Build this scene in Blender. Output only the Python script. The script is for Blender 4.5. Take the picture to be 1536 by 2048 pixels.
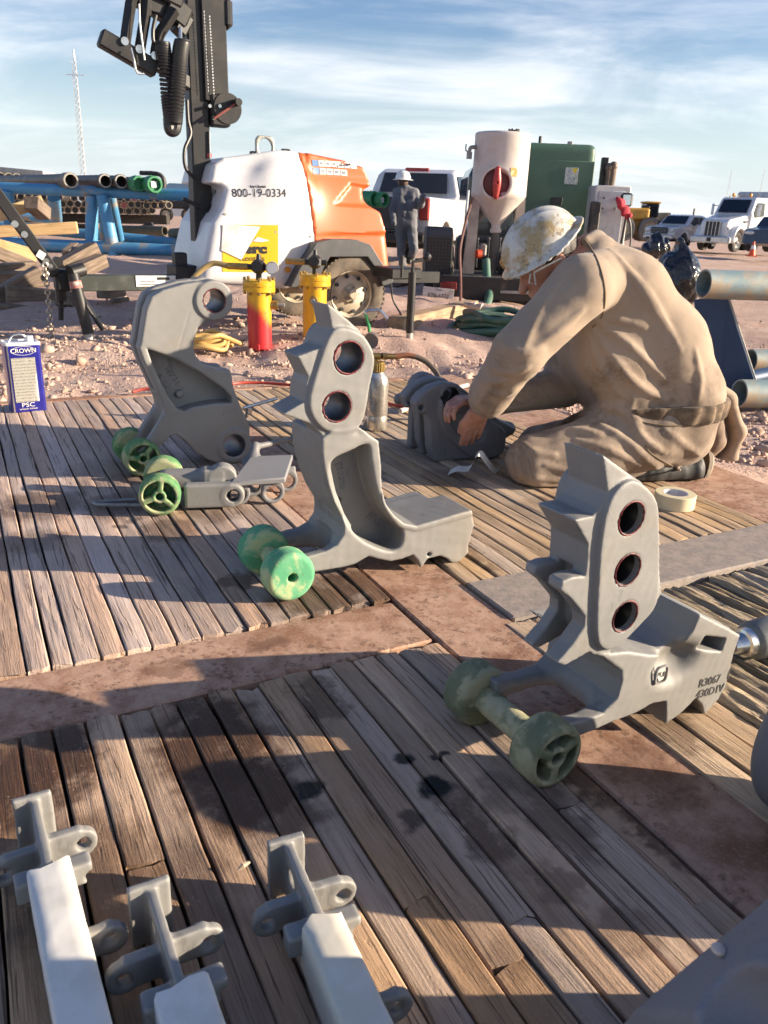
import bpy, bmesh, math, random
import numpy as np
from math import sin, cos, tan, pi, radians, atan2, sqrt
from mathutils import Vector, Matrix
random.seed(7); RNG = np.random.RandomState(7)
for o in list(bpy.data.objects): bpy.data.objects.remove(o)
scene = bpy.context.scene
COL = scene.collection
# ------------------------------------------------------------------ camera
FPX, CAMH, PITCH, ROLL = 1593.0, 0.85, radians(20.45), radians(2.3)
cam_d = bpy.data.cameras.new('camera'); cam = bpy.data.objects.new('camera', cam_d); COL.objects.link(cam)
cam_d.sensor_fit = 'VERTICAL'; cam_d.sensor_height = 36.0; cam_d.lens = 36.0*FPX/2048
cam_d.clip_start = 0.02; cam_d.clip_end = 5000
cam_d.dof.use_dof = True; cam_d.dof.focus_distance = 2.1; cam_d.dof.aperture_fstop = 12.0
_f = Vector((0, cos(PITCH), -sin(PITCH))); _u = Vector((0, sin(PITCH), cos(PITCH))); _r = Vector((1, 0, 0))
_r2 = _r*cos(ROLL)+_u*sin(ROLL); _u2 = _u*cos(ROLL)-_r*sin(ROLL)
cam.matrix_world = Matrix(((_r2.x, _u2.x, -_f.x, 0), (_r2.y, _u2.y, -_f.y, 0), (_r2.z, _u2.z, -_f.z, CAMH), (0, 0, 0, 1)))
scene.camera = cam
# ------------------------------------------------------------------ light
SUN_EL, SUN_AZ = radians(15.5), radians(-1.5)      # azimuth from +X
sd = bpy.data.lights.new('sun', 'SUN'); sun = bpy.data.objects.new('sun', sd); COL.objects.link(sun)
sd.energy = 5.0; sd.angle = radians(0.55); sd.color = (1.0, 0.84, 0.65)
sv = Vector((cos(SUN_EL)*cos(SUN_AZ), cos(SUN_EL)*sin(SUN_AZ), sin(SUN_EL)))
sun.rotation_euler = sv.to_track_quat('Z', 'Y').to_euler(); sun.location = (12, -3, 9)
world = bpy.data.worlds.new('World'); scene.world = world; world.use_nodes = True
def nd(nt, t, **kw):
    n = nt.nodes.new(t)
    for k, v in kw.items():
        if k == 'inp':
            for a, b in v.items(): n.inputs[a].default_value = b
        else: setattr(n, k, v)
    return n
def build_world():
    nt = world.node_tree; nt.nodes.clear(); L = nt.links.new
    out = nd(nt, 'ShaderNodeOutputWorld'); bg = nd(nt, 'ShaderNodeBackground', inp={'Strength': 0.05}); L(bg.outputs[0], out.inputs[0])
    sky = nd(nt, 'ShaderNodeTexSky', sky_type='NISHITA', sun_disc=False, sun_elevation=SUN_EL, sun_rotation=pi/2-SUN_AZ,
             air_density=1.0, dust_density=0.8, ozone_density=1.6)
    tc = nd(nt, 'ShaderNodeTexCoord'); sp = nd(nt, 'ShaderNodeSeparateXYZ'); L(tc.outputs['Generated'], sp.inputs[0])
    def m(op, a, b=None, c=None, clamp=False):
        n = nd(nt, 'ShaderNodeMath', operation=op, use_clamp=clamp)
        for i, v in enumerate((a, b, c)):
            if v is None: continue
            if isinstance(v, (int, float)): n.inputs[i].default_value = v
            else: L(v, n.inputs[i])
        return n.outputs[0]
    den = m('ADD', m('MAXIMUM', sp.outputs[2], 0.0), 0.24)
    px_, py_ = m('DIVIDE', sp.outputs[0], den), m('DIVIDE', sp.outputs[1], den)
    cb = nd(nt, 'ShaderNodeCombineXYZ'); L(px_, cb.inputs[0]); L(py_, cb.inputs[1])
    mp = nd(nt, 'ShaderNodeMapping', inp={'Rotation': (0, 0, radians(30)), 'Scale': (0.75, 1.5, 1), 'Location': (1.3, .4, 0)}); L(cb.outputs[0], mp.inputs[0])
    n1 = nd(nt, 'ShaderNodeTexNoise', inp={'Scale': 1.1, 'Detail': 6, 'Roughness': 0.60, 'Distortion': 0.9}); L(mp.outputs[0], n1.inputs['Vector'])
    mp2 = nd(nt, 'ShaderNodeMapping', inp={'Rotation': (0, 0, radians(40)), 'Scale': (1.0, 2.4, 1), 'Location': (3, 1, 0)}); L(cb.outputs[0], mp2.inputs[0])
    n2 = nd(nt, 'ShaderNodeTexNoise', inp={'Scale': 1.6, 'Detail': 6, 'Roughness': 0.62, 'Distortion': 1.2}); L(mp2.outputs[0], n2.inputs['Vector'])
    n3 = nd(nt, 'ShaderNodeTexNoise', inp={'Scale': 0.55, 'Detail': 2}); L(cb.outputs[0], n3.inputs['Vector'])
    s = m('ADD', m('MULTIPLY', n1.outputs[0], 0.90), m('MULTIPLY', n2.outputs[0], 0.25))
    s = m('ADD', s, m('MULTIPLY', n3.outputs[0], 0.55))
    cov = nd(nt, 'ShaderNodeMapRange', interpolation_type='SMOOTHSTEP', inp={'From Min': 0.72, 'From Max': 1.14, 'To Max': 0.92}); L(s, cov.inputs[0])
    # cloud brightness follows the sky's own scale
    thin = m('MINIMUM', m('DIVIDE', 0.17, m('ADD', m('MAXIMUM', sp.outputs[2], 0.0), 0.05)), 1.0)     # slanting cloud looks denser; unseen overhead cover thinned further to lower fill light
    mix = nd(nt, 'ShaderNodeMix', data_type='RGBA'); L(m('MULTIPLY', cov.outputs[0], thin), mix.inputs['Factor']); 
    hz = nd(nt, 'ShaderNodeMix', data_type='RGBA'); hz.inputs['B'].default_value = (6.9, 7.6, 8.6, 1)
    hf = nd(nt, 'ShaderNodeMapRange', interpolation_type='SMOOTHSTEP', inp={'From Min': 0.0, 'From Max': 0.20, 'To Min': 0.80, 'To Max': 0.0}); L(sp.outputs[2], hf.inputs[0])
    hs = nd(nt, 'ShaderNodeHueSaturation', inp={'Hue': 0.518, 'Saturation': 1.25, 'Value': 1.42}); L(sky.outputs[0], hs.inputs['Color'])
    L(hf.outputs[0], hz.inputs['Factor']); L(hs.outputs[0], hz.inputs['A'])
    L(hz.outputs['Result'], mix.inputs['A']); mix.inputs['B'].default_value = (10.0, 10.1, 10.3, 1)
    L(mix.outputs['Result'], bg.inputs[0])
build_world()
vs = scene.view_settings; vs.view_transform = 'Standard'; vs.look = 'None'; vs.exposure = 1.32; vs.gamma = 1.0; vs.use_curve_mapping = False
scene.render.engine = 'CYCLES'
cy = scene.cycles; cy.max_bounces = 5; cy.diffuse_bounces = 2; cy.use_adaptive_sampling = True; cy.adaptive_threshold = 0.03; cy.glossy_bounces = 3; cy.transmission_bounces = 4; cy.use_denoising = True; cy.caustics_reflective = False; cy.caustics_refractive = False
world.cycles.sampling_method = 'MANUAL'; world.cycles.sample_map_resolution = 512
# ------------------------------------------------------------------ placing: photo pixel -> point in the place
def ray(x, y):
    u, v = x-768, y-1024; c, s = cos(ROLL), sin(ROLL); u, v = u*c+v*s, -u*s+v*c
    return Vector((u/FPX, cos(PITCH)-(v/FPX)*sin(PITCH), -sin(PITCH)-(v/FPX)*cos(PITCH)))
def gp(x, y, z=0.0):
    d = ray(x, y); t = (z-CAMH)/d.z; return Vector((0, 0, CAMH))+d*t
def atY(x, y, Y):
    d = ray(x, y); return Vector((0, 0, CAMH))+d*(Y/d.y)
class Plane:                                # vertical working plane: x along, y away from viewer, z up
    def __init__(s, o, ang):
        s.o = Vector((o[0], o[1], 0)); a = radians(ang); s.ang = a
        s.x = Vector((cos(a), sin(a), 0)); s.y = Vector((-sin(a), cos(a), 0))
    def uv(s, x, y, dep=0.0):
        d = ray(x, y); c = Vector((0, 0, CAMH)); o = s.o+s.y*dep
        t = (o-c).dot(s.y)/d.dot(s.y); q = c+d*t-o
        return (q.dot(s.x), q.z)
    def pts(s, L, Z=(0, 0), S=1.0, dep=0.0): return [s.uv(Z[0]+x/S, Z[1]+y/S, dep) for x, y in L]
    def w(s, u, v, dep=0.0): return s.o+s.x*u+s.y*dep+Vector((0, 0, v))
    def loc(s, x, y, dep=0.0):
        u, v = s.uv(x, y, dep); return Vector((u, dep, v))
# ------------------------------------------------------------------ objects
def tag(o, label, cat, group=None, kind=None):
    if label: o['label'] = label
    if cat: o['category'] = cat
    if group: o['group'] = group
    if kind: o['kind'] = kind
    return o
def empty(name, loc=(0, 0, 0), rz=0.0, label=None, cat=None, group=None):
    o = bpy.data.objects.new(name, None); COL.objects.link(o); o.location = loc; o.rotation_euler = (0, 0, rz)
    o.empty_display_size = 0.1
    return tag(o, label, cat, group)
def link(name, me, mat=None, parent=None, smooth=True, angle=None):
    o = bpy.data.objects.new(name, me); COL.objects.link(o)
    if mat is not None and not me.materials: me.materials.append(mat)
    if smooth:
        me.polygons.foreach_set('use_smooth', [True]*len(me.polygons))
        if angle is not None:
            try: me.set_sharp_from_angle(angle=radians(angle))
            except Exception: pass
    if parent is not None: o.parent = parent
    return o
def copy_tree(o, parent=None):
    c = o.copy(); COL.objects.link(c); c.parent = parent
    for ch in list(o.children): copy_tree(ch, c)
    return c
def frame_to(a, b):
    a = Vector(a); b = Vector(b); d = (b-a)
    return d.to_track_quat('Z', 'Y').to_matrix(), d.length
class MB:
    def __init__(s): s.v = []; s.f = []
    def add(s, vs, fs):
        n = len(s.v); s.v += [tuple(p) for p in vs]; s.f += [tuple(i+n for i in f) for f in fs]; return s
    def box(s, c, d, R=None, taper=1.0):
        c = Vector(c); P = []
        for z in (-1, 1):
            k = taper if z > 0 else 1.0
            for x, y in ((-1, -1), (1, -1), (1, 1), (-1, 1)):
                q = Vector((x*d[0]/2*k, y*d[1]/2*k, z*d[2]/2)); P.append(c+(R @ q if R is not None else q))
        return s.add(P, [(3, 2, 1, 0), (4, 5, 6, 7), (0, 1, 5, 4), (1, 2, 6, 5), (2, 3, 7, 6), (3, 0, 4, 7)])
    def bbox(s, c, d, b=0.01, R=None):      # chamfered box
        c = Vector(c); hx, hy, hz = d[0]/2, d[1]/2, d[2]/2; b = min(b, hx*.9, hy*.9, hz*.9); vs = []; 
        ring = [(hx-b, -hy), (hx, -hy+b), (hx, hy-b), (hx-b, hy), (-hx+b, hy), (-hx, hy-b), (-hx, -hy+b), (-hx+b, -hy)]
        def ins(p, k): return (p[0]-math.copysign(min(k, abs(p[0])), p[0]), p[1]-math.copysign(min(k, abs(p[1])), p[1]))
        for z, k in ((-hz, b), (-hz+b, 0), (hz-b, 0), (hz, b)):
            for p in ring:
                q = ins(p, k) if k else p; q = Vector((q[0], q[1], z)); vs.append(c+(R @ q if R is not None else q))
        fs = [tuple(range(7, -1, -1)), tuple(range(24, 32))]
        for r in range(3):
            for i in range(8): fs.append((r*8+i, r*8+(i+1) % 8, (r+1)*8+(i+1) % 8, (r+1)*8+i))
        return s.add(vs, fs)
    def cyl(s, a, b, r, r2=None, n=16, caps=True):
        R, L = frame_to(a, b); a = Vector(a); r2 = r if r2 is None else r2; vs = []
        for z, rr in ((0, r), (L, r2)):
            for i in range(n):
                t = 2*pi*i/n; vs.append(a+R @ Vector((rr*cos(t), rr*sin(t), z)))
        fs = [(i, (i+1) % n, n+(i+1) % n, n+i) for i in range(n)]
        if caps: fs += [tuple(range(n-1, -1, -1)), tuple(range(n, 2*n))]
        return s.add(vs, fs)
    def ring(s, a, b, r, ri, n=20):         # open pipe with wall
        return s.lathe(a, b, [(ri, 0), (r, 0), (r, 1), (ri, 1), (ri, 0)], n)
    def lathe(s, a, b, prof, n=20):         # prof: (radius, t along a->b, 0..1)
        R, L = frame_to(a, b); a = Vector(a); vs = []; fs = []; m = len(prof)
        for r, t in prof:
            for i in range(n):
                w = 2*pi*i/n; vs.append(a+R @ Vector((r*cos(w), r*sin(w), t*L)))
        for j in range(m-1):
            for i in range(n): fs.append((j*n+i, j*n+(i+1) % n, (j+1)*n+(i+1) % n, (j+1)*n+i))
        return s.add(vs, fs)
    def tube(s, pts, r, n=8, caps=True):
        P = [Vector(p) for p in pts]; vs = []; fs = []; m = len(P); prev = None
        rs = r if isinstance(r, (list, tuple)) else [r]*m
        for k in range(m):
            t = (P[min(k+1, m-1)]-P[max(k-1, 0)]).normalized()
            if prev is None:
                up = Vector((0, 0, 1)) if abs(t.z) < .9 else Vector((1, 0, 0)); x = up.cross(t).normalized()
            else:
                x = (prev-t*prev.dot(t)); x = x.normalized() if x.length > 1e-6 else prev
            prev = x; y = t.cross(x)
            for i in range(n):
                w = 2*pi*i/n; vs.append(P[k]+(x*cos(w)+y*sin(w))*rs[k])
        for k in range(m-1):
            for i in range(n): fs.append((k*n+i, k*n+(i+1) % n, (k+1)*n+(i+1) % n, (k+1)*n+i))
        if caps: fs += [tuple(range(n-1, -1, -1)), tuple(range((m-1)*n, m*n))]
        return s.add(vs, fs)
    def prism(s, poly, y0, y1):             # polygon in x,z extruded along y
        n = len(poly); A = sum(poly[i][0]*poly[(i+1) % n][1]-poly[(i+1) % n][0]*poly[i][1] for i in range(n))
        if A < 0: poly = poly[::-1]
        vs = [(p[0], y0, p[1]) for p in poly]+[(p[0], y1, p[1]) for p in poly]
        fs = [tuple(range(n)), tuple(range(2*n-1, n-1, -1))]+[(i, n+i, n+(i+1) % n, (i+1) % n) for i in range(n)]
        return s.add(vs, fs)
    def sphere(s, c, r, n=12, m=8, sc=(1, 1, 1)):
        c = Vector(c); vs = []; fs = []
        for j in range(m+1):
            ph = pi*j/m
            for i in range(n):
                w = 2*pi*i/n; vs.append(c+Vector((r*sc[0]*sin(ph)*cos(w), r*sc[1]*sin(ph)*sin(w), r*sc[2]*cos(ph))))
        for j in range(m):
            for i in range(n): fs.append((j*n+i, (j+1)*n+i, (j+1)*n+(i+1) % n, j*n+(i+1) % n))
        return s.add(vs, fs)
    def mesh(s, name='mesh'):
        me = bpy.data.meshes.new(name); me.from_pydata(s.v, [], s.f); me.validate(); me.update()
        return me
    def build(s, name, mat, parent=None, smooth=True, angle=35, bevel=None):
        me = s.mesh(name)
        o = link(name, me, mat, parent, smooth, angle)
        if bevel:
            b = o.modifiers.new('bevel', 'BEVEL'); b.width = bevel; b.segments = 2; b.limit_method = 'ANGLE'; b.angle_limit = radians(40)
        return o
def spline(P, n=6, closed=False):           # catmull-rom
    P = [np.array(p, float) for p in P]; out = []; m = len(P)
    rng = range(m) if closed else range(m-1)
    for i in rng:
        g = (lambda k: P[k % m]) if closed else (lambda k: P[min(max(k, 0), m-1)])
        a, b, c, d = g(i-1), g(i), g(i+1), g(i+2)
        for j in range(n):
            t = j/n; out.append(tuple(.5*((2*b)+(-a+c)*t+(2*a-5*b+4*c-d)*t*t+(-a+3*b-3*c+d)*t**3)))
    if not closed: out.append(tuple(P[-1]))
    return out
def rrect(w, h, r, n=4, cx=0, cz=0):
    out = []
    for sx, sz, a0 in ((1, 1, 0), (-1, 1, 90), (-1, -1, 180), (1, -1, 270)):
        for k in range(n+1):
            a = radians(a0+90*k/n); out.append((cx+sx*(w/2-r)+r*cos(a), cz+sz*(h/2-r)+r*sin(a)))
    return out
def text_mesh(name, s, size, mat, parent, loc, rot, extrude=0.001, align='CENTER', sx=1.0, shear=0.0, bold=0.0):
    cu = bpy.data.curves.new(name, 'FONT'); cu.body = s; cu.size = size; cu.extrude = extrude; cu.align_x = align; cu.align_y = 'CENTER'
    cu.shear = shear; cu.offset = bold; cu.resolution_u = 3
    t = bpy.data.objects.new('tmp', cu); COL.objects.link(t)
    dg = bpy.context.evaluated_depsgraph_get(); me = bpy.data.meshes.new_from_object(t.evaluated_get(dg))
    bpy.data.objects.remove(t); 
    o = link(name, me, mat, parent, smooth=False); o.location = loc; o.rotation_euler = rot; o.scale = (sx, 1, 1)
    return o
# ------------------------------------------------------------------ signed-distance solids -> one smooth mesh
def grid(lo, hi, h):
    ax = [np.arange(lo[i]-2*h, hi[i]+3*h, h, dtype=np.float32) for i in range(3)]
    return ax[0][:, None, None], ax[1][None, :, None], ax[2][None, None, :]
def smin(a, b, k):
    hh = np.clip(.5+.5*(b-a)/k, 0, 1); return b+(a-b)*hh-k*hh*(1-hh)
def smax(a, b, k): return -smin(-a, -b, k)
def sd_poly(poly, X, Z):
    P = np.array(poly, np.float32); x, z = np.broadcast_arrays(X[:, 0, :], Z[0, :, :]) if X.ndim == 3 else (X, Z)
    d = np.full(x.shape, 1e9, np.float32); sg = np.ones(x.shape, np.float32); n = len(P)
    for i in range(n):
        a, b = P[i], P[i-1]; ex, ez = b[0]-a[0], b[1]-a[1]; wx, wz = x-a[0], z-a[1]
        t = np.clip((wx*ex+wz*ez)/(ex*ex+ez*ez+1e-12), 0, 1); dx, dz = wx-ex*t, wz-ez*t
        d = np.minimum(d, dx*dx+dz*dz)
        c1, c2, c3 = z >= a[1], z < b[1], ex*wz > ez*wx
        sg = np.where((c1 & c2 & c3) | (~c1 & ~c2 & ~c3), -sg, sg)
    return (sg*np.sqrt(d))[:, None, :]
def ext(d2, Y, y0, y1, r=0.0):
    w = np.abs(Y-(y0+y1)/2)-(y1-y0)/2+r; d2 = d2+r
    return np.minimum(np.maximum(d2, w), 0)+np.sqrt(np.maximum(d2, 0)**2+np.maximum(w, 0)**2)-r
def sd_box(X, Y, Z, c, d, r=0.0):
    qx, qy, qz = np.abs(X-c[0])-d[0]/2+r, np.abs(Y-c[1])-d[1]/2+r, np.abs(Z-c[2])-d[2]/2+r
    return np.sqrt(np.maximum(qx, 0)**2+np.maximum(qy, 0)**2+np.maximum(qz, 0)**2)+np.minimum(np.maximum(qx, np.maximum(qy, qz)), 0)-r
def sd_cone(X, Y, Z, a, b, ra, rb):         # round cone capsule
    a = np.array(a, np.float32); b = np.array(b, np.float32); e = b-a; L2 = float(e@e)+1e-9
    wx, wy, wz = X-a[0], Y-a[1], Z-a[2]; t = np.clip((wx*e[0]+wy*e[1]+wz*e[2])/L2, 0, 1)
    return np.sqrt((wx-e[0]*t)**2+(wy-e[1]*t)**2+(wz-e[2]*t)**2)-(ra+(rb-ra)*t)
def sd_ell(X, Y, Z, c, r):
    k = np.sqrt(((X-c[0])/r[0])**2+((Y-c[1])/r[1])**2+((Z-c[2])/r[2])**2); return (k-1)*min(r)
def sd_cyly(X, Y, Z, x, z, r, y0, y1, rr=0.0):
    return ext(np.sqrt((X-x)**2+(Z-z)**2)-r, Y, y0, y1, rr)
def vnoise(X, Y, Z, s, seed=0):             # cheap smooth noise from sines
    r = np.random.RandomState(seed); o = 0
    for k in range(4):
        f = s*(1+.7*k); p = r.uniform(0, 6.28, 3); q = r.uniform(-1, 1, (3, 3))
        o = o+np.sin(f*(X*q[0, 0]+Y*q[0, 1]+Z*q[0, 2])+p[0])*np.sin(f*(X*q[1, 0]+Y*q[1, 1]+Z*q[1, 2])+p[1])/(1+.5*k)
    return o
def nets(v, lo, h):
    s = v < 0; nx, ny, nz = v.shape
    c = np.zeros((nx-1, ny-1, nz-1), np.int8)
    cor = [(i, j, k) for i in (0, 1) for j in (0, 1) for k in (0, 1)]
    for i, j, k in cor: c += s[i:nx-1+i, j:ny-1+j, k:nz-1+k]
    mk = (c > 0) & (c < 8); I = np.argwhere(mk); idx = np.full(mk.shape, -1, np.int32); idx[mk] = np.arange(len(I))
    acc = np.zeros((len(I), 3), np.float32); cnt = np.zeros(len(I), np.float32)
    for a in cor:
        for ax in range(3):
            if a[ax]: continue
            b = list(a); b[ax] = 1
            va = v[I[:, 0]+a[0], I[:, 1]+a[1], I[:, 2]+a[2]]; vb = v[I[:, 0]+b[0], I[:, 1]+b[1], I[:, 2]+b[2]]
            cr = (va < 0) != (vb < 0); t = np.where(cr, va/np.where(cr, va-vb, 1), 0)
            p = np.repeat(np.array(a, np.float32)[None], len(I), 0); p[:, ax] += t
            acc += p*cr[:, None]; cnt += cr
    V = (I+acc/np.maximum(cnt, 1)[:, None])*h+np.array(lo, np.float32)
    Q = []
    for ax in range(3):
        u, w = (ax+1) % 3, (ax+2) % 3
        sl0 = [slice(None)]*3; sl1 = [slice(None)]*3; sl0[ax] = slice(0, -1); sl1[ax] = slice(1, None)
        d = s[tuple(sl0)] != s[tuple(sl1)]; E = np.argwhere(d)
        E = E[(E[:, u] > 0) & (E[:, w] > 0) & (E[:, u] < v.shape[u]-1) & (E[:, w] < v.shape[w]-1)]
        def cell(du, dw):
            C = E.copy(); C[:, u] += du; C[:, w] += dw; return idx[C[:, 0], C[:, 1], C[:, 2]]
        q = np.stack([cell(-1, -1), cell(0, -1), cell(0, 0), cell(-1, 0)], 1)
        ins = s[E[:, 0], E[:, 1], E[:, 2]]; q[~ins] = q[~ins][:, ::-1]; Q.append(q)
    return V, np.concatenate(Q)
def np_mesh(name, V, Q):
    me = bpy.data.meshes.new(name); me.vertices.add(len(V)); me.vertices.foreach_set('co', np.ascontiguousarray(V, np.float32).ravel())
    k = Q.shape[1]; me.loops.add(Q.size); me.loops.foreach_set('vertex_index', np.ascontiguousarray(Q, np.int32).ravel())
    me.polygons.add(len(Q)); me.polygons.foreach_set('loop_start', np.arange(0, Q.size, k, dtype=np.int32))
    me.update(calc_edges=True); me.validate(); return me
def solid(name, fn, lo, hi, h, mat, parent=None, angle=None):
    X, Y, Z = grid(lo, hi, h); v = np.asarray(fn(X, Y, Z), np.float32)
    V, Q = nets(v, (X.min(), Y.min(), Z.min()), h)
    return link(name, np_mesh(name, V, Q), mat, parent, True, angle)
# ------------------------------------------------------------------ materials
class NT:
    def __init__(s, name):
        s.m = bpy.data.materials.new(name); s.m.use_nodes = True; s.t = s.m.node_tree; s.t.nodes.clear()
        s.out = s.n('ShaderNodeOutputMaterial'); s.b = s.n('ShaderNodeBsdfPrincipled'); s.L(s.b.outputs[0], s.out.inputs[0])
    def n(s, t, **kw): return nd(s.t, t, **kw)
    def L(s, a, b): s.t.links.new(a, b)
    def math(s, op, a, b=None, c=None, clamp=False):
        n = s.n('ShaderNodeMath', operation=op, use_clamp=clamp)
        for i, v in enumerate((a, b, c)):
            if v is None: continue
            if isinstance(v, (int, float)): n.inputs[i].default_value = v
            else: s.L(v, n.inputs[i])
        return n.outputs[0]
    def noise(s, vec, scale, detail=4, rough=0.55, dist=0.0, out=0):
        n = s.n('ShaderNodeTexNoise', inp={'Scale': scale, 'Detail': detail, 'Roughness': rough, 'Distortion': dist}); s.L(vec, n.inputs['Vector']); return n.outputs[out]
    def ramp(s, f, a, b, ca=0.0, cb=1.0, smooth=True):
        n = s.n('ShaderNodeMapRange', interpolation_type='SMOOTHSTEP' if smooth else 'LINEAR', inp={'From Min': a, 'From Max': b, 'To Min': ca, 'To Max': cb}); s.L(f, n.inputs[0]); return n.outputs[0]
    def mix(s, f, a, b, blend='MIX'):
        n = s.n('ShaderNodeMix', data_type='RGBA', blend_type=blend)
        for k, v in (('Factor', f), ('A', a), ('B', b)):
            i = n.inputs[k] if k != 'Factor' else n.inputs[0]
            if isinstance(v, (int, float)): i.default_value = v
            elif isinstance(v, (tuple, list)): i.default_value = (v[0], v[1], v[2], 1)
            else: s.L(v, i)
        return n.outputs['Result']
    def coord(s, kind='Object', scale=(1, 1, 1), rot=(0, 0, 0), loc=(0, 0, 0)):
        if kind == 'World': o = s.n('ShaderNodeNewGeometry').outputs['Position']
        else: o = s.n('ShaderNodeTexCoord').outputs[kind]
        mp = s.n('ShaderNodeMapping', inp={'Scale': scale, 'Rotation': rot, 'Location': loc}); s.L(o, mp.inputs[0]); return mp.outputs[0]
    def bump(s, h, strength=0.3, dist=0.01, prev=None):
        n = s.n('ShaderNodeBump', inp={'Strength': strength, 'Distance': dist}); s.L(h, n.inputs['Height'])
        if prev is not None: s.L(prev, n.inputs['Normal'])
        return n.outputs[0]
    def rnd(s): return s.n('ShaderNodeObjectInfo').outputs['Random']
    def set(s, **kw):
        for k, v in kw.items():
            k = k.replace('_', ' ')
            if isinstance(v, (int, float)): s.b.inputs[k].default_value = v
            elif isinstance(v, tuple): s.b.inputs[k].default_value = (v[0], v[1], v[2], 1)
            else: s.L(v, s.b.inputs[k])
        return s.m
_mc = {}
def pm(name, col, rough=0.6, metal=0.0, col2=None, vs=6.0, lo=.45, hi=.65, bs=None, bstr=.2, bd=.004, dirt=None, ds=3.0, dlo=.5, dhi=.75, coat=0.0, spec=.5, rv=.08):
    if name in _mc: return _mc[name]
    t = NT(name); c = t.coord('Object')
    f = t.noise(c, vs, 4, .6); c2 = col2 or tuple(x*.78 for x in col)
    k = t.mix(t.ramp(f, lo, hi), col, c2)
    k = t.mix(.5, k, t.mix(t.noise(c, vs*9, 2), (.42, .42, .42), (.58, .58, .58)), 'OVERLAY')
    if dirt is not None:
        df = t.ramp(t.noise(c, ds, 5, .68, .4), dlo, dhi); k = t.mix(df, k, dirt)
    r = t.math('ADD', t.math('MULTIPLY', f, rv*2), rough-rv)
    t.set(Base_Color=k, Roughness=r, Metallic=metal, Coat_Weight=coat, Specular_IOR_Level=spec)
    if bs: t.set(Normal=t.bump(t.noise(c, bs, 2, .6), bstr, bd))
    _mc[name] = t.m; return t.m
# ================================================================== ground and rig mat
MT = radians(28.0); MATC, MATS = cos(MT), sin(MT)
def ab_px(x, y):
    p = gp(x, y); return (p.x*MATC+p.y*MATS, -p.x*MATS+p.y*MATC)
MAT_A1, MAT_B1 = 2.52, 3.93
def gz(x, y):                                # terrain height
    x = np.asarray(x, float); y = np.asarray(y, float)
    a = x*MATC+y*MATS; b = -x*MATS+y*MATC
    d = np.maximum(b-MAT_B1, a-MAT_A1)       # distance outside the mat
    z = -0.15-0.030*np.clip(x-2.5, 0, 15)
    z = z-0.02*np.clip((y-60)/200, 0, 1)
    berm = 0.13*np.exp(-np.clip(d, 0, 9)/0.55)
    return np.where(d > 0, z+berm, -0.16)
def gzv(p): return float(gz(p[0], p[1]))
def on_ground(x, y):                         # photo pixel -> point on the terrain
    z = -0.15
    for _ in range(12): p = gp(x, y, z); z = gzv(p)
    return p
def rough_noise(x, y):
    o = 0
    for i, (f, a) in enumerate(((.55, .03), (1.3, .018), (3.1, .010), (7.3, .006), (15., .0045))):
        r = np.random.RandomState(40+i); 
        for k in range(3):
            t = r.uniform(0, 6.28); o = o+a*np.sin(f*(x*cos(t)+y*sin(t))*2+r.uniform(0, 6))*np.sin(f*(x*-sin(t*1.3)+y*cos(t*1.3))*1.7+r.uniform(0, 6))
    return o
def build_ground():
    nx, ny = 300, 380
    u = np.linspace(-1, 1, nx); xs = 6.2*u+np.sign(u)*np.abs(u)**7*900
    v = np.linspace(0, 1, ny); ys = -3+16*v+(v**9)*2400
    X, Y = np.meshgrid(xs, ys, indexing='ij'); Z = gz(X, Y)
    a = X*MATC+Y*MATS; b = -X*MATS+Y*MATC; d = np.maximum(b-MAT_B1, a-MAT_A1)
    w = np.clip((d-.03)/.25, 0, 1)*np.clip(40/(1+np.hypot(X, Y)), 0, 1)
    n = rough_noise(X, Y)
    for k, off in enumerate((-0.6, .9, 2.2, 3.1)):      # shallow wheel ruts running across the yard
        q = (Y-(6.3+off)-0.16*X-0.2*np.sin(X*.4+k)); n = n-0.035*np.exp(-(q/.16)**2)+0.02*np.exp(-((np.abs(q)-.28)/.1)**2)
    Z = Z+n*w
    V = np.stack([X, Y, Z], -1).reshape(-1, 3); i, j = np.meshgrid(np.arange(nx-1), np.arange(ny-1), indexing='ij'); k = i*ny+j
    Q = np.stack([k, k+ny, k+ny+1, k+1], -1).reshape(-1, 4)
    t = NT('dirt'); c = t.coord('World')
    n1 = t.noise(c, .35, 4, .6, .3); n2 = t.noise(c, 5, 5, .7); n3 = t.noise(c, 55, 3, .7)
    k = t.mix(t.ramp(n1, .35, .65), (.55, .39, .315), (.45, .31, .245))
    k = t.mix(t.ramp(n2, .45, .72), k, (.60, .45, .36))
    k = t.mix(t.ramp(n3, .5, .75), k, (.36, .235, .185))
    vo = t.n('ShaderNodeTexVoronoi', inp={'Scale': 42}); t.L(c, vo.inputs['Vector'])
    st = t.ramp(vo.outputs['Distance'], .10, .32, 1, 0)
    pk = t.math('MULTIPLY', st, t.ramp(t.noise(c, 3.3, 4, .6), .50, .62))
    k = t.mix(pk, k, (.64, .49, .40))
    b1 = t.bump(t.math('ADD', n2, t.math('MULTIPLY', n3, .5)), .55, .05)
    b2 = t.bump(pk, .6, .02, b1)
    t.set(Base_Color=k, Roughness=.95, Normal=b2, Specular_IOR_Level=.15)
    o = link('ground', np_mesh('ground', V, Q), t.m); tag(o, None, None, kind='structure'); o['label'] = 'pinkish bare desert dirt of the pipe yard'
build_ground()
ICO = None
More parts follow.
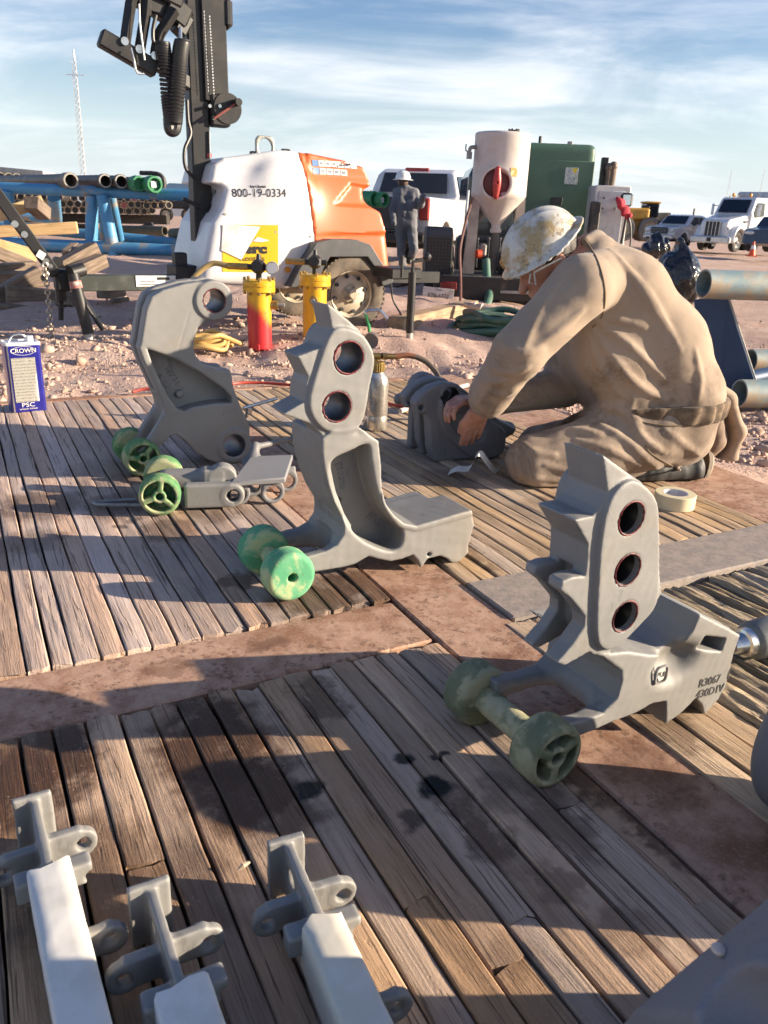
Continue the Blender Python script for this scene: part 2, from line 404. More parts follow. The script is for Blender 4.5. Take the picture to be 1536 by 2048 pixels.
def rock_field(name, pts, sizes, mat, label, seed=3):
    t = (1+5**.5)/2
    V0 = np.array([(-1, t, 0), (1, t, 0), (-1, -t, 0), (1, -t, 0), (0, -1, t), (0, 1, t), (0, -1, -t), (0, 1, -t), (t, 0, -1), (t, 0, 1), (-t, 0, -1), (-t, 0, 1)])/1.9
    F0 = np.array([(0, 11, 5), (0, 5, 1), (0, 1, 7), (0, 7, 10), (0, 10, 11), (1, 5, 9), (5, 11, 4), (11, 10, 2), (10, 7, 6), (7, 1, 8), (3, 9, 4), (3, 4, 2), (3, 2, 6), (3, 6, 8), (3, 8, 9), (4, 9, 5), (2, 4, 11), (6, 2, 10), (8, 6, 7), (9, 8, 1)])
    r = np.random.RandomState(seed); n = len(pts)
    S = r.uniform(.55, 1.25, (n, 12, 1))*V0[None]*np.array(sizes)[:, None, None]*r.uniform(.6, 1.3, (n, 1, 3))
    th = r.uniform(0, 6.28, n); c, s = np.cos(th)[:, None], np.sin(th)[:, None]
    x, y = S[..., 0]*c-S[..., 1]*s, S[..., 0]*s+S[..., 1]*c
    V = np.stack([x, y, S[..., 2]*.75], -1)+np.array(pts)[:, None, :]
    Q = (F0[None]+12*np.arange(n)[:, None, None]).reshape(-1, 3)
    o = link(name, np_mesh(name, V.reshape(-1, 3), Q), mat, None, False); tag(o, label, 'gravel', None, 'stuff'); return o
def build_gravel():
    r = np.random.RandomState(11); n = 60000
    y = 3.2+np.abs(r.normal(0, 2.6, n)); x = -2.2-.15*y+r.uniform(0, 1, n)*(3.2+.7*y)
    a, b = x*MATC+y*MATS, -x*MATS+y*MATC; d = np.maximum(b-MAT_B1, a-MAT_A1)
    ok = (d > .04) & (y < 11) & (np.sin(x*2.1+1)*np.sin(y*1.7)+np.sin(x*.9-y*1.3) > -0.7+r.uniform(-1.1, .5, n))
    s = np.minimum(.0055+r.exponential(.0068, n), .05)
    z = gz(x, y)+rough_noise(x, y)*np.clip((d-.03)/.25, 0, 1)+s*.22
    P = np.stack([x, y, z], 1)[ok][:9500]; S = s[ok][:9500]
    m = pm('pebble', (.50, .36, .28), .95, col2=(.36, .24, .18), vs=3, bs=60, bstr=.3)
    rock_field('gravel', P, S, m, 'loose pinkish gravel and clods scattered over the dirt')
build_gravel()
# ---- materials of the mat
def stain_mask(t, pos, spots, warp=.035):
    """blotches of oil with shapes of their own, in mat coordinates"""
    nz = t.n('ShaderNodeTexNoise', inp={'Scale': 16, 'Detail': 4, 'Roughness': .62}); t.L(pos, nz.inputs['Vector'])
    w = t.n('ShaderNodeVectorMath', operation='MULTIPLY_ADD'); t.L(nz.outputs['Color'], w.inputs[0]); w.inputs[1].default_value = (warp*4, warp*4, 0); w.inputs[2].default_value = (-warp*2, -warp*2, 0)
    p = t.n('ShaderNodeVectorMath', operation='ADD'); t.L(pos, p.inputs[0]); t.L(w.outputs[0], p.inputs[1]); acc = None
    for a, b, ra, rb, k in spots:
        s1 = t.n('ShaderNodeVectorMath', operation='SUBTRACT'); t.L(p.outputs[0], s1.inputs[0]); s1.inputs[1].default_value = (a, b, 0)
        s2 = t.n('ShaderNodeVectorMath', operation='MULTIPLY'); t.L(s1.outputs[0], s2.inputs[0]); s2.inputs[1].default_value = (1/ra, 1/rb, 0)
        s3 = t.n('ShaderNodeVectorMath', operation='LENGTH'); t.L(s2.outputs[0], s3.inputs[0])
        m = t.ramp(s3.outputs['Value'], .55, 1.12, k, 0)
        acc = m if acc is None else t.math('MAXIMUM', acc, m)
    return acc
def mat_pos(t):
    g = t.n('ShaderNodeNewGeometry').outputs['Position']
    r = t.n('ShaderNodeVectorRotate', rotation_type='Z_AXIS', inp={'Angle': -MT}); t.L(g, r.inputs['Vector']); return r.outputs[0]
def spots(L): return [ab_px(x, y)+(ra, rb, k) for x, y, ra, rb, k in L]
WET = spots([(40, 1560, .11, .17, 1.), (115, 1510, .075, .13, 1.), (430, 1480, .12, .19, 1.), (480, 1570, .11, .15, .95), (390, 1400, .05, .10, .9), (560, 1600, .07, .12, .75), (640, 1400, .05, .10, .7), (170, 1760, .12, .16, .72), (330, 1800, .12, .13, .6),
    (950, 1650, .04, .10, .7), (1120, 1640, .05, .10, .62), (1270, 1620, .035, .16, .9), (1180, 1560, .05, .10, .85), (1010, 1590, .05, .08, .5), (1250, 1850, .05, .05, .45), (1100, 1760, .03, .05, .5), (1020, 1900, .05, .04, .35),
    (620, 1200, .12, .10, .85), (720, 1180, .10, .16, .9), (830, 1120, .06, .12, .8), (470, 1165, .05, .05, .7), (80, 1010, .16, .15, .72), (230, 1010, .13, .14, .62), (340, 1060, .10, .10, .60), (420, 1020, .10, .14, .55), (300, 950, .2, .08, .6), (60, 1080, .12, .10, .5), (200, 950, .15, .2, .3),
    (640, 930, .1, .25, .4), (900, 960, .1, .15, .5), (1330, 1450, .06, .1, .6), (950, 1110, .03, .12, .6), (1440, 960, .05, .05, .6), (1130, 1010, .2, .12, .35)])
OIL = spots([(618, 1580, .030, .026, 1), (872, 1573, .036, .027, 1), (806, 1516, .022, .018, .95), (880, 1511, .014, .011, .9), (826, 1642, .022, .026, .75), (1410, 1722, .022, .03, .9), (268, 1040, .03, .02, .5), (240, 1052, .02, .02, .6)])
def wood_mat(name, tone, old=False, dst=.2, sel=lambda a, b: True):
    t = NT(name); oc = t.n('ShaderNodeTexCoord').outputs['Object']; rn = t.rnd()
    off = t.n('ShaderNodeVectorMath', operation='ADD'); t.L(oc, off.inputs[0]); cx = t.n('ShaderNodeCombineXYZ'); t.L(t.math('MULTIPLY', rn, 37.0), cx.inputs[0]); t.L(t.math('MULTIPLY', rn, 91.0), cx.inputs[1]); t.L(cx.outputs[0], off.inputs[1])
    def st(s):
        m = t.n('ShaderNodeMapping', inp={'Scale': s}); t.L(off.outputs[0], m.inputs[0]); return m.outputs[0]
    fine = t.noise(st((420, 9, 200)), 1, 2, .6, .6); mid = t.noise(st((130, 4.5, 60)), 1, 4, .65, 1.2); broad = t.noise(st((22, 3.0, 20)), 1, 3, .6, .8)
    crack = t.ramp(t.noise(st((85, 2.2, 40)), 1, 3, .55, 1.6), .61, .66); speck = t.noise(st((500, 300, 300)), 1, 2)
    chip = t.ramp(t.noise(st((60, 22, 40)), 1, 4, .7, .8), .62, .70)
    d0, d1, d2 = tone
    k = t.mix(t.ramp(broad, .35, .68), d0, d1); k = t.mix(t.ramp(mid, .46, .70, 0, .75), k, d2); k = t.mix(t.math('MULTIPLY', t.ramp(fine, .5, .72), .40), k, tuple(x*.5 for x in d2))
    hv = t.n('ShaderNodeHueSaturation'); t.L(k, hv.inputs['Color']); t.L(t.math('ADD', t.math('MULTIPLY', rn, .5), .72), hv.inputs['Value']); t.L(t.math('ADD', t.math('MULTIPLY', t.math('FRACT', t.math('MULTIPLY', rn, 7.3)), .5), .72), hv.inputs['Saturation']); k = hv.outputs[0]
    mp = mat_pos(t)
    dust = t.math('MULTIPLY', t.ramp(t.noise(mp, 5.5, 3, .6), .45, .70), t.ramp(speck, .35, .65, .35, .9)); k = t.mix(t.math('MULTIPLY', dust, dst), k, (.53, .375, .275))
    wet = stain_mask(t, mp, [q for q in WET if sel(q[0], q[1])] or WET[:1])
    brk = t.ramp(t.noise(mp, 11, 4, .7), .26, .48); wet = t.math('MULTIPLY', wet, t.math('ADD', t.math('MULTIPLY', brk, .6), .4))
    k = t.mix(wet, k, t.mix(mid, (.105, .054, .031), (.052, .028, .017)))
    oil = stain_mask(t, mp, [q for q in OIL if sel(q[0], q[1])] or OIL[:1], .016); k = t.mix(oil, k, (.011, .009, .008))
    k = t.mix(t.math('MULTIPLY', crack, .6), k, (.07, .045, .032)); k = t.mix(t.math('MULTIPLY', chip, .3), k, tuple(x*.5 for x in d1))
    sp2 = t.math('MULTIPLY', t.ramp(t.noise(mp, 330, 2, .5), .68, .73), t.ramp(t.noise(mp, 7, 3), .45, .6)); k = t.mix(t.math('MULTIPLY', sp2, .7), k, (.6, .5, .42))
    rg = t.math('SUBTRACT', .88, t.math('ADD', t.math('MULTIPLY', wet, .30), t.math('MULTIPLY', oil, .45)))
    h = t.math('ADD', t.math('MULTIPLY', fine, .25), t.math('ADD', t.math('MULTIPLY', mid, .75), t.math('MULTIPLY', broad, .15)))
    h = t.math('SUBTRACT', h, t.math('ADD', t.math('MULTIPLY', crack, .8), t.math('MULTIPLY', chip, .3)))
    b = t.bump(h, 1.0, (.0022 if not old else .012))
    b = t.bump(t.noise(mp, 260, 3, .6), .35, .002, b)
    return t.set(Base_Color=k, Roughness=rg, Normal=b, Specular_IOR_Level=.25)
TONE = ((.54, .395, .31), (.47, .335, .255), (.39, .27, .20))
WOOD = wood_mat('weathered_wood', TONE, dst=.8, sel=lambda a, b: b > 1.4 and a < 1.0)
WOODL = wood_mat('weathered_wood_front', ((.52, .36, .245), (.435, .295, .195), (.34, .225, .145)), dst=.45, sel=lambda a, b: b < 1.4 and a < .86)
WOOD2 = wood_mat('weathered_wood_tan', ((.52, .38, .25), (.44, .315, .20), (.32, .22, .135)), dst=.5, sel=lambda a, b: a > .95)
WOODO = wood_mat('split_grey_wood', ((.50, .40, .27), (.40, .31, .20), (.20, .14, .085)), True, sel=lambda a, b: a > 1.1 and b < 1.3)
def sand_steel(name, bare):
    t = NT(name); mp = mat_pos(t)
    n1 = t.noise(mp, 3.2, 5, .6, .4); n2 = t.noise(mp, 26, 7, .65); n3 = t.noise(mp, 170, 4, .6)
    k = t.mix(t.ramp(n2, .4, .65), (.47, .30, .21), (.36, .21, .14))
    rust = t.ramp(t.noise(mp, 5.0, 5, .66), .46, .64); k = t.mix(t.math('MULTIPLY', rust, .85), k, (.24, .115, .065))
    steel = t.mix(t.ramp(n2, .4, .6), (.25, .22, .195), (.33, .275, .235))
    bf = t.ramp(n1, .62-bare, .78-bare); k = t.mix(bf, k, steel)
    vo = t.n('ShaderNodeTexVoronoi', inp={'Scale': 46, 'Randomness': 1.0}); 
    wv = t.n('ShaderNodeVectorMath', operation='ADD'); t.L(mp, wv.inputs[0]); nn = t.n('ShaderNodeTexNoise', inp={'Scale': 40, 'Detail': 3}); t.L(mp, nn.inputs['Vector']); sc = t.n('ShaderNodeVectorMath', operation='SCALE', inp={'Scale': .055}); t.L(nn.outputs['Color'], sc.inputs[0]); t.L(sc.outputs[0], wv.inputs[1]); t.L(wv.outputs[0], vo.inputs['Vector'])
    drop = t.math('MULTIPLY', t.ramp(vo.outputs['Distance'], .18, .55, 1, 0), t.ramp(t.noise(mp, 6, 4, .6), .40, .52)); drop = t.math('MULTIPLY', drop, t.ramp(n3, .35, .6, .1, 1)); drop = t.math('MULTIPLY', drop, t.math('SUBTRACT', 1.0, t.math('MULTIPLY', bf, .8)))
    k = t.mix(t.math('MULTIPLY', drop, .9), k, (.12, .058, .036))
    k = t.mix(t.math('MULTIPLY', t.ramp(n3, .5, .7), .3), k, (.60, .44, .34))
    oil = stain_mask(t, mp, spots([(540, 1285, .05, .03, .7), (330, 1330, .06, .03, .5), (1300, 1540, .08, .1, .5), (640, 1215, .05, .03, .6)])); k = t.mix(oil, k, (.14, .07, .045))
    b = t.bump(t.math('ADD', t.math('ADD', n2, t.math('MULTIPLY', n3, .5)), t.math('MULTIPLY', drop, -.08)), .5, .0022)
    return t.set(Base_Color=k, Roughness=t.math('SUBTRACT', .92, t.math('MULTIPLY', bf, .22)), Normal=b, Specular_IOR_Level=.3)
SAND1 = sand_steel('sandy_steel', .02); SAND2 = sand_steel('bare_steel_plate', .42)
SOIL = pm('packed_soil', (.11, .07, .05), .95, col2=(.06, .04, .03), vs=8, bs=30)
MATROOT = empty('rig_mat', (0, 0, 0), MT, 'timber and steel rig mat of weathered planks laid on the dirt', 'mat')
def plank(a0, a1, b0, b1, z=0.0, mat=None, gn=0.0, th=.07, seg=None):
    L = b1-b0; W = a1-a0; n = seg or max(6, int(L/.09)); r = RNG
    prof = [(-.5, -th), (-.5, -.003), (-.5+.0025/W, -.0005), (-.2, 0), (.2, 0), (.5-.0025/W, -.0005), (.5, -.003), (.5, -th)]
    if gn: prof = [(-.5, -th), (-.5, -.008)]+[(-.5+k/10, 0) for k in range(1, 10)]+[(.5, -.008), (.5, -th)]; n = max(n, int(L/.025))
    m = len(prof); vs = []; ph = r.uniform(0, 6, 6); tilt = r.normal(0, .0006); bow = r.normal(0, .0012)
    e0 = r.normal(0, .004, m); e1 = r.normal(0, .004, m)
    for j in range(n+1):
        t = j/n; y = -L/2+L*t
        for i, (px, pz) in enumerate(prof):
            top = pz > -.03
            wob = .0011*sin(y*9+ph[0])+.0007*sin(y*31+ph[1]); x = px*W+(wob if abs(px) > .4 else 0)
            zz = pz+(tilt*px*2+bow*sin(pi*t)+.0007*sin(y*14+ph[2])+r.normal(0, .0005) if top else 0)
            if top and j in (0, n): zz -= .003
            yy = y+(e0[i] if j == 0 else e1[i] if j == n else 0)
            if gn and top: zz += gn*(sin(x*210+ph[3]+2.2*sin(y*11+ph[4]))*.5+.7*sin(y*17+ph[5]+x*60)*sin(y*5.3+ph[1])+r.normal(0, .25))
            vs.append((x, yy, zz))
    fs = [(j*m+i, j*m+i+1, (j+1)*m+i+1, (j+1)*m+i) for j in range(n) for i in range(m-1)]+[tuple(range(m-1, -1, -1)), tuple(n*m+i for i in range(m))]
    me = bpy.data.meshes.new('plank'); me.from_pydata(vs, [], [f[::-1] if len(f) == 4 else f for f in fs]); me.update()
    o = link('plank', me, mat or WOOD, MATROOT, bool(gn), 40); o.location = ((a0+a1)/2, (b0+b1)/2, z); return o
def deck(a0, a1, b0, b1, pitch, mat, gap=.0040, joints=(), zj=.0012, gn=0, wv=.06):
    n = max(1, round((a1-a0)/pitch)); ws = np.array([1+RNG.normal(0, wv) for _ in range(n)]); ws = ws/ws.sum()*(a1-a0); a = a0; jt = dict(joints)
    for k, w in enumerate(ws):
        g0 = gap*(.7+.6*RNG.rand()); z = RNG.normal(0, zj); cuts = [b0+RNG.uniform(0, .008)]+[c for q, c in joints if q == k]+[b1-RNG.uniform(.002, .016)]
        for c0, c1 in zip(cuts[:-1], cuts[1:]): plank(a+g0/2, a+w-g0/2, c0, c1-.003, z+RNG.normal(0, .001), mat, gn)
        a += w
BT0, BT1 = 1.287, 1.486
deck(-.82, -.032, BT1+.002, 3.86, .049, WOOD)
deck(-.028, .822, BT1+.002, 3.86, .0495, WOOD)
deck(1.034, 2.15, BT1+.004, 3.86, .0475, WOOD2)
deck(-.78, .820, .05, BT0-.004, .0516, WOODL, gap=.0048, joints=((23, .687), (29, .746), (25, .60), (30, .524), (24, .555), (17, .90), (12, .78)))
deck(1.0, 1.20, .1, BT0-.006, .058, WOOD2, gap=.005)
deck(1.20, 2.15, .1, BT0-.006, .075, WOODO, gap=.008, gn=.0042)
def slab(a0, a1, b0, b1, z1, mat, th=.05, name='steel_beam'):
    m = MB(); m.bbox(((a0+a1)/2, (b0+b1)/2, z1-th/2), (a1-a0, b1-b0, th), .004); return m.build(name, mat, MATROOT, True, 30)
slab(-.85, .818, BT0, BT1-.003, -.007, SAND1); slab(.828, 1.026, .05, 3.92, -.005, SAND1); slab(1.030, 2.30, BT0, BT1, .003, SAND2)
slab(2.155, 2.50, BT1+.004, 3.92, -.006, SAND1); slab(2.155, 2.50, .1, BT0-.004, -.006, SAND1)
slab(-.85, .823, 3.865, 3.93, -.004, SAND1); slab(1.03, 2.15, 3.865, 3.93, -.004, SAND1)
b_ = MB(); b_.box((.8, 1.9, -.10), (3.38, 4.0, .10)); b_.build('mat_base', SOIL, MATROOT, False)
# ================================================================== castings
def cast_mat(name, base, warm):
    t = NT(name); c = t.coord('Object')
    n1 = t.noise(c, 5, 4, .6, .3); n2 = t.noise(c, 45, 4, .6); n3 = t.noise(c, 480, 2, .7)
    k = t.mix(t.ramp(n1, .35, .65), base, tuple(x*.86 for x in base)); k = t.mix(t.math('MULTIPLY', t.ramp(n2, .52, .72), .14), k, warm)
    k = t.mix(t.math('MULTIPLY', t.ramp(n3, .45, .70), .22), k, tuple(x*.6 for x in base))
    k = t.mix(t.ramp(t.noise(c, 9, 4, .7), .64, .76, 0, .35), k, (.20, .17, .15))
    k = t.mix(t.ramp(t.noise(c, 3.2, 5, .65, .6), .50, .66, 0, .40), k, (base[0]*.98, base[1]*.84, base[2]*.68)); k = t.mix(t.ramp(t.noise(t.coord('Object', (1, 1, .3)), 30, 4, .7), .62, .70, 0, .5), k, tuple(x*.55 for x in base))
    pt = t.n('ShaderNodeNewGeometry').outputs['Pointiness']; k = t.mix(t.ramp(pt, .525, .60, 0, .55), k, tuple(min(1, x*1.55) for x in base))
    b = t.bump(n3, .5, .0010); b = t.bump(n2, .10, .003, b)
    return t.set(Base_Color=k, Roughness=.58, Metallic=.12, Normal=b, Specular_IOR_Level=.4)
CAST = cast_mat('blasted_cast_steel', (.262, .258, .246), (.31, .305, .285))
CASTD = cast_mat('darker_cast_steel', (.20, .20, .205), (.24, .24, .24))  # darker tone of the cast steel
BORE = pm('bore_steel', (.09, .09, .10), .40, .5, vs=20, bs=200, bstr=.15)
REDP = pm('red_grease', (.15, .006, .012), .6, 0, col2=(.05, .003, .006), vs=60, coat=0, bs=90, bstr=.5)
def roller_mat(name, c1, c2, dust):
    t = NT(name); c = t.coord('Object'); n = t.noise(c, 11, 6, .65, .4); n2 = t.noise(c, 60, 4, .6); n3 = t.noise(c, 300, 2)
    k = t.mix(t.ramp(n, .42, .60), c1, c2); k = t.mix(t.ramp(t.noise(c, 15, 5, .7, .6), .50, .60, 0, .85), k, dust); pt = t.n('ShaderNodeNewGeometry').outputs['Pointiness']; k = t.mix(t.math('MULTIPLY', t.ramp(pt, .51, .56), t.ramp(t.noise(c, 40, 3, .6), .40, .56)), k, tuple(x*1.1 for x in dust)); k = t.mix(t.math('MULTIPLY', t.ramp(n2, .60, .75), .6), k, (.16, .15, .10))
    return t.set(Base_Color=k, Roughness=.78, Normal=t.bump(t.math('ADD', n2, t.math('MULTIPLY', n3, .4)), .35, .003), Specular_IOR_Level=.3)
RG_B = roller_mat('mint_green_paint', (.09, .33, .17), (.15, .40, .22), (.42, .47, .25))
RG_C = roller_mat('dull_olive_green_paint', (.15, .17, .10), (.24, .25, .14), (.38, .36, .22))
RG_A = roller_mat('chipped_green_paint', (.08, .22, .09), (.19, .32, .13), (.36, .36, .21))
AXLE = pm('dark_axle', (.12, .12, .12), .5, .4, col2=(.2, .14, .1), vs=15)
def S(P, n=4): return spline(P, n, True)
def wheel_fn(r, t, spokes, hub=.011, wob=0):
    def f(X, Y, Z):                          # axis y, visible face at y=0
        R = np.sqrt(X*X+Z*Z); d = ext(R-r, Y, 0, t, .013)
        if spokes:
            ang = np.arctan2(Z, X); cut = np.full(d.shape, 9., np.float32)
            rr = np.maximum(np.maximum(R-(r-.014), .020-R), np.maximum(-.01-Y, Y-.042))
            w = (ang-wob)/(2*pi)*spokes; w = np.abs(w-np.round(w))*2*pi/spokes      # distance from spoke centre line
            sp = .0075-R*np.sin(np.minimum(w, 1.5)); side = np.broadcast_to(sp, d.shape)
            blk = np.cos(ang-wob-pi/spokes)*R  # keep one sector partly closed
            d = smax(d, -smax(np.maximum(rr, side), -(ang*0+9.), .002), .003)
        return smax(d, -(np.maximum(R-hub, np.maximum(-.01-Y, Y-.03))), .002)
    return f
def wheelset(parent, front, r, t, L, mat, spokes=0, wob=0, bar=.021, barmat=None, rot=0, backdir=None):
    """two wheels on a bar; 'front' = centre of near face in parent coordinates, axis along parent y"""
    x, y, z = front
    def wh(yy, flip, sp):
        o = solid('roller', wheel_fn(r, t, sp, wob=wob), (-r, 0, -r), (r, t, r), .0032, mat, parent); o.location = (x, yy, z); o.rotation_euler = (0, rot, pi if flip else 0); return o
    wh(y, False, spokes); wh(y+L, True, 0)
    m = MB(); m.cyl((x, y+t-.004, z), (x, y+L-t+.004, z), bar, n=20); m.build('axle', barmat or mat, parent)
def rim_grease(parent, pts, y, r=.0022, seed=0):
    rr = np.random.RandomState(seed); n = len(pts)
    P = [(p[0], y-.0005, p[1]) for p in pts]; m = MB(); m.tube(P+[P[0]], [r*(.35+1.0*abs(sin(i*1.7+seed))+.5*rr.rand()) for i in range(n+1)], 6); return m.build('grease_ring', REDP, parent)
def circ(cx, cz, r, n=28): return [(cx+r*cos(2*pi*i/n), cz+r*sin(2*pi*i/n)) for i in range(n)]
def bore(parent, cx, cz, r, y0, y1, mat=None):
    m = MB(); m.lathe((cx, y0, cz), (cx, y1, cz), [(r+.0006, 0.01), (r-.0007, .03), (r-.0007, .97), (r+.0006, .99)], 36); me = m.mesh('bore'); me.flip_normals(); return link('bore', me, mat or BORE, parent)
# ------------------------------------------------------------------ middle jaw
PB = Plane((-.214, 1.684), 30)
def jaw_middle():
    R = empty('tong_jaw', PB.o, PB.ang, 'grey cast jaw with two red-rimmed holes and mint green rollers, middle of the mat', 'tong jaw', 'blasted tong jaws on the mat')
    Z, s = (450, 580), 2.954; P = lambda L, d=0.: PB.pts(L, Z, s, d)
    stad = S(P([(700, 222), (820, 270), (885, 400), (860, 560), (810, 790), (700, 848), (570, 815), (498, 680), (545, 470), (620, 270)]))
    up = P([(603, 80), (640, 105), (700, 155), (800, 240), (850, 420), (800, 800), (840, 860), (590, 900), (565, 850), (500, 790), (345, 735), (470, 662), (476, 560), (492, 515), (430, 393), (552, 348), (600, 320), (634, 240)], .008)
    low = P([(575, 880), (574, 960), (585, 1050), (610, 1150), (650, 1260), (695, 1340), (707, 1400), (700, 1450), (660, 1510), (600, 1545), (400, 1600), (420, 1690), (515, 1670), (700, 1640), (770, 1620), (850, 1575), (900, 1590), (980, 1605), (1050, 1590), (1110, 1566), (1140, 1600), (1160, 1645), (1200, 1590), (1270, 1572), (1315, 1590), (1360, 1632), (1440, 1555), (1440, 1500), (1475, 1390), (1455, 1300), (1130, 1395), (1050, 1380), (980, 1320), (940, 1250), (930, 1180), (925, 1050), (910, 895), (860, 860), (800, 810), (640, 830)])
    pk = S(P([(622, 1060), (650, 1000), (740, 955), (845, 915), (862, 1000), (880, 1110), (905, 1210), (950, 1310), (1010, 1390), (1050, 1430), (1045, 1500), (1010, 1535), (960, 1540), (850, 1500), (760, 1430), (690, 1330), (645, 1200)]))
    h1 = P([(732, 400)])[0]; h2 = P([(662, 690)])[0]; hw = P([(752, 1300)])[0]; hs = P([(1207, 1563)])[0]; D = .175
    plat = P([(930, 1190), (950, 1265), (1000, 1335), (1060, 1380), (1130, 1396), (1457, 1302), (1462, 1330), (1130, 1425), (1020, 1400), (920, 1290)])
    def f(X, Y, Zz):
        p_st, p_up, p_lo, p_pk, p_pl = (sd_poly(q, X, Zz) for q in (stad, up, low, pk, plat))
        d = smin(ext(p_up, Y, .008, .090, .002), ext(p_st, Y, .0, .114, .004), .005)
        d = smin(d, ext(p_lo, Y, .0, D, .0025), .005)
        d = smin(d, ext(p_pl, Y, -.002, .205, .002), .004)
        pocket = np.minimum(ext(p_pk, Y, -.05, .074), ext(p_pk, Y, .100, .3)); d = smax(d, -pocket, .009)
        a0, a1 = P([(660, 1300)])[0], None
        fork = sd_box(X, Y, Zz, (h2[0]-.125, D/2, .045), (.30, .105, .20), .045); d = smax(d, -fork, .02); d = smin(d, ext(sd_poly(P([(590, 880), (585, 1000), (612, 1150), (655, 1260), (700, 1345), (708, 1400), (690, 1460), (740, 1450), (760, 1400), (720, 1330), (670, 1200), (640, 1060), (640, 900)]), X, Zz), Y, .01, D-.01, .006), .012)
        d = smax(d, -sd_box(X, Y, Zz, (.515, .17, .14), (.10, .07, .2), .01), .006)
        for (cx, cz), r in ((h1, .0355), (h2, .034), (hw, .0085), (hs, .0055)): d = smax(d, -(np.sqrt((X-cx)**2+(Zz-cz)**2)-r), .002)
        top = sd_cone(X, Y, Zz, (h2[0]+.055, .03, h2[1]-.062), (h2[0]+.075, .15, h2[1]-.075), .024, .024); d = smax(d, -top, .012)
        d = smax(d, -(Zz-.0), .002)
        return d+.0003*vnoise(X, Y, Zz, 60, 3)
    solid('body', f, (-.06, -.01, 0), (.56, .215, .69), .0032, CAST, R)
    for i, (c, r) in enumerate(((h1, .0355), (h2, .034))):
        bore(R, c[0], c[1], r, .004, .111); rim_grease(R, circ(c[0], c[1], r+.0003), 0.0006, .0015, i)
    wheelset(R, (-.005, -.03, .061), .060, .062, .215, RG_B, 0)
    text_mesh('casting_letters', 'PUB', .030, CASTD, R, (.262, .0735, .125), (pi/2, radians(40), 0), .0022)
    text_mesh('casting_letters', 'E10326', .024, CASTD, R, (.165, .0735, .255), (pi/2, radians(78), 0), .0022)
    return R
jaw_middle()
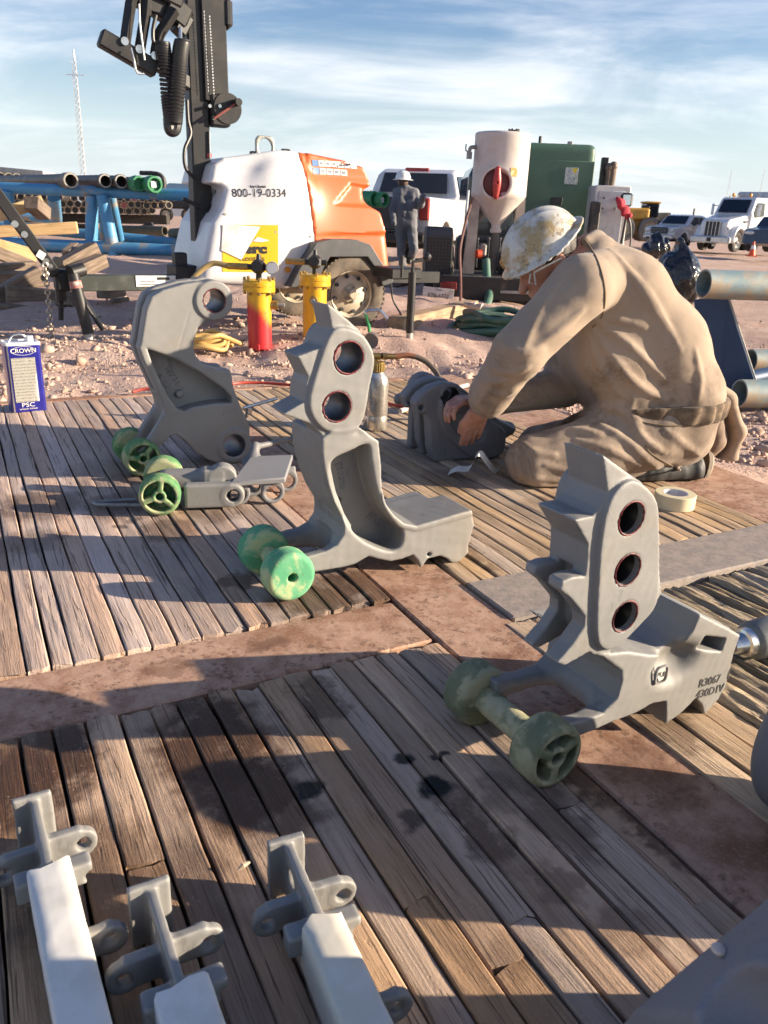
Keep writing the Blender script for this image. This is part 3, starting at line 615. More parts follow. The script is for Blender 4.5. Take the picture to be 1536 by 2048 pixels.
# ------------------------------------------------------------------ right jaw
PC = Plane((.285, 1.066), 31.5)
def jaw_right():
    R = empty('tong_jaw', PC.o, PC.ang, 'grey cast jaw with three dark holes and dull olive rollers, nearest on the right', 'tong jaw', 'blasted tong jaws on the mat')
    Z, s = (860, 870), 2.2722; P = lambda L, d=0.: PC.pts(L, Z, s, d)
    stad = S(P([(895, 203), (965, 228), (1018, 300), (1028, 420), (1030, 600), (1015, 760), (930, 870), (830, 962), (765, 958), (744, 870), (752, 640), (770, 430), (815, 275)]))
    up = P([(782, 86), (800, 100), (880, 160), (960, 212), (1020, 320), (1050, 720), (1000, 800), (800, 1000), (740, 1000), (725, 985), (610, 1048), (575, 1035), (640, 960), (700, 870), (702, 822), (640, 745), (590, 705), (600, 665), (650, 645), (706, 640), (712, 560), (716, 498), (655, 388), (690, 376), (738, 368), (770, 330), (805, 260)], .003)
    low = P([(770, 1000), (870, 1074), (872, 1120), (850, 1200), (790, 1265), (700, 1300), (560, 1330), (560, 1420), (650, 1385), (835, 1305), (950, 1260), (1010, 1222), (1072, 1212), (1072, 1318), (1150, 1258), (1210, 1200), (1236, 1230), (1246, 1275), (1310, 1205), (1345, 1150), (1382, 1000), (1412, 910), (1330, 866), (1226, 815), (1195, 890), (1150, 960), (1090, 1000), (1000, 1000), (900, 985)])
    h = [P([q])[0] for q in ((900, 372), (884, 605), (872, 816))]; D = .175
    sad = P([(1000, 790), (1050, 725), (1130, 760), (1226, 815), (1190, 900), (1090, 985), (880, 1060), (800, 990)], .10)
    win = P([(1250, 915), (1345, 925), (1325, 985), (1225, 975)])
    def f(X, Y, Zz):
        p_st, p_up, p_lo, p_sd = (sd_poly(q, X, Zz) for q in (stad, up, low, sad))
        u = ext(p_up, Y, .002, .084, .002)
        slot = ext(sd_poly(P([(560, 560), (700, 600), (690, 700), (690, 1060), (400, 1100), (440, 560)], .045), X, Zz), Y, .032, .062); u = smax(u, -slot, .004)
        d = smin(u, ext(p_st, Y, -.007, .102, .003), .004)
        d = smin(d, ext(p_lo, Y, .0, D, .003), .006)
        d = smin(d, ext(p_sd, Y, .022, D, .006), .010)
        lx = P([(800, 1130)])[0][0]
        fork = sd_box(X, Y, Zz, (lx-.15, D/2, .07), (.30, D-.066, .26), .035); fk2 = sd_box(X, Y, Zz, (lx-.09, D/2, .09), (.22, D-.07, .11), .03); d = smax(d, -fk2, .014); 
        fk3 = np.maximum(fork, Zz-.135); d = smax(d, -fk3, .012)
        dim = sd_ell(X, Y, Zz, (P([(1120, 1060)])[0][0], -.02, P([(1120, 1040)])[0][1]), (.055, .05, .038)); d = smax(d, -dim, .02)
        d = smax(d, -ext(sd_poly(win, X, Zz), Y, -.05, .06, .002), .004)
        d = smax(d, -sd_box(X, Y, Zz, (P([(1320, 880)])[0][0], .045, P([(1320, 880)])[0][1]), (.026, .03, .045), .004), .004)
        for cx, cz in h: d = smax(d, -(np.sqrt((X-cx)**2+(Zz-cz)**2)-.0262), .002)
        d = smax(d, -Zz, .002)
        return d+.0003*vnoise(X, Y, Zz, 60, 5)
    lo = P([(560, 1400)])[0]; hi = P([(1415, 900)])[0]
    solid('body', f, (-.04, -.015, 0), (hi[0]+.02, .215, .56), .0030, CAST, R)
    for i, (cx, cz) in enumerate(h):
        bore(R, cx, cz, .0262, .002, .105, pm('black_bore', (.02, .02, .02), .35, .3, vs=20)); rim_grease(R, circ(cx, cz, .0266), -.0065, .0011, i+3)  # near-black lining inside each hole
        m = MB(); m.cyl((cx, .035, cz), (cx, .04, cz), .0262, n=24); m.build('plug', pm('black_plug', (.012, .012, .013), .6), R)  # flat black disc painted in for the unlit depth of the hole
    f0 = P([(565, 1430)])[0]; wheelset(R, (f0[0]-.012, -.022, .057), .056, .060, .245, RG_C, 3, .5, bar=.024, rot=0)
    lp = P([(1050, 1088)])[0]; m = MB(); o = [(p[0]+lp[0], p[1]+lp[1]) for p in rrect(.030, .034, .008)]; i_ = [(p[0]+lp[0], p[1]+lp[1]) for p in rrect(.025, .029, .006)]
    vs = [(p[0], -.003, p[1]) for p in o]+[(p[0], -.003, p[1]) for p in i_]+[(p[0], .002, p[1]) for p in o]+[(p[0], .002, p[1]) for p in i_]; n = len(o)
    fs = []
    for k in range(n):
        q = (k+1) % n; fs += [(k, q, n+q, n+k), (2*n+k, 2*n+q, q, k), (n+k, n+q, 3*n+q, 3*n+k)]
    m.add(vs, fs); m.build('emblem_frame', CAST, R); tl = P([(1050, 1088)])[0]
    text_mesh('emblem_letters', 'PUB', .013, pm('stamped_dark', (.05, .05, .05), .8), R, (tl[0], -.0012, tl[1]), (pi/2, radians(8), 0), .0004, bold=.0003)
    DK = pm('stamped_dark', (.05, .05, .05), .8)
    for st, (x, y) in (('R3067', (1270, 1118)), ('430D1V', (1272, 1165)), ('1', (1356, 1090))):
        q = P([(x, y)])[0]; text_mesh('casting_letters', st, .0235, DK, R, (q[0], -.0008, q[1]), (pi/2, radians(5), 0), .0003, bold=.0002)
    m = MB(); q = P([(1272, 938)])[0]; m.bbox((q[0], .045, q[1]), (.004, .02, .011), .001); m.build('cotter_pin', pm('bright_pin', (.7, .7, .68), .3, .8), R)
    return R
jaw_right()
# ------------------------------------------------------------------ left jaw
PA = Plane((-.806, 2.551), 30)
def jaw_left():
    R = empty('tong_jaw', PA.o, PA.ang, 'tall hook-shaped grey cast jaw with large eye, behind on the left', 'tong jaw', 'blasted tong jaws on the mat')
    Z, s = (210, 530), 3.746; P = lambda L, d=0.: PA.pts(L, Z, s, d)
    face = P([(800, 137), (700, 128), (600, 142), (430, 190), (350, 238), (310, 330), (290, 450), (268, 590), (255, 620), (290, 720), (350, 850), (440, 1045), (452, 1100), (400, 1190), (310, 1330), (240, 1400), (330, 1460), (385, 1390), (480, 1290), (530, 1266), (600, 1316), (680, 1400), (770, 1462), (870, 1497), (1000, 1490), (1060, 1462), (1085, 1400), (1086, 1290), (1085, 1200), (1060, 1150), (1010, 1040), (965, 920), (955, 850), (940, 790), (860, 785), (740, 750), (690, 690), (665, 640), (670, 560), (700, 470), (760, 420), (830, 408), (900, 380), (940, 300), (935, 220), (890, 160)])
    pk = P([(305, 615), (540, 700), (720, 800), (900, 925), (955, 985), (960, 1040), (830, 1045), (660, 1075), (600, 1105), (540, 1088), (462, 980), (352, 750)])
    e1, e2 = P([(815, 265)])[0], P([(967, 1352)])[0]; pin = P([(592, 990)])[0]; D = .150
    def f(X, Y, Zz):
        pf, pp = sd_poly(face, X, Zz), sd_poly(pk, X, Zz)
        d = ext(pf, Y, 0, D, .004)
        R1, R2 = np.sqrt((X-e1[0])**2+(Zz-e1[1])**2), np.sqrt((X-e2[0])**2+(Zz-e2[1])**2)
        d = smin(d, ext(R1-.064, Y, -.008, D+.008, .006), .008); d = smin(d, ext(R2-.062, Y, -.006, D+.006, .006), .006)
        d = smax(d, -np.minimum(ext(pp+.004, Y, -.1, .064), ext(pp+.004, Y, .096, .3)), .008)
        d = smax(d, -np.maximum(np.maximum(np.abs(Y-.082)-.022, -(pf+.020)), e2[1]+.20-Zz), .008)      # split between the two cheek plates, top
        lx = P([(470, 1180)])[0]; fork = np.maximum(sd_box(X, Y, Zz, (lx[0]-.13, D/2, lx[1]-.10), (.26, D-.062, .30), .03), Zz-lx[1]-.045); d = smax(d, -fork, .012)
        d = smax(d, -(R1-.0375), .002); d = smax(d, -(R2-.040), .002)
        gr = ext(sd_poly(P([(632, 345), (637, 347), (545, 672), (538, 670)]), X, Zz), Y, -.02, .0022); d = smax(d, -gr, .001)
        d = smin(d, sd_cyly(X, Y, Zz, pin[0], pin[1], .013, .050, .075, .003), .004)
        d = smax(d, -Zz, .002)
        return d+.0002*vnoise(X, Y, Zz, 30, 8)
    lo = P([(240, 1400)])[0]
    solid('body', f, (lo[0]-.01, -.015, 0), (e2[0]+.09, .17, e1[1]+.09), .0037, CAST, R)
    bore(R, e1[0], e1[1], .0375, -.004, D+.004); bore(R, e2[0], e2[1], .040, -.004, D+.004)
    rim_grease(R, [p for p in circ(e1[0], e1[1], .0378)], -.0075, .0012, 9)
    q = P([(275, 1440)])[0]; wheelset(R, (q[0], -.028, .062), .061, .062, .215, RG_A, 3, .9)
    for st, (x, y), a in (('10731-1', (560, 880), 62), ('B-16', (470, 900), 62)):
        t = P([(x, y)])[0]; text_mesh('casting_letters', st, .030, CASTD, R, (t[0], .0625, t[1]), (pi/2, radians(a), 0), .003)
    # shackle fitting on the right edge
    m = MB(); q = P([(1080, 1120)])[0]; m.cyl((q[0], .06, q[1]+.01), (q[0]+.13, .06, q[1]+.035), .006, n=10); m.bbox((q[0]+.02, .06, q[1]), (.022, .02, .03), .005); m.bbox((q[0]+.012, .06, q[1]-.018), (.012, .014, .02), .004); m.build('grease_fitting', pm('zinc_fitting', (.62, .60, .55), .28, .9, vs=30), R)
    return R
jaw_left()
# ================================================================== people
def cloth_mat(name, base, shade, dirt, dk=.5):
    t = NT(name); c = t.coord('Object')
    n1 = t.noise(c, 4, 5, .6, .4); n2 = t.noise(c, 24, 5, .65); wv = t.noise(c, 700, 2)
    k = t.mix(t.ramp(n1, .35, .68), base, shade)
    sz = t.n('ShaderNodeSeparateXYZ'); t.L(c, sz.inputs[0]); grub = t.math('SUBTRACT', t.noise(c, 7, 5, .7, .5), t.math('MULTIPLY', t.ramp(sz.outputs[2], .15, .55), .16)); k = t.mix(t.ramp(grub, .38, .60, 0, dk), k, dirt); k = t.mix(t.math('MULTIPLY', t.ramp(t.noise(c, 38, 5, .7), .66, .74), .7), k, tuple(x*.35 for x in dirt))
    b = t.bump(wv, .25, .0008); b = t.bump(n2, .25, .006, b)
    return t.set(Base_Color=k, Roughness=.92, Normal=b, Specular_IOR_Level=.15, Sheen_Weight=.1)
KHAKI = cloth_mat('khaki_coverall_cloth', (.365, .285, .215), (.31, .24, .18), (.13, .095, .07), .62)
KHAKI2 = cloth_mat('soiled_khaki_cloth', (.25, .185, .125), (.19, .14, .095), (.06, .042, .03), .8)
NAVY = cloth_mat('dark_grey_cloth', (.19, .195, .215), (.15, .155, .17), (.09, .09, .09))
SKIN = pm('skin', (.46, .235, .165), .5, col2=(.38, .17, .12), vs=18, bs=120, bstr=.1, spec=.35)
HAIR = pm('dark_hair', (.035, .025, .02), .6, col2=(.02, .015, .012), vs=50, bs=200, bstr=.6)
def hat_mat(name, stain):
    t = NT(name); c = t.coord('Object'); n = t.noise(c, 9, 6, .65, .5)
    k = t.mix(t.ramp(n, .48, .60), (.55, .54, .50), (.43, .40, .34)); k = t.mix(t.ramp(t.noise(c, 9, 5, .7), .48, .60, 0, .8), k, stain); k = t.mix(t.ramp(t.noise(c, 22, 5, .7), .56, .66, 0, .8), k, (.20, .15, .10))
    return t.set(Base_Color=k, Roughness=.38, Normal=t.bump(n, .1, .004))
HATM = hat_mat('scuffed_white_plastic', (.36, .25, .09)); HATW = pm('white_hat_plastic', (.75, .75, .73), .4)
BLACKR = pm('black_rubber', (.022, .022, .022), .6, col2=(.05, .045, .04), vs=14, dirt=(.16, .12, .09), ds=5, dlo=.5, dhi=.8, bs=60)
BOOTT = pm('dusty_brown_leather', (.16, .105, .07), .75, col2=(.22, .15, .10), vs=9, dirt=(.33, .24, .17), ds=6, dlo=.42, dhi=.7, bs=70)
SOLE = pm('dusty_sole', (.30, .24, .18), .85, col2=(.20, .15, .11), vs=14, bs=60)
PW = Plane((.437, 2.542), 12)
def worker():
    R = empty('person', PW.o, PW.ang, 'person kneeling in khaki coveralls and scuffed white hard hat, bent over a casting', 'person')
    J = lambda x, y, d: tuple(PW.loc(x, y, d))
    M = .20
    T = [(J(1185, 515, M), .085), (J(1230, 582, M), .140), (J(1302, 682, M), .155), (J(1338, 782, M), .148), (J(1328, 848, M), .155)]
    head = J(1088, 516, M-.02)
    shN, elN, wrN = J(1160, 575, .015), J(1040, 700, -.02), J(980, 788, .11)
    shF, elF, wrF = J(1150, 600, .385), J(1125, 772, .36), J(985, 800, .25)
    hpN, knN, anN = J(1300, 868, .09), J(1066, 922, .075), J(1258, 942, .10)
    hpF, knF, anF = J(1300, 862, .30), J(1080, 900, .34), J(1400, 850, .33)
    def limb(X, Y, Zz, P, k=.02):
        d = None
        for (a, ra), (b, rb) in zip(P[:-1], P[1:]):
            q = sd_cone(X, Y, Zz, a, b, ra, rb); d = q if d is None else smin(d, q, k)
        return d
    def torso(X, Y, Zz, gr=0.0, up=True):
        d = None
        for s, w in ((-1, .075), (1, .075)):
            for i in range(len(T)-1):
                (a, ra), (b, rb) = T[i], T[i+1]; wa, wb = (.035 if i == 0 else w), w
                q = sd_cone(X, Y, Zz, (a[0], a[1]+s*wa, a[2]), (b[0], b[1]+s*wb, b[2]), ra-.012+gr, rb-.012+gr); d = q if d is None else smin(d, q, .05)
        for i, (a, b, ra, rb) in enumerate(((J(1170, 590, M), J(1205, 700, M), .115, .135), (J(1205, 700, M), J(1250, 800, M), .135, .13))):
            for s in (-1, 1): d = smin(d, sd_cone(X, Y, Zz, (a[0], a[1]+s*.07, a[2]), (b[0], b[1]+s*.075, b[2]), ra-.012+gr, rb-.012+gr), .05)
        return d
    def V3(a): return np.array(a, np.float32)
    def folds(X, Y, Zz, c, r, dirv, freq, amp, ph=0.):
        w = np.exp(-(((X-c[0])**2+(Y-c[1])**2+(Zz-c[2])**2)/(r*r))); u = X*dirv[0]+Y*dirv[1]+Zz*dirv[2]
        s = np.sin(u*freq+ph+1.8*vnoise(X, Y, Zz, 9, 2)); return amp*w*(1-np.abs(s))*2-amp*w
    def cov0(X, Y, Zz):
        d = torso(X, Y, Zz)
        d = smin(d, limb(X, Y, Zz, [(J(1195, 560, .09), .10), (shN, .098), (elN, .080), (wrN, .068), (tuple(V3(wrN)+(V3(wrN)-V3(elN))*.10), .066)]), .035)
        d = smin(d, limb(X, Y, Zz, [(shF, .09), (elF, .075), (wrF, .058)]), .03)
        d = smin(d, limb(X, Y, Zz, [(hpN, .125), (J(1190, 898, .08), .112), (knN, .090)]), .04)
        d = smin(d, limb(X, Y, Zz, [(knN, .085), (J(1180, 948, .10), .070), (anN, .056)]), .03)
        d = smin(d, limb(X, Y, Zz, [(hpF, .125), (knF, .088)]), .04); d = smin(d, limb(X, Y, Zz, [(knF, .08), (J(1290, 925, .33), .06), (J(1370, 905, .34), .05)]), .03)
        d = smin(d, limb(X, Y, Zz, [(J(1170, 482, M-.06), .014), (J(1195, 474, M), .015), (J(1205, 484, M+.06), .014)]), .025)
        return d+.0030*vnoise(X, Y, Zz, 13, 11)+.0012*vnoise(X, Y, Zz, 34, 12)
    cl = PW.o; ca, sa = cos(PW.ang), sin(PW.ang); cam_l = ((0-cl.x)*ca+(0-cl.y)*sa, -(0-cl.x)*sa+(0-cl.y)*ca, CAMH)
    def hit(x, y):
        d = ray(x, y).normalized(); dl = (d.x*ca+d.y*sa, -d.x*sa+d.y*ca, d.z); t = np.arange(1.9, 3.8, .003, dtype=np.float32)
        v = cov0(cam_l[0]+dl[0]*t, cam_l[1]+dl[1]*t, cam_l[2]+dl[2]*t); k = int(np.argmax(v < 0)) if (v < 0).any() else len(t)//2
        return tuple(cam_l[q]+dl[q]*float(t[k]) for q in range(3))
    FOLDS = [([(1185, 660), (1225, 715), (1275, 770), (1330, 800)], .013), ([(1178, 672), (1200, 730), (1240, 790)], .012), ([(1200, 650), (1260, 690), (1330, 760)], .010), ([(1172, 690), (1185, 750), (1200, 800)], .010), ([(1190, 640), (1240, 640), (1290, 655)], .009),
        ([(1120, 560), (1080, 620), (1050, 690)], .009), ([(1165, 620), (1120, 660), (1075, 690)], .010), ([(1010, 690), (1045, 705), (1085, 700)], .010), ([(990, 735), (1020, 745), (1055, 735)], .010), ([(965, 770), (1000, 790), (1030, 780)], .010), ([(955, 755), (985, 765), (1015, 760)], .009),
        ([(1240, 520), (1290, 590), (1330, 660)], .008), ([(1220, 500), (1300, 590), (1360, 700)], .007), ([(1390, 700), (1400, 760), (1395, 800)], .008),
        ([(1175, 820), (1210, 812), (1250, 822), (1280, 850)], .018), ([(1120, 850), (1165, 830), (1215, 835)], .016), ([(1265, 800), (1262, 840), (1290, 880), (1330, 905)], .012), ([(1200, 850), (1250, 880), (1310, 930), (1360, 940)], .012), ([(1100, 870), (1150, 860), (1200, 870)], .012), ([(1150, 880), (1220, 900), (1280, 930)], .010),
        ([(1040, 885), (1070, 905), (1110, 910)], .010), ([(1030, 930), (1070, 955), (1130, 960)], .010), ([(1035, 945), (1080, 968), (1150, 972)], .010), ([(1090, 930), (1150, 945), (1210, 945)], .010), ([(1330, 860), (1370, 890), (1400, 910)], .009)]
    FH_ = [([hit(*q) for q in spline(P, 3)], r) for P, r in FOLDS]
    def cov(X, Y, Zz):
        d = cov0(X, Y, Zz)
        for P, r in FH_:
            P3 = np.array(P); lo_, hi_ = P3.min(0)-.07, P3.max(0)+.07; xi = np.where((X.ravel() > lo_[0]) & (X.ravel() < hi_[0]))[0]; yi = np.where((Y.ravel() > lo_[1]) & (Y.ravel() < hi_[1]))[0]; zi = np.where((Zz.ravel() > lo_[2]) & (Zz.ravel() < hi_[2]))[0]
            if not (len(xi) and len(yi) and len(zi)): continue
            sl = (slice(xi[0], xi[-1]+1), slice(yi[0], yi[-1]+1), slice(zi[0], zi[-1]+1)); x, y, z = X[sl[0]], Y[:, sl[1]], Zz[:, :, sl[2]]; q = None; n = len(P)
            for k in range(n-1):
                r0, r1 = r*(.35+.65*sin(pi*k/(n-1))), r*(.35+.65*sin(pi*(k+1)/(n-1))); c_ = sd_cone(x, y, z, P[k], P[k+1], r0, r1); q = c_ if q is None else np.minimum(q, c_)
            d[sl] = smin(d[sl], q, .016)
        # open cuff of the near sleeve, hollow towards the hand
        e = V3(wrN)-V3(elN); e = e/np.linalg.norm(e); c0 = V3(wrN)+e*.035
        d = smax(d, -sd_cone(X, Y, Zz, tuple(c0), tuple(c0+e*.09), .048, .058), .006)
        return smax(d, -(Zz-.004), .01)
    solid('coveralls', cov, (-.14, -.16, 0), (1.02, .52, 1.0), .0070, KHAKI, R)
    SEAM = pm('seam_thread', (.16, .115, .075), .9)
    for P in ([(1168, 478), (1195, 520), (1210, 580), (1205, 630), (1185, 655)], [(1160, 470), (1130, 482), (1105, 500)], [(1270, 842), (1340, 852), (1415, 846)], [(1285, 870), (1300, 905), (1350, 935)], [(1230, 900), (1270, 920), (1340, 938)]):
        m = MB(); m.tube([tuple(Vector(hp_)+(Vector(cam_l)-Vector(hp_)).normalized()*.004) for hp_ in [hit(*q) for q in spline(P, 6)]], .0026, 5); m.build('seam', SEAM, R)
    # seat and legs carry more grime: a patch panel set over the thigh is not separate; the belt is
    a, b = V3(J(1318, 782, M)), V3(J(1322, 838, M))
    def belt(X, Y, Zz):
        ax = V3(J(1338, 770, M)); bx = V3(J(1330, 850, M)); e = (bx-ax)/np.linalg.norm(bx-ax); t = (X-ax[0])*e[0]+(Y-ax[1])*e[1]+(Zz-ax[2])*e[2]
        d = torso(X, Y, Zz, .012)+.0035*np.sin((X*.6+Y*1.0)*150)+.0045*vnoise(X, Y, Zz, 16, 11)
        return smax(np.maximum(d, -.02-d), np.abs(t-.060)-.034, .008)
    solid('waistband', belt, (.4, -.1, .12), (.95, .5, .75), .006, KHAKI2, R)
    # ---- body: head, neck and hands, one skin
    f = np.array((-.80, 0, -.60)); u = np.array((-.60, 0, .80)); hc = np.array(head)
    def hp(a, b, c=0.): return tuple(hc+f*a+u*b+np.array((0, 1, 0))*c)
    def hand(X, Y, Zz, w, fwd, curl, side):
        w = np.array(w); fwd = np.array(fwd)/np.linalg.norm(fwd); sd = np.array(side)/np.linalg.norm(side); cu = np.array(curl)/np.linalg.norm(curl)
        d = sd_cone(X, Y, Zz, tuple(w-fwd*.05), tuple(w+fwd*.03), .028, .030)
        for s in (-.022, 0, .022): d = smin(d, sd_cone(X, Y, Zz, tuple(w+fwd*.02+sd*s), tuple(w+fwd*.085+sd*s*1.2), .017, .013), .012)
        for i, (s, l) in enumerate(((-.033, .9), (-.011, 1.05), (.011, 1.), (.032, .8))):
            p0 = w+fwd*.085+sd*s; p1 = p0+(fwd*.8+cu*.6)*.042*l; p2 = p1+(fwd*.25+cu)*.030*l; p3 = p2+(cu-fwd*.35)*.02*l
            for a, b, ra, rb in ((p0, p1, .0100, .0092), (p1, p2, .0092, .0085), (p2, p3, .0085, .0075)): d = smin(d, sd_cone(X, Y, Zz, tuple(a), tuple(b), ra, rb), .004)
        p0 = w+fwd*.02-sd*.034; p1 = p0+(fwd*.7-sd*.5+cu*.3)*.045; p2 = p1+(fwd*.7+cu*.7)*.032
        d = smin(d, sd_cone(X, Y, Zz, tuple(p0), tuple(p1), .014, .011), .008); return smin(d, sd_cone(X, Y, Zz, tuple(p1), tuple(p2), .011, .009), .004)
    def skin(X, Y, Zz):
        d = sd_ell(X, Y, Zz, tuple(hc+u*.02-f*.015), (.098, .078, .098))
        d = smin(d, sd_cone(X, Y, Zz, hp(.03, -.03), hp(.055, -.085), .062, .042), .03)
        d = smin(d, sd_cone(X, Y, Zz, hp(.088, -.012), hp(.112, -.045), .010, .015), .014)      # nose
        d = smin(d, sd_cone(X, Y, Zz, hp(.088, -.078, -.018), hp(.088, -.078, .018), .011, .011), .012)   # lips
        d = smin(d, sd_cone(X, Y, Zz, hp(.085, .018, -.03), hp(.085, .018, .03), .012, .012), .012)   # brow
        for s in (-1, 1):
            ear = sd_ell(X, Y, Zz, hp(-.012, -.025, s*.080), (.020, .010, .032)); d = smin(d, ear, .008)
        d = smin(d, sd_cone(X, Y, Zz, hp(-.03, -.05), T[0][0], .056, .062), .03)
        d = smin(d, limb(X, Y, Zz, [(T[0][0], .07), (shN, .06), (elN, .048), (wrN, .03)]), .03)
        d = smin(d, limb(X, Y, Zz, [(T[0][0], .07), (shF, .06), (elF, .048), (wrF, .03)]), .03)
        d = smin(d, torso(X, Y, Zz, -.035), .04)
        e1 = np.array(wrN)-np.array(elN); e2 = np.array(wrF)-np.array(elF)
        d = np.minimum(d, hand(X, Y, Zz, np.array(wrN)+e1/np.linalg.norm(e1)*.060, (-.1, .30, -.75), (.1, .6, -.6), (.9, .1, .2)))
        d = np.minimum(d, hand(X, Y, Zz, np.array(wrF)+e2/np.linalg.norm(e2)*.045, (-1, -.15, .12), (-.2, -.3, -1), (.1, -1, 0)))
        return d
    solid('body', skin, (-.28, -.12, .1), (.75, .5, .95), .0065, SKIN, R)
    def hair(X, Y, Zz):
        d = sd_ell(X, Y, Zz, tuple(hc+u*.022-f*.022), (.103, .084, .104)); front = (X-hc[0])*f[0]+(Zz-hc[2])*f[2]; upc = (X-hc[0])*u[0]+(Zz-hc[2])*u[2]
        d = smax(d, front-.035+.5*np.minimum(upc+.01, 0)*-1.2, .01); d = smax(d, -upc-.068, .01); return d+.002*vnoise(X, Y, Zz, 90, 4)
    solid('hair', hair, (hc[0]-.13, hc[1]-.11, hc[2]-.13), (hc[0]+.13, hc[1]+.11, hc[2]+.13), .005, HAIR, R)
    # ---- hard hat
    hat = empty('hard_hat', tuple(hc+u*.045-f*.010)); hat.parent = R; hat.scale = (.90, .90, .92)
    X_, Z_ = Vector(f), Vector(u); Y_ = Z_.cross(X_); hat.rotation_euler = Matrix((X_, Y_, Z_)).transposed().to_euler()
    def shell(X, Y, Zz):
        o = sd_ell(X, Y, Zz, (0, 0, -.005), (.142, .122, .116)); i = sd_ell(X, Y, Zz, (0, 0, -.008), (.136, .116, .110)); d = np.maximum(np.maximum(o, -i), -Zz-.002)
        ridge = sd_ell(X, Y, Zz, (0, 0, -.002), (.146, .022, .120)); d = smin(d, np.maximum(np.maximum(ridge, -i), -Zz-.002), .012)
        for s in (-1, 1):
            rg = sd_ell(X, Y-s*.05, Zz, (0, 0, -.012), (.138, .012, .115)); d = smin(d, np.maximum(np.maximum(rg, -i), -Zz-.002), .01)
        rr = np.sqrt((X/1.0)**2+(Y/.86)**2); brim = np.maximum(np.maximum(rr-.172, .128-rr), np.abs(Zz+.004+.55*np.maximum(rr-.13, 0)*(1-.9*np.clip(-X/.15, 0, 1)))-.0042)
        return smin(d, brim, .008)
    h = solid('hat_shell', shell, (-.2, -.17, -.05), (.2, .17, .15), .0052, HATM, hat)
    m = MB(); m.bbox((.092, -.128, -.012), (.064, .030, .046), .009); m.build('yellow_clip', pm('yellow_plastic', (.68, .36, .02), .4, col2=(.55, .27, .02), vs=20, dirt=(.3, .2, .08), ds=20), hat)
    m = MB(); m.bbox((.095, -.1445, -.012), (.032, .004, .022), .001); m.build('clip_label', pm('pale_sticker', (.55, .58, .62), .5), hat)
    m = MB(); m.tube([hp(.075, .005, -.086), hp(.02, -.002, -.092), hp(-.02, -.01, -.090)], .0035, 8); m.tube([hp(.085, .006, -.078), hp(.098, -.02, -.060), hp(.085, -.035, -.07), hp(.075, .005, -.084)], .003, 6); m.build('safety_glasses', pm('white_frame', (.7, .7, .68), .35), R)
    # ---- boots
    def bootN(X, Y, Zz):
        d = limb(X, Y, Zz, [(J(1262, 942, .10), .062), (J(1300, 938, .10), .064), (J(1372, 938, .10), .058)], .02)
        d = smin(d, sd_ell(X, Y, Zz, J(1385, 942, .10), (.028, .055, .072)), .02); return smax(d, -(Zz-.003), .004)+.0012*vnoise(X, Y, Zz, 60, 2)
    q = J(1385, 940, .1); solid('boot', bootN, (q[0]-.32, q[1]-.09, 0), (q[0]+.06, q[1]+.1, .19), .0055, BLACKR, R)
    m = MB(); q = J(1402, 940, .1); n = 20
    pr = [(.052*cos(2*pi*i/n)*(1 if cos(2*pi*i/n) > 0 else .95), .073*sin(2*pi*i/n)) for i in range(n)]
    for x0, k in ((-.008, 1.0), (.006, 1.0), (.013, .9)): m.v += [(q[0]+x0+.016*(p[1]/.07), q[1]+p[0]*k, max(q[2]+p[1]*k, .004)) for p in pr]
    m.f += [(r*n+i, r*n+(i+1) % n, (r+1)*n+(i+1) % n, (r+1)*n+i) for r in range(2) for i in range(n)]+[tuple(range(2*n, 3*n))]; m.build('boot_sole', SOLE, R)
    def bootF(X, Y, Zz):
        t0, t1, t2 = J(1392, 925, .30), J(1425, 880, .30), J(1418, 800, .30)
        d = limb(X, Y, Zz, [(t0, .040), (t1, .050), (t2, .048)], .02); d = smin(d, limb(X, Y, Zz, [(t2, .055), (J(1370, 850, .31), .06)], .03), .03); return smax(d, -(Zz-.003), .004)+.0015*vnoise(X, Y, Zz, 45, 6)
    q = J(1415, 860, .3); solid('boot', bootF, (q[0]-.22, q[1]-.1, 0), (q[0]+.14, q[1]+.12, q[2]+.2), .006, BOOTT, R)
    def soleF(X, Y, Zz):
        P = [J(1400, 940, .30), J(1452, 915, .30), J(1470, 860, .30), J(1450, 795, .30), J(1425, 768, .30)]
        d = None
        for a, b in zip(P[:-1], P[1:]):
            for s in (-.03, 0., .03):
                qd = sd_cone(X, Y, Zz, (a[0], a[1]+s, a[2]), (b[0], b[1]+s, b[2]), .021, .021); d = qd if d is None else smin(d, qd, .03)
        return smax(d, -(Zz-.003), .004)
    solid('boot_sole', soleF, (q[0]-.1, q[1]-.1, 0), (q[0]+.16, q[1]+.1, q[2]+.22), .006, pm('tan_dusty_sole', (.36, .27, .19), .85, col2=(.25, .18, .12), vs=12, bs=50, dirt=(.14, .1, .07), ds=9), R)
    return R
worker()
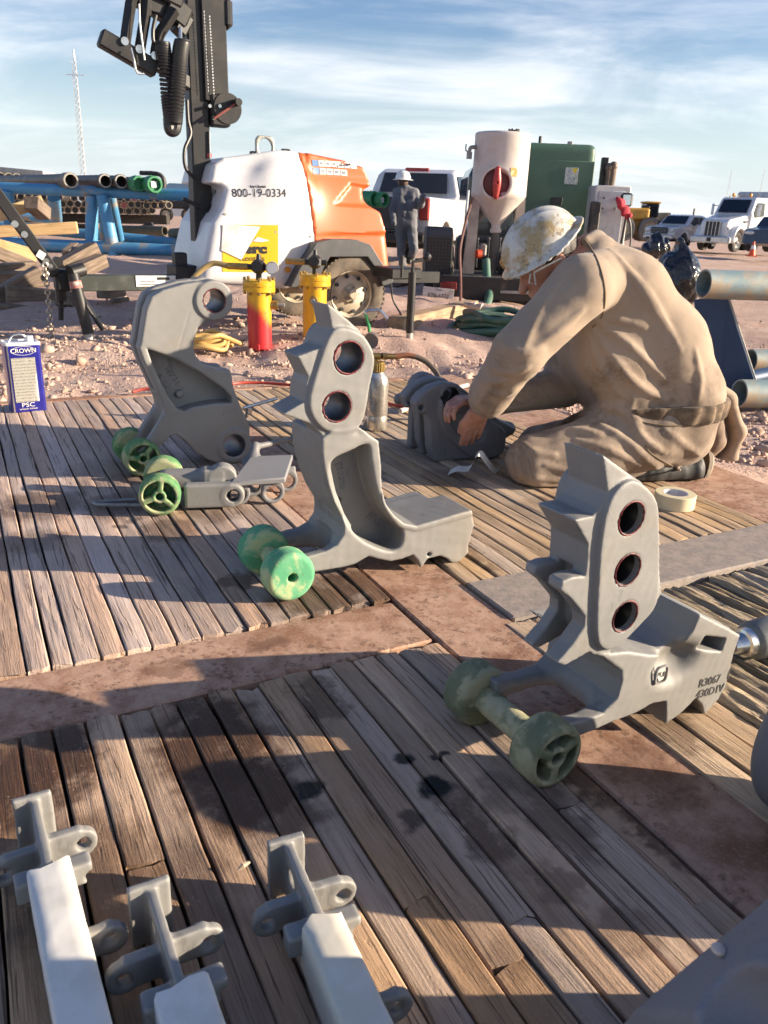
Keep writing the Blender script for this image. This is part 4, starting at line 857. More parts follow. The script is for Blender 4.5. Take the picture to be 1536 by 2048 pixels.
def bystander():
    p = on_ground(808, 548); p.y = 15.2; p = atY(808, 545, 15.2); z0 = gzv(p); pl = Plane((p.x, p.y), 0)
    R = empty('person', (p.x, p.y, 0), 0, 'person in dark grey coveralls and white hard hat standing behind the white pickup', 'person')
    J = lambda x, y, d=0.: tuple(pl.loc(x, y, d))
    foot = z0
    def body(X, Y, Zz):
        def c(a, b, ra, rb): return sd_cone(X, Y, Zz, a, b, ra, rb)
        d = smin(c(J(801, 392), J(803, 448), .115, .125), c(J(823, 392), J(821, 448), .115, .125), .08)
        for sx in (794, 830): d = smin(d, c(J(812, 378), J(sx, 384), .07, .075), .05)
        a1 = np.minimum(c(J(794, 386), J(785, 418, -.05), .072, .062), c(J(785, 418, -.05), J(788, 446, -.18), .060, .05)); a2 = np.minimum(c(J(830, 386), J(842, 410, -.05), .072, .062), c(J(842, 410, -.05), J(846, 392, -.38), .060, .05)); d = smin(smin(d, a1, .025), a2, .025)
        l1 = np.minimum(c(J(801, 455), J(802, 500), .105, .082), c(J(802, 500), J(806, 542), .080, .066)); l2 = np.minimum(c(J(823, 455), J(828, 498, -.12), .105, .082), c(J(828, 498, -.12), J(822, 518, .22), .078, .066))
        d = smin(smin(d, l1, .02), l2, .02)
        return d+.007*vnoise(X, Y, Zz, 22, 3)
    solid('coveralls', body, (-.5, -.6, z0), (.6, .5, 1.9), .018, NAVY, R)
    m = MB(); h = Vector(J(806, 362)); m.sphere(h, .095, 14, 10, (1, 1, 1.15)); m.cyl(h-Vector((0, 0, .2)), h, .06, n=12); m.build('body', pm('dark_skin_nape', (.13, .08, .06), .6), R)
    m = MB(); m.lathe(h+Vector((0, 0, .015)), h+Vector((0, 0, .17)), [(.185, 0), (.18, .04), (.135, .10), (.132, .35), (.11, .75), (.06, .97), (.0, 1)], 24); m.build('hard_hat', HATW, R)
    for q, d in ((J(808, 545), -.02), (J(818, 524, .2), .2)):
        m = MB(); m.bbox((q[0], d-.05, q[2]+.02), (.10, .27, .11), .03); m.build('boot', BLACKR, R)
bystander()
# ================================================================== things on and around the mat
STEELG = pm('plain_grey_steel', (.28, .28, .27), .55, .3, col2=(.22, .21, .2), vs=14, bs=90)
CHROME = pm('bright_steel', (.62, .61, .58), .25, .95, vs=25)
BRASS = pm('dull_brass', (.42, .29, .10), .4, .8, col2=(.3, .2, .08), vs=30)
BLKP = pm('black_plastic', (.02, .02, .021), .45, vs=15)
# ---- roller link in front of the left jaw
PE = Plane(tuple(gp(322, 1030))[:2], 12)
def roller_link():
    R = empty('roller_link', PE.o, PE.ang, 'short grey link arm with two spoked green rollers, in front of the left jaw', 'link arm')
    P = lambda x, y, d=0.: PE.loc(210+x/3.746, 530+y/3.746, d)
    wheelset(R, (0.0, -.02, .062), .060, .058, .24, RG_A, 3, 1.4, bar=.026, barmat=pm('rust_red_bar', (.20, .07, .04), .8, col2=(.1, .05, .03), vs=20))
    a, b = P(595, 1715, .03), P(955, 1720, .03)
    def f(X, Y, Z):
        d = sd_box(X, Y, Z, ((a.x+b.x)/2, .035, b.z), (b.x-a.x, .036, .074), .004)
        d = smin(d, sd_cyly(X, Y, Z, b.x, b.z, .036, .017, .053, .003), .004)
        t0, t1 = P(745, 1600, .09), P(880, 1560, .09); d = smin(d, sd_box(X, Y, Z, ((t0.x+t1.x)/2, .085, t0.z-.02), (t1.x-t0.x+.01, .05, .11), .006), .012)
        d = smin(d, sd_cyly(X, Y, Z, t1.x, t1.z-.012, .043, .06, .11, .004), .006)
        d = smin(d, sd_cone(X, Y, Z, (a.x-.05, .11, .07), (t0.x+.01, .10, .075), .036, .034), .01)
        return np.maximum(smax(d, -sd_cyly(X, Y, Z, b.x, b.z, .018, -.05, .2), .002), -Z+.002)
    solid('link_arm', f, (a.x-.1, 0, 0), (b.x+.05, .17, .22), .0042, CAST, R)
    bore(R, b.x, b.z, .0178, .018, .052)
    m = MB(); m.tube([(-.19, .10, .012), (-.20, .09, .012), (-.19, .075, .012), (-.06, .055, .012)], .006, 8); m.tube([(-.19, .10, .012), (-.08, .11, .012)], .006, 8); m.build('spring_clip', STEELG, R)
roller_link()
# ---- eyelet bracket
def eyelet_bracket():
    pl = Plane(tuple(gp(535, 1012))[:2], 20); P = lambda x, y, d=0.: pl.loc(210+x/3.746, 530+y/3.746, d)
    R = empty('eyelet_bracket', pl.o, pl.ang, 'low grey bracket plate with round eyelets beneath, between left and middle jaws', 'bracket')
    x0, x1 = -.13, .055; zt = .085
    m = MB(); m.add([(x0+.02, 0, zt), (x1, -.005, zt+.004), (x1+.06, .15, zt+.03), (x0+.11, .16, zt+.03), (x0+.02, 0, zt-.016), (x1, -.005, zt-.014), (x1+.06, .15, zt+.012), (x0+.11, .16, zt+.012)], [(0, 1, 2, 3), (7, 6, 5, 4), (0, 4, 5, 1), (1, 5, 6, 2), (2, 6, 7, 3), (3, 7, 4, 0)]); m.build('plate', CASTD, R, bevel=.004)
    for x, y in ((x0+.045, .02), (x0+.10, .09), (x1-.035, .012), (x1+.03, .11)):
        def f(X, Y, Z, x=x, y=y):
            d = smin(sd_cyly(X, Y, Z, x, .038, .037, y, y+.014, .003), sd_box(X, Y, Z, (x, y+.007, .068), (.06, .014, .035), .003), .012); return smax(d, -sd_cyly(X, Y, Z, x, .037, .023, -1, 1), .002)
        solid('eyelet', f, (x-.05, y-.01, 0), (x+.05, y+.03, .11), .004, CASTD, R)
    def g(X, Y, Z): return smin(smin(sd_cone(X, Y, Z, (x0+.12, .17, zt+.02), (x0+.13, .19, .14), .022, .010), sd_cone(X, Y, Z, (x0+.13, .19, .135), (x0+.33, .34, .12), .010, .009), .02), sd_box(X, Y, Z, (x0+.12, .14, zt+.012), (.08, .07, .016), .006), .02)
    solid('stem', g, (x0, 0, .06), (x1+.15, .38, .2), .005, CASTD, R)
eyelet_bracket()
# ---- casting under work
PD = Plane(tuple(gp(862, 925))[:2], 22)
def jaw_under_work():
    R = empty('tong_jaw', PD.o, PD.ang, 'dark shaded cast jaw lying in front of the kneeling person', 'tong jaw', 'blasted tong jaws on the mat')
    Z0, s = (780, 380), 2.194; P = lambda L, d=0.: PD.pts(L, Z0, s, d)
    face = P([(108, 935), (140, 895), (185, 862), (240, 845), (300, 855), (345, 890), (430, 960), (480, 1010), (560, 1050), (545, 1075), (500, 1085), (480, 1180), (420, 1195), (240, 1206), (195, 1190), (178, 1140), (172, 1010), (160, 985), (120, 985)])
    rl = S(P([(240, 870), (330, 900), (440, 1010), (500, 1060), (490, 1150), (400, 1185), (310, 1140), (240, 1060), (215, 960)]), 3); pan = S(P([(262, 1010), (300, 970), (360, 990), (410, 1040), (400, 1095), (340, 1100), (290, 1060)]), 3)
    e1, e2 = P([(265, 910)])[0], P([(137, 955)])[0]
    def f(X, Y, Z):
        pf = sd_poly(face, X, Z); d = ext(pf, Y, 0, .055, .008); d = smin(d, ext(pf, Y, .10, .155, .008), .006); d = smin(d, ext(pf+.03, Y, .02, .14, .01), .01)
        d = smin(d, ext(sd_poly(rl, X, Z), Y, -.012, .03, .006), .006); d = smax(d, -ext(sd_poly(pan, X, Z), Y, -.05, 0.002, .004), .006)
        d = smin(d, sd_cone(X, Y, Z, (P([(440, 1020)])[0][0], .05, P([(440, 1090)])[0][1]), (P([(545, 1060)])[0][0], .05, P([(545, 1062)])[0][1]), .06, .028), .02)
        d = smax(d, -sd_cyly(X, Y, Z, e1[0], e1[1], .036, -.1, .07), .003); d = smax(d, -sd_cyly(X, Y, Z, e2[0], e2[1], .010, -.1, .3), .003)
        return np.maximum(d, -Z)+.0007*vnoise(X, Y, Z, 55, 9)
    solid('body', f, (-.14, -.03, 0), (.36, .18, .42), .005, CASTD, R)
    bore(R, e1[0], e1[1], .036, .003, .07, pm('black_bore', (.02, .02, .02), .35, .3))
    t = P([(345, 1045)])[0]; text_mesh('casting_letters', 'PUB', .03, CASTD, R, (t[0], .0005, t[1]), (pi/2, radians(40), 0), .003)
    pl = Plane(PD.o[:2], 22); c = pl.loc(780+150/2.194, 380+872/2.194, .20); c2 = pl.loc(780+45/2.194, 380+920/2.194, .20)
    Q = empty('lifting_lug', PD.o, PD.ang, 'dark grey ring lug lying behind the casting under work', 'lug')
    def gg(X, Y, Z):
        R0 = np.sqrt((X-c.x)**2+(Z-c.z)**2); d = smin(ext(R0-.062, Y, .185, .235, .006), sd_cone(X, Y, Z, (c.x-.03, .21, c.z-.03), (c2.x, .21, c2.z), .035, .022), .02); d = smin(d, sd_box(X, Y, Z, (c.x, .21, c.z/2), (.10, .05, c.z), .01), .02)
        return np.maximum(smax(smax(d, -(R0-.040), .003), -sd_cyly(X, Y, Z, c2.x+.012, c2.z, .010, 0, 1), .003), -Z)
    solid('lug_body', gg, (c2.x-.05, .17, 0), (c.x+.08, .26, c.z+.08), .005, CASTD, Q)
jaw_under_work()
# ---- taped brackets in the foreground
PAPER = pm('white_masking_paper', (.68, .66, .61), .75, col2=(.60, .58, .53), vs=10, bs=14, bstr=.35, bd=.006)
PAPERW = pm('cream_masking_paper', (.60, .56, .46), .75, col2=(.64, .61, .54), vs=9, bs=14, bstr=.35, bd=.006)
def taped_bracket(px_end, px_near, label, tape_y, tm, seed, H=.092, wd=1.0):
    a = gp(*px_end, H); b = gp(*px_near, H); d = (a-b); ang = atan2(d.y, d.x)-pi/2
    R = empty('hinge_bracket', (a.x, a.y, 0), ang, label, 'bracket', 'masked hinge brackets in the foreground'); R.scale = (.80, .86, .86)
    ye = -.088
    def f(X, Y, Z):
        sp = sd_box(X, Y, Z, (0, -.17, .056), (.015, .34, .096), .002)
        d = smin(sp, sd_box(X, Y, Z, (-.002, -.006, .058), (.062, .012, .104), .002), .005)
        arm = np.maximum(sd_poly([(-.085, .048), (-.060, .030), (.060, .030), (.080, .048), (.080, .076), (.062, .092), (-.062, .092), (-.085, .076)], X[:, :, :], Z), np.abs(Y-ye)-.009)
        ear = np.minimum(sd_cyly(X, Y, Z, .060, .062, .024, ye-.008, ye+.008, .002), sd_cyly(X, Y, Z, -.060, .052, .024, ye-.008, ye+.008, .002)); ear = smin(ear, np.minimum(sd_box(X, Y, Z, (.03, ye, .066), (.06, .016, .048), .002), sd_box(X, Y, Z, (-.03, ye, .056), (.06, .016, .048), .002)), .004); d = smin(d, ear, .006)
        d = smin(d, sd_box(X, Y, Z, (.006, tape_y+.012, .070), (.112, .030, .036), .004), .005)
        d = smin(d, sd_box(X, Y, Z, (0, -.30, .05), (.066, .34, .10), .006), .008) if tape_y < -1 else smin(d, sd_box(X, Y, Z, (0, tape_y-.16, .053), (.060*wd, .30, .100), .003), .005)
        d = smin(d, smin(sd_cyly(X, Y, Z, .066*wd, .058, .024, tape_y-.125, tape_y-.11, .002), sd_box(X, Y, Z, (.03*wd, tape_y-.1175, .060), (.08*wd, .015, .046), .002), .004), .005)
        for s in (-1, 1): d = smax(d, -sd_cyly(X, Y, Z, s*.060, .062 if s > 0 else .052, .0105, -1, 1), .002)
        e = np.sqrt((Y+.042)**2+(Z-.062)**2)-.017; d = smax(d, -np.maximum(e, np.abs(X)-.05), .004)
        return np.maximum(d, -Z)+.0005*vnoise(X, Y, Z, 70, seed)
    solid('body', f, (-.12, tape_y-.32, 0), (.12, .01, .115), .0034, CAST, R)
    L = .34; m = MB(); n = 14; rr = np.random.RandomState(seed); prof = [(-.0335, .030), (-.0335, .075), (-.0330, .1035), (-.029, .1065), (-.012, .1072), (.010, .1070), (.029, .1066), (.0332, .1035), (.0336, .075), (.0336, .035)]
    for j in range(n+1):
        y = tape_y+.002-L*j/n
        for i, (x, z) in enumerate(prof): m.v.append((x*wd+rr.normal(0, .0002), y+(rr.normal(0, .003) if j == 0 else 0)+(.004*sin(i*1.1+seed) if j == 0 else 0), z+rr.normal(0, .0002)+.0005*sin(j*.9+i*.7+seed)))
    k = len(prof); m.f = [(j*k+i, j*k+i+1, (j+1)*k+i+1, (j+1)*k+i) for j in range(n) for i in range(k-1)]
    m.build('masking_paper', tm, R, True, 60)
    return R
taped_bracket((65, 1588), (110, 1790), 'grey bracket with tall white paper wrap, leftmost in the foreground', -.165, PAPER, 1, wd=.95)
taped_bracket((298, 1762), (360, 1960), 'grey bracket with short white paper wrap, second from left in the foreground', -.175, PAPER, 2, wd=1.1)
taped_bracket((572, 1672), (655, 1862), 'grey bracket with cream paper wrap, rightmost of the foreground brackets', -.160, PAPERW, 3, wd=.92)
# ---- castings cut by the right edge of the frame
def edge_castings():
    CAST_SHADE = cast_mat('shade_toned_casting', (.17, .178, .20), (.20, .20, .215))  # same cast steel, with the shade on these two put into the colour
    c = Vector((.690, 1.0, 0)); R = empty('round_casting', (c.x, c.y, 0), radians(30), 'rounded casting with shade painted into its grey, cut by the right edge beside the right jaw', 'casting')
    def f(X, Y, Z):
        d = ext(np.sqrt(X**2+(Z-.135)**2)-.135, Y, -.07, .06, .03); d = smin(d, sd_box(X, Y, Z, (.07, -.01, .16), (.16, .09, .2), .03), .03); return np.maximum(smax(d, -sd_cyly(X, Y, Z, 0, .135, .045, -.2, .2), .01), -Z)
    solid('casting_body', f, (-.17, -.12, 0), (.18, .08, .35), .006, CAST_SHADE, R)
    c = gp(1450, 1950, .33); R = empty('casting_block', (c.x, c.y, 0), 0, 'blurred casting with shade painted into its blue-grey, close to the camera at bottom right', 'casting')
    hs = [((-.62, -.35, .70), gp(1450, 1950, .33)), ((-.40, .88, .25), gp(1470, 1852, .33)), ((-.93, -.35, .1), gp(1358, 1990, .30)), ((-.25, -.80, .45), gp(1490, 2020, .33)), ((-.75, .30, .55), gp(1415, 1925, .31)), ((0, 0, 1), Vector((0, 0, .44))), ((1, 0, 0), c+Vector((.30, 0, 0))), ((0, -1, 0), c+Vector((0, -.22, 0)))]
    def g2(X, Y, Z):
        d = -Z
        for n, p in hs:
            n = Vector(n).normalized(); q = p-Vector((c.x, c.y, 0)); d = smax(d, (X-q.x)*n.x+(Y-q.y)*n.y+(Z-q.z)*n.z, .002)
        b = gp(1500, 2060, .33)-Vector((c.x, c.y, 0)); return smax(d, -(np.sqrt((X-b.x)**2+(Y-b.y)**2+(Z-b.z)**2)-.045), .003)
    solid('casting_body', g2, (-.3, -.26, 0), (.32, .25, .46), .0045, CAST_SHADE, R)
    b = gp(1437, 1898, .325); m = MB(); m.sphere(b-Vector((c.x, c.y, 0)), .006, 10, 6, (1, 1, .5)); m.build('paint_fleck', pm('pale_fleck', (.6, .5, .42), .7), R)
    c = gp(1720, 1790); R = empty('casting_lug', (c.x+.05, c.y, 0), radians(20), 'grey casting lug standing beyond the right edge on the planks', 'casting')
    solid('casting_body', lambda X, Y, Z: np.maximum(smin(sd_box(X, Y, Z, (0, 0, .05), (.2, .12, .1), .02), sd_cyly(X, Y, Z, -.03, .13, .09, -.05, .05, .01), .03), -Z), (-.14, -.1, 0), (.14, .1, .24), .008, CASTD, R)
edge_castings()
# ---- grey threaded bottle-like pin behind the right jaw
def pin():
    a = gp(1462, 1292, .05); b = gp(1640, 1245, .055); R = empty('pin_tool', (a.x, a.y, 0), 0, 'mottled grey cylinder with bright metal collar behind the right jaw', 'cylinder')
    o = a*1.0; o.z = 0; a2, b2 = a-o, b-o; e = (b2-a2).normalized()
    m = MB(); m.lathe(a2, a2+e*.05, [(0, 0), (.016, 0), (.018, .1), (.024, .55), (.030, .6), (.031, 1)], 28); m.build('collar', CHROME, R)
    m = MB(); m.lathe(a2+e*.045, b2, [(0, 0), (.030, .0), (.036, .03), (.040, .06), (.042, .3), (.042, 1), (0, 1)], 28); m.build('barrel', pm('mottled_grey_paint', (.16, .17, .16), .5, .2, col2=(.26, .27, .24), vs=12, dirt=(.05, .05, .05), ds=14), R)
pin()
# ---- blue solvent can
def can():
    a, b = gp(28, 826), gp(93, 820); d = b-a; R = empty('solvent_can', (a+b)/2, atan2(d.y, d.x), 'blue rectangular metal solvent can standing at the far left edge of the mat', 'can')
    W, D, H = d.length*1.06, .10, .285
    BLUE = pm('can_blue', (.014, .014, .19), .3, .0, col2=(.02, .02, .24), vs=8, dirt=(.3, .28, .3), ds=9, dlo=.66, dhi=.78, coat=.3)
    m = MB(); v = [(p[0], p[1]) for p in rrect(W, D, .012)]; n = len(v); zs = (0, H)
    m.v = [(x, y+D/2, z) for z in zs for x, y in v]; m.f = [(i, (i+1) % n, n+(i+1) % n, n+i) for i in range(n)]; m.build('can_body', BLUE, R, True, 40)
    WH = pm('can_white', (.72, .72, .72), .35, .2); m = MB(); m.lathe((0, D/2, H), (0, D/2, H+.001), [(0, 0), (.01, .5)], 4); m.v = []; m.f = []
    for z, k in ((H-.004, 1.03), (H+.008, 1.03), (H+.009, .97), (H+.004, .95)): m.v += [(x*k, y*k+D/2, z) for x, y in v]
    m.f = [(r*n+i, r*n+(i+1) % n, (r+1)*n+(i+1) % n, (r+1)*n+i) for r in range(3) for i in range(n)]+[tuple(range(3*n, 4*n))]; m.build('can_top', WH, R, True, 40)
    m = MB(); m.cyl((W*.26, D*.5, H), (W*.26, D*.5, H+.028), .018, n=20); m.build('cap', WH, R)
    m = MB(); m.tube(spline([(-W*.33, D/2, H+.004), (-W*.2, D/2, H+.030), (0, D/2, H+.036), (W*.14, D/2, H+.028), (W*.2, D/2, H+.006)], 4), .0045, 8); m.build('handle', CHROME, R)
    m = MB(); m.box((-W*.44, -.0008, H/2), (.006, .001, H*.99)); m.build('seam_stripe', pm('bare_tin', (.6, .6, .58), .25, .9), R, False)
    t = NT('can_label'); c = t.coord('Object'); wv = t.n('ShaderNodeTexNoise', inp={'Scale': 1.0, 'Detail': 2}); mp = t.n('ShaderNodeMapping', inp={'Scale': (160, 1, 420)}); t.L(c, mp.inputs[0]); t.L(mp.outputs[0], wv.inputs['Vector'])
    ln = t.n('ShaderNodeTexWave', wave_type='BANDS', bands_direction='Z', inp={'Scale': 24, 'Distortion': 0}); t.L(c, ln.inputs['Vector'])
    tx = t.math('MULTIPLY', t.ramp(ln.outputs['Fac'], .45, .6), t.ramp(wv.outputs[0], .48, .55)); st = t.noise(t.coord('Object', (40, 1, 3)), 1, 4, .6)
    k = t.mix(t.math('MULTIPLY', tx, .8), (.40, .385, .34), (.10, .10, .11)); k = t.mix(t.ramp(st, .56, .66), k, (.68, .66, .62)); t.set(Base_Color=k, Roughness=.4, Metallic=.2)
    m = MB(); m.box((-.005, -.0014, H*.48), (W*.68, .0012, H*.66)); m.build('label', t.m, R, False)
    WT = pm('print_white', (.75, .74, .7), .5)
    text_mesh('lettering', 'CROWN', .026, WT, R, (0, -.0024, H*.91), (pi/2, 0, 0), .0003); text_mesh('lettering', 'PSC', .026, WT, R, (-.005, -.0024, H*.105), (pi/2, 0, 0), .0003, sx=1.25)
    text_mesh('lettering', 'LACQUER THINNER', .008, WT, R, (-.005, -.0024, H*.045), (pi/2, 0, 0), .0003)
    m = MB(); P = [(W*.34*cos(2*pi*i/30), -.0018, H*.91+.018*sin(2*pi*i/30)) for i in range(31)]; m.tube(P, .0008, 4); m.build('logo_oval', WT, R)
can()
# ---- spray-gun cup and hose
def bottle():
    p = gp(750, 857); R = empty('spray_cup', p, 0, 'shiny dented metal spray cup with brass cap behind the middle jaw', 'spray cup')
    t = NT('smeared_aluminium'); c = t.coord('Object'); n = t.noise(t.coord('Object', (1, 1, .35)), 26, 6, .7, .6)
    k = t.mix(t.ramp(n, .45, .62), (.72, .70, .65), (.34, .31, .28)); k = t.mix(t.ramp(t.noise(c, 30, 5, .7), .66, .74), k, (.10, .32, .22)); k = t.mix(t.ramp(t.noise(t.coord('Object', (1, 1, .4), loc=(3, 1, 2)), 22, 5, .7), .66, .72), k, (.16, .03, .025)); t.set(Base_Color=k, Roughness=t.ramp(n, .4, .7, .22, .5), Metallic=.85, Normal=t.bump(t.noise(c, 12, 3), .3, .006))
    m = MB(); m.lathe((0, 0, 0), (0, 0, .29), [(0, 0), (.047, 0), (.050, .015), (.050, .20), (.049, .21), (.050, .225), (.050, .66), (.047, .74), (.036, .80), (.026, .84), (.024, .86)], 36); m.build('cup_body', t.m, R)
    m = MB(); m.lathe((0, 0, .242), (0, 0, .285), [(.024, 0), (.030, .02), (.030, .95), (.026, 1), (0, 1)], 30)
    for i in range(20): w = 2*pi*i/20; m.bbox((.0305*cos(w), .0305*sin(w), .262), (.004, .004, .036), .001)
    m.build('cap', BRASS, R)
    q = atY(752, 712, p.y+.02)-p; e = atY(790, 713, p.y+.05)-p
    m = MB(); m.cyl((0, .02, .28), (0, .02, q.z), .010, n=12); m.cyl((-.04, .02, q.z), tuple(q+Vector((.02, 0, 0))), .014, n=14); m.build('gun_fitting', BRASS, R)
    m = MB(); m.cyl(tuple(q+Vector((.01, 0, 0))), tuple(e), .012, n=12); m.cyl(tuple(q+Vector((.025, 0, 0))), tuple(q+Vector((.045, .006, 0))), .015, n=6); m.build('coupling', pm('dark_brass', (.16, .11, .05), .4, .8), R)
    w = [p+e]+[atY(820, 711, p.y+.06), atY(850, 722, p.y+.06), atY(872, 745, p.y+.04), atY(884, 775, p.y), gp(892, 830, .02), gp(880, 850, .012)]
    m = MB(); m.tube(spline([tuple(x) for x in w], 6), .012, 10); o = m.build('air_hose', pm('worn_orange_rubber', (.30, .10, .035), .6, col2=(.12, .09, .07), vs=5, lo=.40, hi=.55)); tag(o, 'brown and orange air hose curving from the spray cup to the dark casting', 'hose')
bottle()
# ---- masking tape and paper strip
def tape():
    p = gp(1347, 1012); R = empty('tape_roll', (p.x, p.y, 0), radians(20), 'cream roll of masking tape lying beside the boot', 'tape roll')
    m = MB(); m.lathe((0, 0, .001), (0, 0, .046), [(.040, 0), (.0625, 0), (.064, .03), (.064, .97), (.0625, 1), (.040, 1)], 48); m.build('tape', pm('cream_tape', (.66, .585, .38), .55, col2=(.62, .54, .34), vs=30), R)
    m = MB(); m.lathe((0, 0, .001), (0, 0, .046), [(.0402, 0), (.0402, 1), (.0375, 1), (.0375, 0)], 48); m.build('core', pm('printed_card_core', (.52, .50, .56), .7, col2=(.66, .64, .62), vs=40, lo=.48, hi=.54), R)
    m = MB(); m.lathe((-.045, .05, .001), (-.045, .05, .05), [(.050, 0), (.050, 1), (.046, 1), (.046, 0)], 40); 
    q = [gp(898, 945, .006), gp(915, 938, .03), gp(935, 938, .035), gp(944, 930, .05), gp(952, 912, .10), gp(962, 908, .105), gp(975, 925, .06), gp(990, 942, .012), gp(1000, 935, .006)]
    q = [Vector(v) for v in spline([tuple(v) for v in q], 5)]; m = MB(); n = len(q); w = Vector((.012, .046, .006))
    m.v = [tuple(v+w*k) for v in q for k in (-.5, .5)]+[tuple(v+w*k+Vector((0, 0, .0012))) for v in q for k in (-.5, .5)]
    m.f = [(2*i, 2*i+1, 2*i+3, 2*i+2) for i in range(n-1)]+[(2*n+2*i, 2*n+2*i+2, 2*n+2*i+3, 2*n+2*i+1) for i in range(n-1)]
    o = m.build('paper_strip', PAPER); tag(o, 'curled strip of white masking tape on the planks before the person\'s knee', 'tape strip')
    m = MB(); a, b = gp(474, 1742, .006), gp(500, 1724, .012); m.tube([a, (a+b)/2+Vector((0, 0, .002)), b], [.001, .004, .0015], 6); o = m.build('wood_splinter', pm('pale_splinter', (.55, .43, .30), .8)); tag(o, 'small pale wood splinter on the dark planks near the foreground brackets', 'splinter')
tape()
# ---- two yellow air filters
YEL = pm('yellow_enamel', (.70, .40, .015), .35, 0, col2=(.62, .33, .012), vs=7, dirt=(.30, .16, .05), ds=11, dlo=.62, dhi=.74, coat=.3)
def red_spray():
    t = NT('red_oversprayed_yellow'); c = t.coord('Object'); sp = t.n('ShaderNodeSeparateXYZ'); t.L(c, sp.inputs[0]); n = t.noise(c, 5, 5, .7)
    h = t.math('ADD', t.math('ADD', sp.outputs[2], t.math('MULTIPLY', sp.outputs[0], .9)), t.math('MULTIPLY', n, .22))
    f = t.ramp(h, .32, .47, 1, 0); k = t.mix(f, t.mix(t.ramp(t.noise(c, 12, 6, .7), .6, .68), (.70, .40, .015), (.12, .07, .03)), (.52, .022, .028)); t.set(Base_Color=k, Roughness=.4, Coat_Weight=.2); return t.m
def air_filter(px, top, w, label, bodymat, gauge):
    p = on_ground(*px); z0 = p.z; s = w*p.y/1593/2; H = (px[1]-top)*p.y/1593*1.01
    R = empty('air_filter', p, 0, label, 'air filter', 'yellow compressed air filters')
    m = MB(); m.lathe((0, 0, 0), (0, 0, H), [(0, 0), (s*.9, 0), (s, .02), (s, .86), (s, 1)], 36); m.build('filter_body', bodymat, R)
    m = MB(); m.lathe((0, 0, H-.012), (0, 0, H+.075), [(s, 0), (s*1.32, .05), (s*1.32, .40), (s*1.27, .43), (s*1.27, .50), (s*1.32, .53), (s*1.32, .85), (s*1.2, 1), (0, 1)], 36); m.build('flange', YEL, R)
    for i in range(8):
        t = 2*pi*i/8+.2; m = MB(); m.cyl((s*1.18*cos(t), s*1.18*sin(t), H-.03), (s*1.18*cos(t), s*1.18*sin(t), H+.095), .011, n=8); m.build('bolt', BRASS, R)
    m = MB(); m.cyl((0, 0, H+.07), (0, 0, H+.13), .022, n=12); m.bbox((0, -.01, H+.17), (.10, .09, .10), .025); m.cyl((0, -.06, H+.175), (0, -.02, H+.175), .038, n=18); m.cyl((0, 0, H+.2), (0, 0, H+.26), .022, .014, n=12); m.cyl((-.11, 0, H+.165), (.09, 0, H+.165), .022, n=10); m.build('regulator', BLKP, R)
    m = MB(); m.cyl((-.23, 0, H+.165), (-.08, 0, H+.165), .024, n=8); m.build('pipe_nipple', BRASS, R)
    if gauge:
        m = MB(); m.cyl((.105, -.055, H+.165), (.105, -.01, H+.165), .046, n=24); m.build('gauge_case', STEELG, R); m = MB(); m.cyl((.105, -.058, H+.165), (.105, -.054, H+.165), .039, n=24); m.build('gauge_face', pm('gauge_white', (.8, .8, .78), .3), R)
    m = MB(); x = s if gauge else 0; y = 0 if gauge else -s; dx = (1, 0) if gauge else (0, -1)
    m.cyl((x*.9, y*.9, H*.76), (x+dx[0]*.05, y+dx[1]*.05, H*.76), .033, n=14); m.build('side_port', BRASS, R)
    m = MB(); m.cyl((x+dx[0]*.05, y+dx[1]*.05, H*.76), (x+dx[0]*.10, y+dx[1]*.08, H*.76), .016, n=8); m.build('drain_plug', STEELG, R)
    m = MB(); 
    for t in (.5, 2.6, 4.7): m.bbox((s*.9*cos(t), s*.9*sin(t), .02), (.03, .03, .05), .006)
    m.build('foot', bodymat, R)
    return R, p, H
f1, fp, FH = air_filter((520, 697), 586, 47, 'yellow air filter with red overspray on its lower body, left of the two', red_spray(), True)
air_filter((629, 688), 575, 46, 'clean yellow air filter in front of the trailer tyre, right of the two', YEL, False)
m = MB(); p0 = fp+Vector((-.23, 0, FH+.165)); m.tube(spline([tuple(p0), tuple(p0+Vector((-.12, .0, .01))), tuple(p0+Vector((-.25, -.05, -.10))), tuple(p0+Vector((-.36, -.1, -.30))), tuple(p0+Vector((-.42, -.2, -.55))), tuple(p0+Vector((-.40, -.3, -.74)))], 6), .021, 10)
tag(m.build('air_hose', pm('yellow_tan_hose', (.36, .26, .10), .6, col2=(.28, .2, .09), vs=5)), 'tan hose arching from the red oversprayed filter to the ground', 'hose')
# ---- hoses on the ground
def coil(name, cx, cy, rx, ry, n, r, mat, label, seed, tail=()):
    rr = np.random.RandomState(seed); P = []
    for k in range(n*16):
        t = 2*pi*k/16; j = k//16; P.append((cx+rx*(1-.10*(j % 4)+.10*sin(j*2.3+seed))*cos(t)*(1+.10*sin(t*2+j))+.04*sin(j*3.1), cy+ry*(1-.10*(j % 3)+.12*cos(j*1.7))*sin(t), gzv((cx, cy))+.02+r*(.8+1.5*(j % 4))+r*.8*sin(t*3+j*1.3)))
    P += [(x, y, gzv((x, y))+r+.02) for x, y in tail]
    m = MB(); m.tube(spline(P, 2), r, 8); o = m.build(name, mat); tag(o, label, 'hose'); return o
HYEL = pm('yellow_hose_rubber', (.55, .36, .12), .6, col2=(.42, .27, .09), vs=4); HGRN = pm('green_hose_rubber', (.045, .12, .085), .55, col2=(.08, .14, .10), vs=4, dirt=(.2, .16, .11), ds=5)
p = on_ground(412, 700); coil('hose_coil', p.x, p.y, .17, .13, 4, .017, HYEL, 'coil of yellow hose on the dirt behind the left jaw', 1, [(p.x+.25, p.y+.1)])
